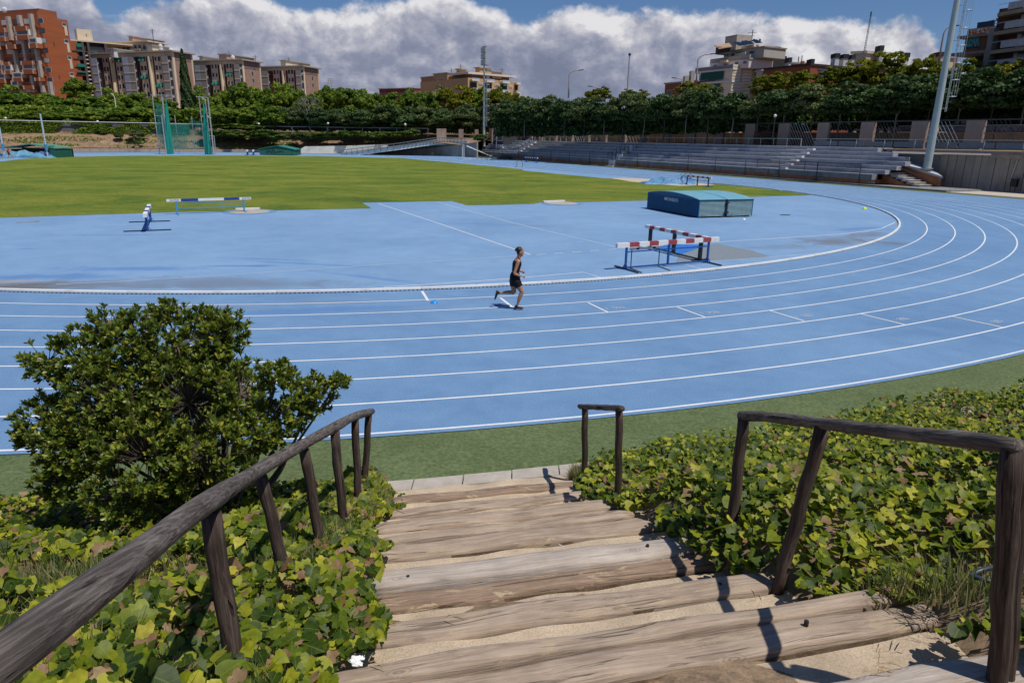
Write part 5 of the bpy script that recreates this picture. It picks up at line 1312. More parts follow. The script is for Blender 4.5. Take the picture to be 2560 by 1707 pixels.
# white walls of the passage cut through the tiers
for k, (x0, x1, y0, y1, mm) in enumerate([(1521, 1537.5, 401, 417, .5), (1531, 1538, 391, 402, 1.35), (1541, 1549.5, 385, 402, 1.3), (1552.5, 1560, 379, 394, 2.1), (1573, 1581, 363, 379, 3.7)]):
    e0, z1 = on_m(x1, y0, mm); e1, z0 = on_m(x0, y1, mm)
    part('passage_wall', EB(MB(), e0, mm, max(z0, 0.0), e1, mm+.6, z1), m_lav, stand)
for k, (x0, x1, y0, mm) in enumerate([(1520, 1531, 382, .9), (1532, 1541, 375.5, 1.7), (1542, 1552, 369.5, 2.5), (1553, 1563, 362, 3.3), (1539, 1551, 384, .9), (1551, 1561, 376.5, 1.7), (1561, 1571, 370, 2.5), (1572, 1583, 362, 3.3)]):
    e0, z1 = on_m(x1, y0, mm); e1, _ = on_m(x0, y0, mm)
    part('passage_rail', MB().beam(em(e0, mm, z1), em(e1, mm, z1), .07, .07).beam(em(e0, mm, z1), em(e0, mm, z1-1.0), .06, .06, up=(1, 0, 0)).beam(em(e1, mm, z1), em(e1, mm, z1-1.0), .06, .06, up=(1, 0, 0)), m_dsteel, stand)
part('passage_sill', EB(MB(), on_m(1537.5, 417, .2)[0], -.35, 0, on_m(1520, 417, .2)[0], .1, .16), mat('cream_stone', (.55, .47, .38), .8, .1, 3), stand)
# steps at the near end, the sloping wall that carries the floodlight
ns = thing('end_steps', 'short flight of concrete steps at the near end of the grandstand', 'steps', em(6, 3.6, 0.12))
for k in range(6):
    part('step', EB(MB(), 4.1+.62*k, 2.6, .13+.2*k, 4.9+.62*k, 4.65, .13+.2*(k+1)-.05), m_grey, ns)
    part('step_edge', EB(MB(), 4.05+.62*k, 2.58, .13+.2*(k+1)-.05, 4.95+.62*k, 4.66, .13+.2*(k+1)), m_conc, ns)
part('brick_side', EB(MB(), 4.9, 2.62, .1, 8.3, 4.62, .3).add([em(5, 2.59, .12), em(8.3, 2.59, .12), em(8.3, 2.59, 1.25)], [(0, 1, 2)]), m_brick, ns)
mb = MB().tube([em(4.2, 2.62, .13), em(4.2, 2.62, 1.15), em(8.2, 2.62, 2.35), em(9.4, 2.62, 2.3)], .03, 6); part('handrail', mb, m_dsteel, ns)
wedge = thing('wedge_wall', 'brick wedge with sloping concrete top at the foot of the tall floodlight mast', 'wall', em(6, 6, 0))
def WZ(e_): return 1.0+(e_-3.4)*0.235
pl = [(3.4, 4.75), (11.5, 4.75), (11.5, 7.4), (7.0, 7.4)]
mb = MB(); lo = [em(a, b, 0.0) for a, b in pl]; hi = [em(a, b, WZ(a)) for a, b in pl]
for i in range(4): j = (i+1) % 4; mb.quad(lo[i], lo[j], hi[j], hi[i])
part('brick_body', mb, m_brick, wedge)
mb = MB(); pl2 = [(3.2, 4.6), (11.6, 4.6), (11.6, 7.5), (7.0, 7.5)]; lo = [em(a, b, WZ(a)+.004) for a, b in pl2]; hi = [em(a, b, WZ(a)+.20) for a, b in pl2]
mb.add(lo+hi, [(0, 1, 2, 3), (7, 6, 5, 4)]+[(i, i+4, (i+1) % 4+4, (i+1) % 4) for i in range(4)])
part('coping', mb, mat('pale_coping', (.36, .38, .42), .8, .08, 3), wedge)

# tall concrete wall right of the stand, panel by panel, with overhanging slab
wall = thing('retaining_wall', 'tall stained concrete panel wall right of the floodlight mast', 'wall', em(-8, 7, 0))
edges = [on_m(x, 430, 7.0)[0] for x in (2345, 2364, 2386, 2408, 2430, 2449, 2484, 2520, 2561, 2600, 2645, 2690)]
for i in range(len(edges)-1):
    big = i >= 4
    part('panel', EB(MB(), edges[i+1]+.035, 6.98+(0.0 if big else .06)+random.uniform(0, .02), -.02, edges[i]-.035, 7.3, 3.25), m_wallc, wall)
part('backing', EB(MB(), edges[-1], 7.12, -.02, edges[0]+8, 7.6, 3.2), m_fasc, wall)
part('slab', EB(MB(), -26, 6.15, 3.42, 11, 9.0, 3.66), m_fasc, wall)
part('slab_edge', EB(MB(), -26, 6.10, 3.56, 11, 6.16, 3.67), m_pinkc, wall)
part('haunch', EB(MB(), -3.2, 6.6, 3.05, 0.2, 7.0, 3.42), m_wallc, wall)
part('drain_pipe', MB().tube([em(on_m(2536, 400, 6.9)[0], 6.9, .9), em(on_m(2536, 400, 6.9)[0]-.35, 6.9, 3.4)], .05, 8), m_galv, wall)
mbp = MB().add([em(2.6, 6.9, -.006), em(2.6, 0.2, -.006), em(-45, 0.2, -.006), em(-45, 6.98, -.006)], [(0, 1, 2, 3)]); structure('paving', mbp, m_paving)
bin_e = on_m(2534, 460, 6.6)[0]
bn_ = thing('litter_bin', 'small dark litter bin on legs against the concrete wall', 'bin', em(bin_e, 6.6, 0))
part('bucket', EB(MB(), bin_e-.26, 6.5, .5, bin_e+.26, 6.85, 1.15), m_black, bn_); part('lid', EB(MB(), bin_e-.3, 6.46, 1.16, bin_e+.3, 6.88, 1.22), m_dsteel, bn_)
for q in (-.2, .2): part('leg', EB(MB(), bin_e+q-.02, 6.6, 0, bin_e+q+.02, 6.65, .5), m_black, bn_)

# floodlight masts with caged ladders
def mast(label, P_, z0, z1, r0, r1, side, head=None):
    t_ = thing('floodlight_mast', label, 'floodlight', (P_[0], P_[1], z0))
    n_ = 16 if r0 > .3 else 12
    part('pole', MB().tube([(P_[0], P_[1], z0-.2), (P_[0], P_[1], z0+(z1-z0)*.45), (P_[0], P_[1], z1)], [r0, r0*.55+r1*.45, r1], n_), m_lamp, t_, smooth=r0 < .3)
    part('base_flange', MB().tube([(P_[0], P_[1], z0), (P_[0], P_[1], z0+.06)], r0*1.5, 16), m_galv, t_)
    sx, sy = side
    lad = MB(); zz0 = z0+5.2*(z1-z0)/21
    for q in (-.2, .2):
        c = (P_[0]+sx*(r0+.35)+q*-sy, P_[1]+sy*(r0+.35)+q*sx); lad.beam([*c, zz0], [*c, z1-.5], .05, .05, up=(1, 0, 0))
    part('ladder_rail', lad, m_galv, t_)
    for z in np.arange(zz0+.2, z1-.6, .42):
        c = np.array([P_[0]+sx*(r0+.35), P_[1]+sy*(r0+.35)]); a = c+.2*np.array([-sy, sx]); b = c-.2*np.array([-sy, sx])
        part('rung', MB().beam([*a, z], [*b, z], .035, .035), m_galv, t_)
    cage = MB()
    for z in np.arange(zz0+1.4, z1-.8, 1.55):
        c = np.array([P_[0]+sx*(r0+.35), P_[1]+sy*(r0+.35)])
        pts = [(*(c+np.array([sx, sy])*(.38-.38*math.cos(t)*1.0)*1.0+np.array([-sy, sx])*.38*math.sin(t)), z) for t in np.linspace(-2.6, 2.6, 11)]
        pts = [(c[0]+sx*(.30+.42*math.cos(t))-sy*.38*math.sin(t), c[1]+sy*(.30+.42*math.cos(t))+sx*.38*math.sin(t), z) for t in np.linspace(-2.3, 2.3, 11)]
        part('cage_hoop', MB().tube(pts, .028, 5), m_galv, t_)
    for t in (-1.3, 0, 1.3):
        c = (P_[0]+sx*(r0+.35)+sx*(.30+.42*math.cos(t))-sy*.38*math.sin(t), P_[1]+sy*(r0+.35)+sy*(.30+.42*math.cos(t))+sx*.38*math.sin(t)); cage.beam([*c, zz0+1.4], [*c, z1-.8], .035, .02, up=(1, 0, 0))
    part('cage_strip', cage, m_galv, t_)
    for z in np.arange(zz0+.3, z1-.6, 3.1):
        a = np.array([P_[0]+sx*r1*.8, P_[1]+sy*r1*.8]); b = np.array([P_[0]+sx*(r0+.38), P_[1]+sy*(r0+.38)]); part('bracket', MB().beam([*a, z], [*b, z], .07, .05), m_galv, t_)
    # lamp rack facing the field
    if head:
        fx = unit(np.array([*head, 0])); lt = np.array([-fx[1], fx[0], 0]); c = np.array([P_[0], P_[1], 0])
        for r_ in range(3):
            for q in (-1, 1):
                b = c+lt*q*.62+fx*.15+np.array([0, 0, z1+.55+1.28*r_])
                h_ = MB().obox(b-lt*.55-fx*.28-[0, 0, .56], lt*1.1, fx*.42, (0, 0, 1.12)); f_ = part('floodlight', h_, m_galv, t_)
                part('lens', MB().obox(b-lt*.46+fx*.145-[0, 0, .46], lt*.92, fx*.012, (0, 0, .92)), mat('lamp_glass', (.45, .46, .44), .2, .1, 4), f_)
        part('rack', MB().beam(c+[0, 0, z1-.3], c+[0, 0, z1+3.9], .22, .22, up=(1, 0, 0)).beam(c-lt*1.25+[0, 0, z1+.0], c+lt*1.25+[0, 0, z1+.0], .1, .1).beam(c-lt*1.25+[0, 0, z1+3.85], c+lt*1.25+[0, 0, z1+3.85], .12, .1).beam(c-lt*1.25-fx*.5+[0, 0, z1-.1], c+lt*1.25-fx*.5+[0, 0, z1-.1], .3, .05), m_dsteel, t_)
    return t_
pm = atY(2318, 418, 72.0)
mast('tall leaning looking floodlight mast rising out of the picture by the brick wedge', pm, pm[2]-.15, 24.0, .38, .22, unit(np.array([0.97, -0.25])), (-.8, -.5))
Pp = em(112.7, 2.0, 0); zt_ = atY(1207, 163, Pp[1])[2]
mast('far floodlight mast with lamp rack at the left end of the grandstand', Pp, 2.35, zt_, .30, .17, (0.9, -0.43), (-.9, -.5))

# things at the left end of the stand
cab = thing('commentary_cabin', 'dark cabin with white framed windows at the left end of the stand', 'cabin', em(108, 3, 2.3))
e0, zt0 = on_m(1258, 334, 2.5); e1, zb0 = on_m(1219, 361, 2.5)
m_cab = mat('cabin_dark', (.045, .042, .048), .6, .15, 3)
part('wall', EB(MB(), e0, 2.5, 2.85, e0+5.6, 6.2, zt0), m_cab, cab)
part('roof', EB(MB(), e0-.2, 2.3, zt0, e0+5.8, 6.4, zt0+.12), m_dsteel, cab)
part('base', EB(MB(), e0+.2, 2.45, 1.1, e0+7.2, 6.1, 2.84), m_grey, cab)
part('door_panel', EB(MB(), e0-.02, 2.38, 1.2, e0+2.6, 2.46, 2.82), m_lav, cab)
def wframe(parent, e_a, e_b, mm, z0, z1, nm='window'):
    o = part(nm, EB(EB(EB(EB(MB(), e_a, mm-.08, z0, e_b, mm, z0+.12), e_a, mm-.08, z1-.12, e_b, mm, z1), e_a, mm-.08, z0+.12, e_a+.16, mm, z1-.12), e_b-.16, mm-.08, z0+.12, e_b, mm, z1-.12), m_white, parent)
    part('pane', EB(MB(), e_a+.16, mm-.04, z0+.12, e_b-.16, mm-.01, z1-.12), m_glass, o)
wframe(cab, e0+.3, e0+2.9, 2.5, 3.55, 4.95); wframe(cab, e0+3.6, e0+5.0, 2.5, 3.85, 4.9)
pole_e = on_m(1241, 330, 1.6)[0]
lp = thing('speaker_pole', 'thin pole with small stacked loudspeakers in front of the dark cabin', 'pole', em(pole_e, 1.6, 1.6))
part('pole', MB().tube([em(pole_e, 1.6, 1.6), em(pole_e, 1.6, 9.0)], .06, 8), m_galv, lp)
for z in (8.3, 7.7, 7.0, 6.3): part('speaker', EB(MB(), pole_e+.05, 1.45, z-.18, pole_e+.55, 1.7, z+.18), m_galv, lp)
pf = thing('viewing_platform', 'raised dark steel viewing platform with railings behind the left of the stand', 'platform', em(95, 7, 3.7))
ea, _ = on_m(1267, 318, 7.2); eb, _ = on_m(1331, 318, 7.2)
lo_, hi_ = min(ea, eb), max(ea, eb)
zf = on_m(1300, 318.5, 7.2)[1]; zr_ = on_m(1300, 288.5, 7.2)[1]
part('deck', EB(MB(), lo_, 7.2, zf-.12, hi_, 10, zf), m_galv, pf); part('roof', EB(MB(), lo_, 7.2, zr_-.12, hi_, 10.5, zr_), m_dsteel, pf)
for e_ in np.linspace(lo_, hi_, 5):
    part('column', EB(MB(), e_-.06, 7.2, 3.7 if e_ in (lo_,) or abs(e_-(lo_+hi_)/2) < 3 else zf, e_+.06, 7.32, zr_), m_galv if e_ < (lo_+hi_)/2 else m_dsteel, pf)
for q in (.45, .8, 1.15): part('rail', MB().beam(em(lo_, 7.2, zf+q), em(hi_, 7.2, zf+q), .05, .05), m_galv, pf)
part('back_screen', EB(MB(), lo_, 10.0, zf, hi_, 10.05, zr_), m_dark, pf)
st2 = thing('side_stairs', 'pale metal stairs with sloping handrails at the left end of the tiers', 'stairs', em(100, 3, 1.2))
for (x0, y0, x1, y1, mm) in [(1273, 375, 1330, 343, 3.0), (1250, 372, 1280, 354, 5)]:
    a0, z0 = on_m(x0, y0, mm); a1, z1 = on_m(x1, y1, mm); part('handrail', MB().beam(em(a0, mm, z0), em(a1, mm, z1), .1, .1), m_nose, st2)
    for k in range(7):
        q = k/7; part('tread', MB().beam(em(a0+(a1-a0)*q+1.0, mm+.3, z0+(z1-z0)*q-.25), em(a0+(a1-a0)*q-.2, mm+.3, z0+(z1-z0)*q-.25), .4, .07), m_nose, st2)
a0 = on_m(1253, 395, .3)[0]; a1 = on_m(1268, 377, .3)[0]; a2 = on_m(1284, 397, .3)[0]
fs = thing('front_steps', 'dark pyramid of steps with handrails in front of the brick base', 'steps', em(a1, -.3, 0))
for k in range(5): part('step', EB(MB(), a2+(a1-a2)*k/5.5, -.55, .15*k, a0-(a0-a1)*k/5.5, -.02, .15*(k+1)), m_dsteel, fs)
for aa in (a0, a2): part('handrail', MB().tube([em(aa, -.5, 0), em(aa, -.5, .9), em(a1, -.5, 2.0)], .035, 6), m_dsteel, fs)

# row of wide pillars behind the top walkway carrying a long dark beam, chain link fence panels between
PIL = thing('pillar_screen', 'row of pinkish concrete pillars with chain link fencing behind the stand', 'fence', em(55, 8.6, 3.7))
pe = [on_m(x, 330, 8.6)[0] for x in (1312, 1345, 1381, 1420, 1460, 1502, 1549, 1601, 1657, 1719, 1787, 1862, 1945, 2042, 2150, 2276, 2412, 2570)]
pe = sorted([pe[-1]-6.2, pe[-1]-12.4]+pe)+[105.8+6.4*i for i in range(0, 5)]
pe = sorted(pe)
ms = MB(); ms.obox((0, 0, 0), (1.75, 0, 0), (0, .42, 0), (0, 0, 2.8)); pme = ms.mesh('pillar', m_pinkc)
rotE = math.atan2(-Ev[1], -Ev[0])
for e_ in pe:
    o = link('pillar', pme, PIL, tuple(em(e_, 8.6, 3.75)-wloc(PIL))); o.rotation_euler = (0, 0, rotE+random.uniform(-.01, .01)); o.scale = (random.uniform(.95, 1.05), 1, 1)
part('beam', MB().beam(em(-20, 8.75, 6.60), em(134, 8.75, 6.60), .22, .13), m_dsteel, PIL)
def lattice(e0, e1, z0, z1, mm, step=.34):
    mb = MB(); h = z1-z0
    for e_ in np.arange(e0, e1-.05, step):
        a = min(e1, e_+h*.7); mb.beam(em(e_, mm, z0), em(a, mm, z0+(a-e_)/.7), .02, .05)
    return mb
ps = sorted(pe)
for i in range(len(ps)-1):
    a, b = ps[i]+.05, ps[i+1]-1.80
    if b-a < 1: continue
    part('fence_panel', lattice(a, b, 3.8, 6.5, 8.75, .42 if ps[i] < 60 else .9), m_dsteel if i % 3 else m_galv, PIL, kind='stuff')
# ground behind the pillars, low walls of the street above
g1 = [em(-60, 6.2, 3.62), em(-60, 14.5, 3.75), em(220, 14.5, 3.75), em(220, 6.2, 3.62)]
mb = MB().add(g1, [(0, 3, 2, 1)]).add([em(-60, 14.6, 5.35), em(-60, 200, 7.5), em(300, 200, 7.5), em(300, 14.6, 5.35)], [(0, 3, 2, 1)])
structure('upper_terrace', mb, m_soil)
sw = thing('street_wall', 'low tan wall with graffiti along the street behind the pillars', 'wall', em(50, 14.5, 3.7))
m_tan = mat('tan_wall', (0.26, 0.185, 0.115), .9, .18, .8, dirt=(.09, .07, .05), dscale=.5, damt=.7)
for i, e_ in enumerate(np.arange(-26, 130, 6.2)): part('wall_panel', EB(MB(), e_, 14.4, 3.7, e_+6.1, 14.7, 5.4), m_tan, sw)
part('coping', EB(MB(), -26, 14.3, 5.4, 130, 14.8, 5.5), m_pinkc, sw)
for i, e_ in enumerate(np.arange(-26, 16, 3.1)): part('railing_panel', EB(MB(), e_+.05, 14.45, 5.55, e_+3.0, 14.5, 6.15), mat('graffiti_grey', (.10, .10, .11), .8, .6, 3.0, dirt=(.22, .19, .2), dscale=2.5), sw)
part('railing_rail', MB().beam(em(-26, 14.5, 6.22), em(16, 14.5, 6.22), .06, .06), m_galv, sw)
# cars parked on the street above
def car(label, e_, mm, z, m_, group='cars parked on the street above the stand'):
    P_ = em(e_, mm, z); t_ = thing('parked_car', label, 'car', P_, group, math.atan2(Ev[1], Ev[0]))
    prof = [(-2.1, .35), (-2.15, .8), (-1.3, .95), (-.7, 1.42), (.8, 1.45), (1.55, .98), (2.1, .85), (2.15, .35)]
    mb = MB(); k = len(prof)
    for y, s_ in ((-.85, 1), (.85, 1)):
        for x, zz in prof: mb.v.append((x, y*(1-.12*(zz > 1.2)), zz))
    for i in range(k-1): mb.f.append((i, k+i, k+i+1, i+1)); mb.mi.append(0)
    mb.f.append(tuple(range(k))); mb.f.append(tuple(range(2*k-1, k-1, -1))); mb.mi += [0, 0]; mb.quad((-2.1, -.85, .35), (2.15, -.85, .35), (2.15, .85, .35), (-2.1, .85, .35))
    part('body', mb, m_, t_, local=True)
    for s_ in (-1, 1): part('window', MB().add([(-1.15, s_*.80, 1.0), (1.35, s_*.80, 1.0), (.72, s_*.765, 1.38), (-.66, s_*.765, 1.38)], [(0, 1, 2, 3) if s_ < 0 else (3, 2, 1, 0)]), m_glass, t_, local=True).location = (0, s_*.03, 0)
    part('windscreen', MB().quad((1.50, -.7, 1.02), (1.50, .7, 1.02), (.86, .62, 1.43), (.86, -.62, 1.43)), m_glass, t_, local=True).location = (.03, 0, .01)
    for x in (-1.3, 1.3):
        for y in (-.8, .8): part('wheel', MB().tube([(x, y-.1, .33), (x, y+.1, .33)], .33, 14), m_black, t_, local=True)
    return t_
for lab, px, col, mm in [('white parked car glimpsed above the pillars left of the tall mast', 2162, (.62, .62, .64), 17), ('white car half hidden behind a pillar left of the tall mast', 2205, (.60, .6, .6), 18), ('dark parked car behind the fence right of the tall mast', 2420, (.02, .022, .03), 17), ('blue parked car in the shade above the middle of the stand', 1546, (.03, .09, .25), 17), ('dark blue parked car under the trees behind the right of the stand', 1868, (.02, .03, .06), 17)]:
    car(lab, on_m(px, 305, mm)[0], mm, 5.385, mat('car_'+str(px), col, .25, .03, 2, spec=.6))

# retaining wall running on from the stand to the far bend, ramp with railings, white wall
def poly_wall(name, label, cat, base, tops, m_, thick=.35, pieces=1, group=None, z0=-.05):
    P_ = [gnd(*q) for q in base]; T_ = [atY(q[0], ty, p[1])[2] for q, ty, p in zip(base, tops, P_)]
    t_ = thing(name, label, cat, (*P_[0][:2], 0), group)
    for i in range(len(P_)-1):
        for k in range(pieces):
            f0, f1 = k/pieces, (k+1)/pieces-.004
            a = P_[i]*(1-f0)+P_[i+1]*f0; b = P_[i]*(1-f1)+P_[i+1]*f1; za = T_[i]*(1-f0)+T_[i+1]*f0; zb = T_[i]*(1-f1)+T_[i+1]*f1
            d = unit((b-a)); nn = np.array([-d[1], d[0], 0]); nn = nn if nn[1] > 0 else -nn; nn = nn*thick
            v = [[a[0], a[1], z0], [b[0], b[1], z0], [b[0], b[1], zb], [a[0], a[1], za]]; v2 = [list(np.array(q)+nn) for q in v]
            part('panel', MB().add(v+v2, [(0, 1, 2, 3), (7, 6, 5, 4), (3, 2, 6, 7), (0, 3, 7, 4), (1, 5, 6, 2)]), m_, t_)
    return t_, P_, T_
poly_wall('retaining_wall', 'grey brown panelled retaining wall between the far bend and the stand', 'wall', [(925, 385.6), (1000, 387.2), (1080, 389.2), (1150, 391.8), (1192, 394)], [384.8, 377.5, 369.5, 362, 355.5], m_wallc, pieces=5)
m_ww = mat('bright_concrete', (0.80, 0.79, 0.72), .85, .06, 1, dirt=(.38, .36, .32), dscale=.5, damt=.5)
poly_wall('white_wall', 'pale concrete wall with sloping left end behind the far bend', 'wall', [(736, 382.3), (763, 382.6), (800, 383), (870, 383.8), (970, 385.4)], [382.0, 366.5, 366, 364.5, 361], m_ww, pieces=3)
rp = thing('ramp_railing', 'long grey railing climbing the ramp behind the far bend', 'railing', (*gnd(852, 386)[:2], 1))
RP = [(852, 378.5, 166), (920, 370.5, 165.5), (1000, 360.5, 165), (1050, 353, 165), (1092, 347.5, 165), (1125, 347, 165), (1172, 348, 164)]
pr_ = [atY(x, y-2.5, Y) for x, y, Y in RP]
for k, q in enumerate((0, .5)): part('rail', MB().tube([p-[0, 0, q] for p in pr_], .09 if k == 0 else .06, 6), mat('blue_grey_rail', (.13, .16, .18), .5, .1, 4), rp)
for i in range(len(pr_)-1):
    for f_ in np.linspace(0, 1, 6)[:-1]:
        p = pr_[i]*(1-f_)+pr_[i+1]*f_; part('post', MB().beam(p, p-[0, 0, 1.3], .1, .1, up=(1, 0, 0)), mat('blue_grey_rail', (.13, .16, .18), .5, .1, 4), rp)
# ramp surface and the scrubby slope between the two walls
A = [atY(x, y+4.2, Y+.2) for x, y, Y in RP]; B = [a+np.array([0, 4.0, .05]) for a in A]
structure('ramp', MB().strip(A, B).strip([p-[0, .01, .0] for p in A], [p-[0, .02, .9] for p in A]), m_ww)
lo = [gnd(905, 385.2)+[0, .5, 0], gnd(1000, 387.2)+[0, .5, 0], gnd(1080, 389.2)+[0, .5, 0], gnd(1150, 391.8)+[0, .5, 0], gnd(1192, 394)+[0, .5, 0]]
tz = [atY(925, 384.8, lo[0][1])[2], atY(1000, 377.9, lo[1][1])[2], atY(1080, 369.9, lo[2][1])[2], atY(1150, 362.4, lo[3][1])[2], atY(1192, 356, lo[4][1])[2]]
lo = [np.array([p[0], p[1], z-.03]) for p, z in zip(lo, tz)]
hi = [atY(912, 377, 165.5), atY(1000, 366, 165), atY(1070, 353.5, 165), atY(1140, 350.5, 166), atY(1215, 349, 167)]
structure('scrub_slope', MB().strip(lo, hi).strip(hi, [p+np.array([0, 40, 1.0]) for p in hi]), m_soil)
P_ = [gnd(x, 389.3) for x in (1082, 1091, 1099, 1109)]
for i, p in enumerate(P_):
    t_ = thing('ballast_bag', ['white ballast sack, leftmost of four below the grey wall', 'white ballast sack, second from the left below the grey wall', 'greenish ballast sack, third from the left below the grey wall', 'white ballast sack, rightmost of four below the grey wall'][i], 'sack', (p[0], p[1], 0), 'ballast sacks below the grey wall')
    mb = MB().sphere((p[0], p[1], .42), .48, 10, 7, sq=(.9, .7, 1.0)); mb.beam([p[0]-.3, p[1], .8], [p[0]-.42, p[1], 1.05], .12, .1).beam([p[0]+.3, p[1], .8], [p[0]+.42, p[1], 1.05], .12, .1)
    part('sack', mb, mat('sack_green', (.25, .32, .25), .8, .3, 3) if i == 2 else mat('sack_white', (.55, .55, .52), .8, .2, 3), t_, smooth=True)
# small football goal seen side on
gp = gnd(1160, 397.5); gp2 = gnd(1242, 397.3); h_ = atY(1160, 363, gp[1])[2]
goal = thing('goal_frame', 'white metal goal frame with sloping struts at the far edge of the grass', 'goal', (*gp[:2], 0))
for q in (0, 1): part('post', MB().beam([gp[0]-.5*q, gp[1]+2.4*q, 0], [gp[0]-.5*q, gp[1]+2.4*q, h_], .12, .12, up=(1, 0, 0)), m_white, goal)
for dy, dz in ((0, 0), (.3, .55), (2.4, 0), (2.7, .55)):
    part('strut', MB().beam([gp[0]+.5, gp[1]+dy, h_-.2+dz*.3-.1*(dz > 0)], [gp2[0]-.2*dy-1.2*(dz > 0), gp2[1]+dy, .08+dz], .09, .09), m_white, goal)
for k in range(8):
    q = (k+.5)/8; part('rung', MB().beam([gp[0]+.5+(gp2[0]-gp[0]-.5)*q, gp[1], (h_-.2)*(1-q)+.08], [gp[0]+.5+(gp2[0]-gp[0]-.5)*q-.5*0, gp[1]+2.4, (h_-.2)*(1-q)+.08], .07, .07), m_white, goal)
part('crossbar', MB().beam([gp[0], gp[1], h_], [gp[0]-.5, gp[1]+2.4, h_], .12, .12).beam([*gp[:2], .07], [*gp2[:2], .07], .08, .08), m_white, goal)
# ================================================================== the far bank and all the trees
# rows of the far bank: foot of the low wall, top of the low wall, foot of the ivy wall, level ground above
colx = [-420, -200, 0, 100, 200, 300, 400, 480, 560, 640, 700, 745, 800, 870, 950, 1010, 1080, 1150, 1230]
basey = [375.5, 377, 377.8, 378, 378.3, 378.6, 379, 379.5, 380, 380.8, 381.3, 381.3, 381.3, 381.6, 381.8, 381.8, 381.8, 381.8, 381.8]
foot = [gnd(x, y) for x, y in zip(colx, basey)]
for i in range(11, len(foot)): foot[i] = atY(colx[i], 372, 178+0.0*i); foot[i][2] = 0
def away(P_, d, z): h = unit(np.array([P_[0], P_[1], 0])); q = P_+h*d; return np.array([q[0], q[1], z])
r0 = [np.array([p[0], p[1], -.05]) for p in foot]; r1 = [np.array([p[0], p[1], .62]) for p in foot]; r1b = [away(p, .4, .62) for p in foot]; r1c = [away(p, .6, .75) for p in foot]
def row(d, z, wob=0.25):
    return [away(p, d+random.uniform(-.3, .3), z+random.uniform(-wob, wob)*.5) for p in foot]
low = thing('low_wall', 'low beige kerb wall along the foot of the far earth bank', 'wall', (*foot[4][:2], 0))
for i in range(len(foot)-1):
    for k in range(4):
        a = foot[i]*(1-k/4)+foot[i+1]*k/4; b = foot[i]*(1-(k+.98)/4)+foot[i+1]*(k+.98)/4
        if colx[i] < 736: part('wall_block', MB().obox([a[0], a[1], -.05], b-a, away(a, .35, 0)-a, (0, 0, .68)), m_pinkc if False else mat('beige_kerb', (.40, .33, .27), .9, .12, 2, dirt=(.24, .19, .15), dscale=.6), low)
m_bankf = surf_mat('bank_earth', (0.17, 0.105, 0.06), (0.285, 0.19, 0.115), 0.3, 3.0, (), bigscale=0.30, bump=0.8, speck=(0.06, 0.06, 0.02))
mb = MB().strip(r1c, row(3, 1.7)).strip(row(3, 1.7, 0), row(3, 1.7, 0)) if False else MB()
R2, R3, R4 = row(3.2, 1.75), row(6.4, 2.9), row(9.5, 3.85, .1)
mb.strip(r1c, R2).strip(R2, R3).strip(R3, R4)
R5 = row(10.2, 4.9, 0); R6 = row(60, 5.6, 0); R7 = row(260, 7.0, 0)
mb.strip(R4, R5).strip(R5, R6).strip(R6, R7)
structure('far_bank', mb, m_bankf)

# ---- foliage shapes shared by many trees
def crown_mesh(name, seed, n_clump, per, q, shape=(1, 1, 0.85), core=0.55, clump=(0.22, 0.36), flat=0.0, mats=None, openness=0.0):
    """crown of unit radius: leaf quads (two triangles) on clumps spread through an ellipsoid"""
    g = np.random.default_rng(seed); C_ = []
    while len(C_) < n_clump:
        d = g.normal(0, 1, 3); d /= np.linalg.norm(d); r = g.uniform(core, 0.86); p = d*r
        if p[2] < -0.62: continue
        C_.append(p)
    C_ = np.array(C_); rs = g.uniform(*clump, n_clump)
    P_ = []; Nn = []; T_ = []
    for c, r in zip(C_, rs):
        d = g.normal(0, 1, (per, 3)); d /= np.linalg.norm(d, axis=1, keepdims=True)
        d[:, 2] = np.where(d[:, 2] < -.3, -d[:, 2]*.6, d[:, 2])
        rr_ = r*g.uniform(.55, 1.08, per)**.8; p = c+d*rr_[:, None]*np.array([1, 1, .8])
        P_.append(p); nn = d*0.8+g.normal(0, .55, (per, 3)); Nn.append(nn); T_.append(np.clip(g.normal(.45+.20*(g.random()-.5), .17, per), 0, 1))
    P_ = np.concatenate(P_)*np.array(shape); Nn = np.concatenate(Nn); T_ = np.concatenate(T_); k = len(P_)
    v = np.array([(-.5, -.38, 0), (.5, -.38, .08), (.55, .4, 0), (-.42, .42, .1)]); f = [(0, 1, 2), (0, 2, 3)]
    sc = q*g.uniform(.65, 1.35, k)
    return merged([(v, f, np.zeros((4, 2)), basis(Nn, g.uniform(0, 6.28, k), sc), P_, T_)], name, mats)
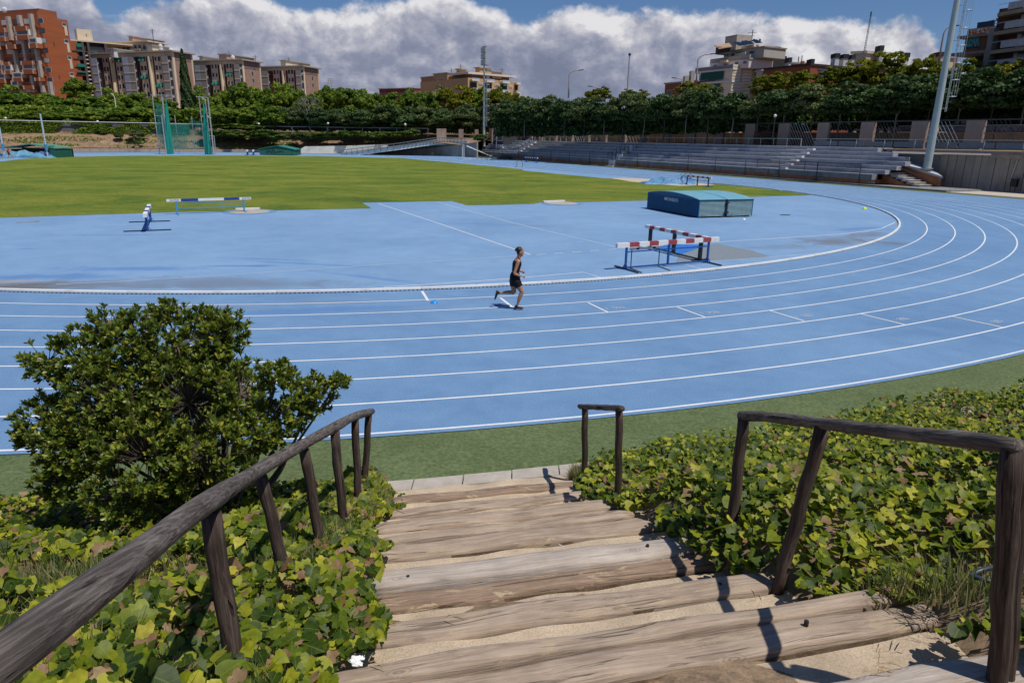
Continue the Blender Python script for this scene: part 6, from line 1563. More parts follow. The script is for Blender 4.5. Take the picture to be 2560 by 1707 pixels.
def tree_leaf_mat(name, stops, trans=0.3, hv=0.12):
    m_ = bpy.data.materials.new(name); m_.use_nodes = True
    t = NT(m_.node_tree); bs = t.n['Principled BSDF']; out = t.n['Material Output']
    at = t.n.new('ShaderNodeAttribute'); at.attribute_name = 'tint'; oi = t.n.new('ShaderNodeObjectInfo'); geo = t.n.new('ShaderNodeNewGeometry')
    f = t.math('ADD', at.outputs['Fac'], t.math('MULTIPLY', t.math('SUBTRACT', oi.outputs['Random'], .5), hv*2))
    f = t.math('ADD', f, t.math('MULTIPLY', t.math('SUBTRACT', t.noise(geo.outputs['Position'], .45, 3, .6), .5), .55))
    c = t.ramp(f, stops)
    t.put(bs, Base_Color=c, Roughness=.6); bs.inputs['Specular IOR Level'].default_value = .2
    tr = t.n.new('ShaderNodeBsdfTranslucent'); t.put(tr, Color=t.mix(1.0, c, (1.2, 1.25, .8), 'MULTIPLY'))
    mx = t.n.new('ShaderNodeMixShader'); mx.inputs[0].default_value = trans; t.l.new(bs.outputs[0], mx.inputs[1]); t.l.new(tr.outputs[0], mx.inputs[2]); t.l.new(mx.outputs[0], out.inputs[0])
    return m_
m_lf_plane = tree_leaf_mat('plane_leaf', [(0, (0.052, 0.105, 0.014)), (.35, (0.108, 0.184, 0.021)), (.6, (0.201, 0.271, 0.032)), (1, (0.350, 0.385, 0.052))], .38)
m_lf_yel = tree_leaf_mat('yellow_leaf', [(0, (.055, .085, .008)), (.35, (.125, .155, .012)), (.6, (.22, .225, .018)), (1, (.36, .32, .035))], .42)
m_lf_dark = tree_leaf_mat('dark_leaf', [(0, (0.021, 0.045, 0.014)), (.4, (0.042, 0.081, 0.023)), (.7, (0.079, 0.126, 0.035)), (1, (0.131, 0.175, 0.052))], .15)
m_lf_oliv = tree_leaf_mat('olive_leaf', [(0, (0.038, 0.063, 0.021)), (.4, (0.079, 0.116, 0.035)), (.7, (0.137, 0.175, 0.056)), (1, (0.245, 0.254, 0.114))], .2)
m_lf_hedge = tree_leaf_mat('hedge_leaf', [(0, (0.028, 0.060, 0.011)), (.4, (0.060, 0.108, 0.018)), (.7, (0.114, 0.172, 0.025)), (1, (0.245, 0.289, 0.035))], .2)
m_trunk = mat('tree_bark', (.10, .08, .06), .9, .3, 3, bump=.5)
m_trunkp = mat('pale_bark', (.26, .23, .19), .85, .3, 2, bump=.3)
CR = {}
for i in range(5): CR['plane', i] = crown_mesh('crown_plane', 100+i, 60, 95, .105, (1, 1, .95), .30, (.17, .30), mats=m_lf_plane)
for i in range(4): CR['yellow', i] = crown_mesh('crown_yellow', 200+i, 50, 62, .095, (1, 1, .9), .35, (.14, .26), mats=m_lf_yel)
for i in range(5): CR['dark', i] = crown_mesh('crown_dark', 300+i, 46, 150, .080, (1, 1, .8), .35, (.24, .36), mats=m_lf_dark)
for i in range(5): CR['olive', i] = crown_mesh('crown_olive', 400+i, 46, 140, .072, (1, 1, .82), .35, (.22, .34), mats=m_lf_oliv)
for i in range(4): CR['hedge', i] = crown_mesh('crown_hedge', 500+i, 26, 150, .11, (1, .8, .62), .30, (.30, .45), mats=m_lf_hedge)
def trunk_mesh(name, seed, m_, lean=.12):
    """unit trunk: height 1 to the fork, limbs reaching up to 1.75"""
    rr = random.Random(seed); mb = MB(); x, y = 0, 0; pts = [(0, 0, -.25)]
    for k in range(1, 5): x += rr.uniform(-lean, lean)*.25; y += rr.uniform(-lean, lean)*.25; pts.append((x, y, k/4))
    mb.tube(pts, [.075, .066, .058, .052, .046], 8)
    for k in range(6):
        a = k*1.05+rr.uniform(-.3, .3); L = rr.uniform(.5, .85); el_ = rr.uniform(.5, 1.15); z0 = rr.uniform(.75, 1.0)
        p = [(x*z0, y*z0, z0), (x+L*.4*math.cos(a)*math.cos(el_), y+L*.4*math.sin(a)*math.cos(el_), z0+L*.45*math.sin(el_)), (x+L*math.cos(a)*math.cos(el_), y+L*math.sin(a)*math.cos(el_), z0+L*math.sin(el_)*1.1)]
        mb.tube(p, [.038, .026, .012], 6)
    return mb.mesh(name, m_, smooth=True)
TR = {('a', i): trunk_mesh('trunk', 10+i, m_trunk) for i in range(4)}
TR.update({('p', i): trunk_mesh('trunk_pale', 20+i, m_trunkp, .2) for i in range(3)})
_tc = [0]
def ground_z(x, y):
    P_ = np.array([x, y]); e_, m_ = to_em(P_)
    if m_ > 14.6 and x > -8: return 5.35+(m_-14.6)*.0116
    if m_ > 6.2 and x > -8: return 3.7
    return 5.0
def tree(kind, px, ytop, ybot, wpx, Y, label, zb=None, trunk='a', group=None, name='tree', squash=1.0):
    """a tree whose crown spans ytop..ybot and wpx wide at distance Y; trunk down to the ground there"""
    _tc[0] += 1; i = _tc[0]
    T_ = atY(px, ytop, Y); B_ = atY(px, ybot, Y); cx, cy = (T_[0]+B_[0])/2, Y; zt, zb_ = T_[2], B_[2]
    z0 = ground_z(cx, cy) if zb is None else zb
    rx = wpx/2/F_PX*math.hypot(Y, cx)*1.0; rz = max(.4, (zt-zb_)/2)
    t_ = thing(name, label, 'tree' if name == 'tree' else name.replace('_', ' '), (cx, cy, z0), group)
    nv = sum(1 for q in CR if q[0] == kind)
    o = link('crown', CR[kind, i % nv], t_, (0, 0, (zt+zb_)/2-z0)); o.scale = (rx, rx*.95*squash, rz/ .9); o.rotation_euler = (0, 0, i*2.1)
    if zb_-z0 > .3:
        h = min((zb_-z0)+rz*.55, (zt-z0)*.52); nt = sum(1 for q in TR if q[0] == trunk)
        k = link('trunk', TR[trunk, i % nt], t_, (0, 0, 0)); k.scale = (max(.8, h*.42)*1.0, max(.8, h*.42), h); k.rotation_euler = (0, 0, i*1.3)
    return t_
G_FAR = 'trees beyond the far bank'
ORD = ['first', 'second', 'third', 'fourth', 'fifth', 'sixth', 'seventh', 'eighth', 'ninth', 'tenth', 'eleventh', 'twelfth', 'thirteenth', 'fourteenth', 'fifteenth', 'sixteenth', 'seventeenth', 'eighteenth', 'nineteenth', 'twentieth', 'twenty-first', 'twenty-second', 'twenty-third', 'twenty-fourth', 'twenty-fifth', 'twenty-sixth', 'twenty-seventh', 'twenty-eighth', 'twenty-ninth', 'thirtieth']
# large trees in front of the flats: (px, top, bottom, width, distance)
A1 = [(10, 212, 295, 105, 195), (-60, 205, 300, 120, 198), (195, 198, 262, 66, 225), (120, 232, 300, 80, 205), (170, 240, 305, 90, 200), (235, 238, 300, 80, 205), (285, 218, 300, 70, 212), (305, 240, 305, 75, 200), (350, 228, 300, 74, 208), (395, 244, 305, 70, 200), (425, 252, 312, 60, 205),
      (502, 212, 300, 66, 215), (530, 240, 312, 70, 205), (560, 222, 305, 66, 212), (600, 208, 305, 80, 208), (640, 215, 300, 80, 215), (680, 205, 305, 84, 208), (725, 208, 300, 84, 214), (770, 228, 312, 70, 206), (820, 218, 300, 78, 214), (868, 216, 305, 84, 208), (915, 222, 300, 74, 214), (935, 232, 310, 60, 204),
      (985, 226, 305, 76, 212), (1030, 222, 305, 70, 216), (1072, 226, 310, 70, 206), (1108, 214, 305, 84, 210), (1150, 209, 310, 96, 206), (1195, 214, 305, 90, 212), (1240, 212, 305, 86, 206), (1290, 232, 300, 70, 212)]
A1.sort()
for i, a in enumerate(A1):
    kind = 'yellow' if a[0] > 1060 and i % 3 != 1 else 'plane'
    tree(kind, *a, label=f'{"yellow green" if kind == "yellow" else "green"} broadleaf tree, {ORD[i] if i < 30 else "last"} from the left in the tall row before the flats', trunk='p' if i % 3 == 0 else 'a', group=G_FAR)
# darker, lower trees in front of them
A2 = [(60, 262, 322, 90, 186), (130, 275, 318, 90, 185), (215, 275, 318, 90, 186), (310, 270, 320, 100, 184), (420, 268, 318, 60, 186), (560, 262, 325, 80, 186), (625, 262, 325, 80, 186), (690, 262, 330, 84, 185), (745, 258, 325, 80, 186), (800, 262, 330, 84, 184), (855, 268, 325, 70, 186), (905, 265, 330, 84, 184), (960, 255, 325, 92, 186), (1010, 262, 330, 84, 184), (1060, 260, 330, 84, 186), (1115, 268, 330, 84, 184), (1165, 258, 330, 84, 183), (1215, 252, 325, 84, 186)]
for i, a in enumerate(A2):
    kind = 'plane' if i < 8 else ('dark' if i % 2 else 'olive')
    tree(kind, *a, label=f'low {"green" if kind == "plane" else "dark green" if kind == "dark" else "olive green"} tree, {ORD[i]} from the left along the top of the far bank', group='low trees behind the far fence')
# row behind the grandstand
A3 = [(1262, 245, 318, 80, 150), (1312, 232, 322, 90, 142), (1362, 228, 322, 92, 140), (1412, 238, 322, 84, 134), (1462, 236, 322, 90, 128), (1512, 240, 318, 84, 124), (1560, 228, 320, 96, 120), (1612, 222, 322, 96, 116), (1664, 222, 320, 96, 112), (1718, 215, 318, 104, 108), (1775, 210, 318, 104, 104), (1835, 218, 318, 110, 101), (1900, 222, 316, 120, 98), (1965, 205, 312, 124, 95), (2035, 205, 312, 130, 92), (2105, 200, 310, 130, 90), (2175, 198, 310, 140, 87), (2250, 178, 306, 140, 85), (2330, 172, 305, 150, 83), (2410, 165, 302, 150, 81), (2490, 160, 300, 150, 79), (2570, 150, 300, 160, 77), (2660, 140, 300, 170, 75)]
for i, a in enumerate(A3):
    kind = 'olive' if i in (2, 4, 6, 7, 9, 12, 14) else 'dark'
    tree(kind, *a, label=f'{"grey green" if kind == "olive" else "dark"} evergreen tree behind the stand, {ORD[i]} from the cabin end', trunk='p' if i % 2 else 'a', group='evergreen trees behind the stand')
# yellow green trees standing higher behind them
A4 = [(1505, 212, 262, 60, 150), (1480, 222, 262, 50, 150), (1570, 222, 255, 50, 150), (1600, 222, 260, 50, 148), (1715, 198, 245, 70, 132), (1760, 205, 248, 60, 132), (1905, 188, 250, 70, 118), (1960, 176, 245, 90, 116), (2020, 168, 245, 90, 114), (2085, 162, 245, 90, 112), (2150, 145, 240, 96, 110), (2215, 125, 235, 110, 108), (2260, 158, 232, 80, 106), (2310, 132, 225, 80, 104), (2335, 152, 235, 60, 102), (2415, 142, 235, 84, 100), (2465, 156, 235, 80, 98), (2510, 148, 240, 84, 96), (2565, 142, 235, 90, 95), (2150, 262, 305, 90, 112), (2070, 268, 305, 90, 114), (2240, 270, 304, 80, 110)]
for i, a in enumerate(A4):
    tree('yellow', *a, label=f'yellow green broadleaf tree showing {"above" if i < 19 else "below and behind"} the dark crowns, {ORD[i]} from the cabin end' if i < 19 else f'bright green leaves low behind the dark trunks, {ORD[i-19]} patch of three', group='yellow green trees behind the stand')

# cypress
t_ = atY(446, 128, 205); b_ = atY(478, 290, 205); hz = (t_[2]-5.0)
cyp = thing('cypress_tree', 'tall slim dark cypress in front of the pale flats', 'tree', (b_[0]-.6, 205, 5.0))
g = np.random.default_rng(9); k = 9000; hh = g.random(k)**.85; pr = np.interp(hh, [0, .08, .25, .5, .75, .92, 1], [.5, 1.0, 1.0, .82, .55, .28, .03])*1.7
an = g.uniform(0, 6.28, k); rad_ = pr*np.sqrt(g.uniform(.55, 1, k))*(1+.18*np.sin(an*5+hh*30)); P_ = np.stack([np.cos(an)*rad_, np.sin(an)*rad_, hh*hz+.3], 1)
nn = np.stack([np.cos(an), np.sin(an), np.full(k, .5)], 1)+g.normal(0, .4, (k, 3)); v = np.array([(-.3, -.6, 0), (.3, -.6, .05), (.2, .7, 0), (-.2, .7, .05)])
link('crown', merged([(v, [(0, 1, 2), (0, 2, 3)], np.zeros((4, 2)), basis(nn, g.normal(0, .4, k), g.uniform(.3, .6, k)), P_, np.clip(g.normal(.3, .15, k), 0, 1))], 'cypress_crown', m_lf_dark), cyp)
part('trunk', MB().tube([(cyp.location.x, 205, 4.8), (cyp.location.x, 205, 5.0+hz*.8)], [.28, .05], 8), m_trunk, cyp)
# bare tree
bt = atY(777, 322, 183); bare = thing('bare_tree', 'leafless pale grey tree among the dark crowns', 'tree', (bt[0], 183, 5.0)); mb = MB(); rr = random.Random(5)
def grow(p, d, L, r, n_):
    q = p+d*L; mb.tube([p, (p+q)/2+np.array([rr.uniform(-.1, .1), rr.uniform(-.1, .1), 0])*L*.3, q], [r, r*.8, r*.6], 5, caps=False)
    if n_ == 0: return
    for _ in range(3):
        dd = unit(d+np.array([rr.uniform(-.75, .75), rr.uniform(-.75, .75), rr.uniform(-.1, .35)])); grow(q, dd, L*rr.uniform(.62, .85), r*.58, n_-1)
grow(np.array([bt[0], 183.0, 4.6]), unit(np.array([-.12, 0, 1.0])), 2.7, .17, 5)
part('branches', mb, m_trunkp, bare)

# shrubs and clipped hedges on the bank: (px, top, bottom, width)
HG = [(545, 318, 350, 70), (590, 322, 352, 60), (625, 326, 354, 56), (655, 322, 350, 60), (680, 338, 352, 34), (697, 334, 350, 30), (722, 330, 352, 40), (748, 328, 352, 46), (778, 330, 352, 44), (808, 326, 350, 50), (838, 328, 352, 48), (868, 324, 350, 52), (900, 326, 350, 52), (932, 326, 352, 50), (962, 326, 352, 48), (992, 328, 350, 46), (1018, 322, 348, 44), (1036, 316, 346, 36), (560, 308, 330, 60), (600, 308, 330, 60), (640, 312, 332, 50), (520, 322, 348, 40)]
HG.sort()
for i, (px, y0, y1, wd) in enumerate(HG):
    Y = 178+.006*(px-500) if y1 > 335 else 181
    tree('hedge', px, y0-2, y1+1, wd*1.25, Y, f'rounded dark green shrub, {ORD[i]} from the left in the clipped band above the earth bank', zb=atY(px, y1, Y)[2]-.2, group='clipped shrubs on the far bank', name='shrub')
SH = [(68, 318, 352, 44, 'round brown green shrub on the bank behind the mat hut', 172), (125, 320, 350, 46, 'brown green shrub on the bank above the right side of the mat hut', 172), (172, 290, 346, 46, 'tall shrub growing through the fence rail', 172), (190, 322, 344, 34, 'dark shrub at the foot of the ivy wall', 172), (250, 322, 342, 30, 'small dark shrub at the middle of the ivy wall', 173), (297, 324, 352, 26, 'narrow dark shrub standing alone on the brown bank', 171), (340, 322, 350, 50, 'grey green shrub behind the palm', 172), (118, 346, 372, 26, 'low green shrub beside the upright pole', 168), (236, 352, 372, 26, 'low leafy shrub to the right of the small palm', 168)]
for px, y0, y1, wd, lb, Y in SH: tree('hedge' if 'green' not in lb else 'olive', px, y0, y1, wd, Y, lb, zb=atY(px, y1, Y)[2]-.1, name='shrub')
# ivy wall: leaves hanging over the whole length of the fence, with the long pale rail on top
iw = [away(p, 9.7, 3.9) for p in foot[:8]]; tops_ = []
for x, p in zip(colx[:8], iw):
    y = 303.5+(x-0)*(311-303.5)/530; tops_.append(atY(x, y, p[1])[2])
iv = thing('ivy_wall', 'long wall overgrown with ivy below the rail at the far left', 'hedge', (*iw[3][:2], 3.9))
mb = MB(); mb.strip(iw, [np.array([p[0], p[1], z-.25]) for p, z in zip(iw, tops_)]); part('mesh_panel', mb, mat('grey_mesh', (.10, .10, .10), .9, .3, 2), iv)
g = np.random.default_rng(31); P_ = []
for _ in range(15000):
    q = g.random()*6.999; i = int(q); f_ = q-i; b = iw[i]*(1-f_)+iw[i+1]*f_; zt = tops_[i]*(1-f_)+tops_[i+1]*f_; z = b[2]+(zt-.2-b[2])*g.random()
    if mn.noise(Vector((b[0]*.22, z*.5, 2.2))) < -.22: continue
    P_.append([b[0]+g.normal(0, .1), b[1]-.15-g.random()*.35, z])
P_ = np.array(P_); k = len(P_); nn = g.normal(0, .5, (k, 3))+np.array([0, -.7, .5])
o = link('ivy_leaves', merged([(np.array([(-.5, -.4, 0), (.5, -.4, .1), (.5, .45, 0), (-.5, .4, .1)]), [(0, 1, 2), (0, 2, 3)], np.zeros((4, 2)), basis(nn, g.uniform(0, 6, k), g.uniform(.2, .42, k)), P_-np.array([*iw[3][:2], 3.9]), np.clip(g.normal(.42, .2, k), 0, 1))], 'ivy_wall_leaves', m_lf_plane), iv); o['kind'] = 'stuff'
fr = thing('fence', 'long pale fence rail with posts above the far bank', 'fence', (*away(foot[8], 10, 5)[:2], 5))
fx = [-300, 0, 130, 260, 390, 520, 560, 640, 730, 775, 818, 862, 906, 950, 992, 1032, 1070]
fy = [300, 300.8, 303.5, 306, 308.5, 311.5, 313, 315, 317, 317.5, 318.2, 319, 319.6, 320, 320.4, 320.8, 321.5]
fp = [atY(x, y, (176.5 if x > 540 else float(np.interp(x, colx[:8], [q[1] for q in iw])))+(8 if x > 540 else 0)) for x, y in zip(fx, fy)]
m_rail2 = mat('pale_fence_rail', (.46, .49, .50), .6, .08, 3)
for i in range(len(fp)-1):
    if i == 5: continue
    part('rail', MB().tube([fp[i], fp[i+1]], .11, 6), m_rail2, fr)
for i, p in enumerate(fp):
    if fx[i] > 540: part('post', MB().beam(p, p-[0, 0, 1.9], .2, .2, up=(1, 0, 0)), m_rail2, fr)
mb = MB()
for i in range(6, len(fp)-1):
    L = np.linalg.norm(fp[i+1]-fp[i])
    for q in np.arange(0, L, .55):
        a = fp[i]+(fp[i+1]-fp[i])*q/L; b = fp[i]+(fp[i+1]-fp[i])*min(1, (q+1.6)/L); mb.beam(a-[0, 0, .1], b-[0, 0, 1.8], .03, .03); mb.beam(b-[0, 0, .1], a-[0, 0, 1.8], .03, .03)
part('mesh', mb, m_dsteel, fr, kind='stuff')
# pillars of the screen carried on to the left, gate posts
for i, (x0, x1, y0, y1) in enumerate([(1092, 1115, 322, 352), (1147, 1158, 323.5, 352), (1187, 1196, 324, 336)]):
    a = atY(x0, y1, 168); b = atY(x1, y0, 168); mb = MB().obox([a[0], 168, a[2]], (b[0]-a[0], 0, 0), (0, .6, 0), (0, 0, b[2]-a[2]))
    tag(part('gate_pillar', mb, m_pinkc), ['wide pinkish gate pillar at the top of the ramp', 'narrow pinkish pillar right of the wide gate pillar', 'low pinkish pillar above the round bush beside the far mast'][i], 'pillar')
tree('hedge', 1198, 332, 360, 44, 160, 'bright green bush left of the far floodlight mast', zb=atY(1198, 358, 160)[2], name='shrub')
# fan palms on the bank
def palm(px, py, s_, label, seed):
    P_ = atY(px, py, 168.5); t_ = thing('fan_palm', label, 'palm', tuple(P_), 'small palms on the far bank'); rr = random.Random(seed)
    for i in range(13):
        a = rr.uniform(0, 6.28); el_ = rr.uniform(.15, 1.3); L = s_*rr.uniform(.8, 1.2); mb = MB(); c = np.array([L*math.cos(a)*math.cos(el_), L*math.sin(a)*math.cos(el_), L*math.sin(el_)])+P_; d = unit(c-P_)
        mb.tube([P_, c], .03, 4); sd1 = unit(np.cross(d, [0, 0, 1.0])); u2 = np.cross(sd1, d)
        for k in range(9):
            t = (k-4)*.34; q = c+(d*math.cos(t)+sd1*math.sin(t))*L*.62-np.array([0, 0, .12*L]); w1 = sd1*math.cos(t)*.07*L-d*math.sin(t)*.07*L; mb.add([c, c+(q-c)*.55+w1, q, c+(q-c)*.55-w1], [(0, 1, 2, 3)])
        part('frond', mb, mat('palm_frond', (.10, .14, .025), .5, .35, .9), t_)
palm(345, 366, 1.5, 'larger fan palm with yellow fronds at the foot of the brown bank', 1); palm(215, 362, 1.1, 'small fan palm left of the low leafy shrub', 2); palm(148, 366, 1.0, 'thin spiky palm beside the upright pole of the mat hut', 3)
# tufts and weeds scattered over the bank
g = np.random.default_rng(41); P_ = []
for _ in range(9000):
    q = g.random()*17.99; i = int(q); f_ = q-i; b = foot[i]*(1-f_)+foot[i+1]*f_; d = g.uniform(.8, 9.3)
    if mn.noise(Vector((b[0]*.12, d*.5, 5.5))) < .05: continue
    P_.append(away(b, d, np.interp(d, [0, 3.2, 6.4, 9.5], [.75, 1.75, 2.9, 3.85])+.1))
P_ = np.array(P_); k = len(P_); nn = g.normal(0, .5, (k, 3))+np.array([0, -.3, .8])
o = link('bank_weeds', merged([(np.array([(-.5, -.4, 0), (.5, -.4, .1), (.5, .45, 0), (-.5, .4, .1)]), [(0, 1, 2), (0, 2, 3)], np.zeros((4, 2)), basis(nn, g.uniform(0, 6, k), g.uniform(.15, .4, k)), P_, np.clip(g.normal(.5, .25, k), 0, 1))], 'bank_weeds', m_lf_plane)); o['kind'] = 'stuff'; o['label'] = 'low green weeds on the brown earth bank'
# understorey that closes the gaps between the trunks behind the fences
def thicket(name, lab, pts, n_, m_, seed, q=.5):
    g = np.random.default_rng(seed); P_ = []
    for _ in range(n_):
        t = g.random()*(len(pts)-1.001); i = int(t); f_ = t-i; a = np.array(pts[i])*(1-f_)+np.array(pts[i+1])*f_      # (px, ytop, ybot, Y)
        if a[3] > 0:
            y = a[1]+(a[2]-a[1])*g.random()**.8; p = atY(a[0]+g.normal(0, 3), y+6*mn.noise(Vector((a[0]*.03, 1.1, seed))), a[3]+g.uniform(-2.5, 2.5)); P_.append(p)
    P_ = np.array(P_); k = len(P_); nn = g.normal(0, .7, (k, 3))+np.array([0, -.3, .5])
    o = link(name, merged([(np.array([(-.5, -.4, 0), (.5, -.4, .1), (.5, .45, 0), (-.5, .4, .1)]), [(0, 1, 2), (0, 2, 3)], np.zeros((4, 2)), basis(nn, g.uniform(0, 6, k), g.uniform(.6, 1.3, k)*q), P_, np.clip(g.normal(.4, .2, k), 0, 1))], name, m_)); o['kind'] = 'stuff'; o['label'] = lab
thicket('undergrowth', 'green undergrowth between the trunks beyond the far ivy wall', [(-100, 262, 305, 190), (400, 272, 312, 190), (640, 275, 322, 189)], 9000, m_lf_plane, 51, .8)
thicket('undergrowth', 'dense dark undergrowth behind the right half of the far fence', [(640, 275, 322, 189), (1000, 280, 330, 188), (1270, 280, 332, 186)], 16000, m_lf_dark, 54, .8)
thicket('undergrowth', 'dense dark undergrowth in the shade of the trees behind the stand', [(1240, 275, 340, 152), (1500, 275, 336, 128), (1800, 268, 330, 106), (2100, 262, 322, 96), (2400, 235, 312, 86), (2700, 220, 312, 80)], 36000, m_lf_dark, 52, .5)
thicket('undergrowth', 'green leaves low along the street above the stand', [(1900, 285, 318, 101), (2100, 280, 312, 95), (2560, 282, 310, 84)], 2600, m_lf_hedge, 53, .35)
# ================================================================== buildings
m_b_red = mat('facade_red_brick', (.34, .095, .035), .9, .10, .35, bump=0, dirt=(.25, .08, .035), dscale=.1, damt=.6, stretch=(.3, .3, 3))
m_b_cream = mat('facade_cream', (.64, .53, .39), .9, .06, .3, dirt=(.30, .24, .17), dscale=.12, damt=.6, stretch=(1, 1, .3))
m_b_brown = mat('facade_dark_brown', (.055, .022, .018), .8, .2, 1)
m_b_dred = mat('facade_dark_red', (.13, .02, .02), .8, .2, 1)
m_b_blue = mat('facade_blue_grey', (.36, .40, .49), .6, .12, 1.2)
m_b_bayg = mat('facade_grey_bay', (.30, .275, .25), .8, .15, 6, stretch=(1, 1, .15))
m_b_pink = mat('facade_pink_brick', (.30, .185, .14), .9, .18, 1.5, stretch=(1, 1, .4), dirt=(.36, .27, .22), dscale=1.8, damt=.5)
m_b_grey = mat('facade_grey', (.42, .375, .325), .9, .10, .5, dirt=(.2, .17, .15), dscale=.2)
m_b_tan = mat('facade_tan', (.50, .32, .17), .9, .08, .5)
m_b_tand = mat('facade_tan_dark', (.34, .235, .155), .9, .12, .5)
m_b_white = mat('facade_white', (.66, .64, .60), .85, .05, .5, dirt=(.48, .45, .42), dscale=.3, damt=.4)
m_b_stripe = mat('facade_ribbed_cream', (.72, .63, .50), .8, .04, .5, dirt=(.45, .36, .25), dscale=.2, damt=.5)
m_b_slab = mat('slab_edge', (.34, .32, .29), .8, .1, .5)
m_b_dark = mat('facade_dark', (.03, .026, .026), .8, .3, 1)
m_awn = mat('green_awning', (.008, .19, .135), .7, .15, 2)
m_awnd = mat('dark_green_awning', (.004, .075, .065), .7, .15, 2)
m_win = mat('window_glass', (.045, .055, .07), .15, .35, .8, spec=.6)
m_shut = mat('pale_shutter', (.48, .49, .50), .7, .2, .6)
m_rf = mat('roof_tar', (.16, .14, .13), .9, .1, .5)
def dirv(deg): a = math.radians(deg); return np.array([math.sin(a), math.cos(a), 0.0])
class Bld:
    """a block with a front corner at a pixel; face 'L' runs away to the left, face 'R' away to the right"""
    def __init__(s, name, label, cpx, cpy, Y, aR, aL, z0=4.5, cat='building', group=None):
        s.P = atY(cpx, cpy, Y); s.top = s.P[2]; s.z0 = z0; s.dR = dirv(aR); s.dL = dirv(aL)
        s.nR = np.array([s.dR[1], -s.dR[0], 0]); s.nR = s.nR if s.nR@(CAM_O-s.P) > 0 else -s.nR
        s.nL = np.array([s.dL[1], -s.dL[0], 0]); s.nL = s.nL if s.nL@(CAM_O-s.P) > 0 else -s.nL
        s.t = thing(name, label, cat, (s.P[0], s.P[1], z0), group)
    def uv(s, face, px, py):
        d, n_ = (s.dL, s.nL) if face == 'L' else (s.dR, s.nR); Q = onplane(px, py, s.P, n_); return float((Q-s.P)@d), Q[2]
    def pt(s, face, t, z, out=0.0):
        d, n_ = (s.dL, s.nL) if face == 'L' else (s.dR, s.nR); q = s.P+d*t+n_*out; return np.array([q[0], q[1], z])
    def fbox(s, face, t0, z0, t1, z1, o0, o1, mb=None):
        mb = mb or MB(); d, n_ = (s.dL, s.nL) if face == 'L' else (s.dR, s.nR); t0, t1 = min(t0, t1), max(t0, t1); z0, z1 = min(z0, z1), max(z0, z1)
        return mb.obox(s.pt(face, t0, z0, o0), d*(t1-t0), n_*(o1-o0), (0, 0, z1-z0))
    def add(s, nm, face, t0, z0, t1, z1, o0, o1, m_, parent=None, label=None):
        return part(nm, s.fbox(face, t0, z0, t1, z1, o0, o1), m_, parent or s.t, label=label)
    def px(s, nm, face, x0, y0, x1, y1, o0, o1, m_, parent=None, label=None):
        t0, z0 = s.uv(face, x0, y0); t1, z1 = s.uv(face, x1, y1); return s.add(nm, face, t0, z0, t1, z1, o0, o1, m_, parent, label)
    def body(s, LR, LL, m_, top=None, zb=None, nm='wall', mR=None):
        top = top or s.top; zb = zb if zb is not None else s.z0-1
        a = s.P[:2]; b = (s.P+s.dR*LR)[:2]; c = (s.P+s.dR*LR+s.dL*LL)[:2]; d = (s.P+s.dL*LL)[:2]; mb = MB()
        v = [(*p, zb) for p in (a, b, c, d)]+[(*p, top) for p in (a, b, c, d)]
        mb.add(v, [(4, 5, 6, 7)], 0).add(v, [(0, 1, 5, 4)], 1).add(v, [(1, 2, 6, 5), (2, 3, 7, 6), (3, 0, 4, 7)], 0)
        return part(nm, mb, [m_, mR or m_], s.t)
    def roof(s, LR, LL, o, th, m_, z=None, tL=0, tR=0, nm='roof'):
        z = z or s.top; p = s.P+s.dR*(tR-o)+s.dL*(tL-o); return part(nm, MB().obox([p[0], p[1], z], s.dR*(LR+2*o), s.dL*(LL+2*o), (0, 0, th)), m_, s.t)
    def window(s, face, t, z, w_, h_, frame=True, m_=None, awn=None):
        o = s.add('window', face, t-w_/2, z-h_/2, t+w_/2, z+h_/2, -.02, .05, m_shut if frame else m_b_dark)
        s.add('pane', face, t-w_/2+.12, z-h_/2+.1, t+w_/2-.12, z+h_/2-.1, .04, .07, m_ or m_win, o)
        if awn:
            d, n_ = (s.dL, s.nL) if face == 'L' else (s.dR, s.nR)
            a = s.pt(face, t-w_/2-.1, z+h_/2+.1, .08); b = s.pt(face, t+w_/2+.1, z+h_/2+.1, .08); c = s.pt(face, t+w_/2+.1, z-h_/2*.7, .9); e_ = s.pt(face, t-w_/2-.1, z-h_/2*.7, .9)
            part('awning', MB().quad(a, b, c, e_).quad(e_+[0, 0, .02], c+[0, 0, .02], b+[0, 0, .02], a+[0, 0, .02]), awn, s.t)
        return o
def Z1(x, y): return x/7.84, y/7.84                          # crop origins of the readings
def Z2(x, y): return 180+x/7.35, 60+y/7.35
def Z3(x, y): return 460+x/6.533, 100+y/6.533
def Z6(x, y): return 930+x/5.88, 110+y/5.88
def Z7(x, y): return 1680+x/7.35, 70+y/7.35
def Z8(x, y): return 2360+x/7.84, y/7.84
def ZR(x, y): return 1900+x/3.36, 100+y/3.36

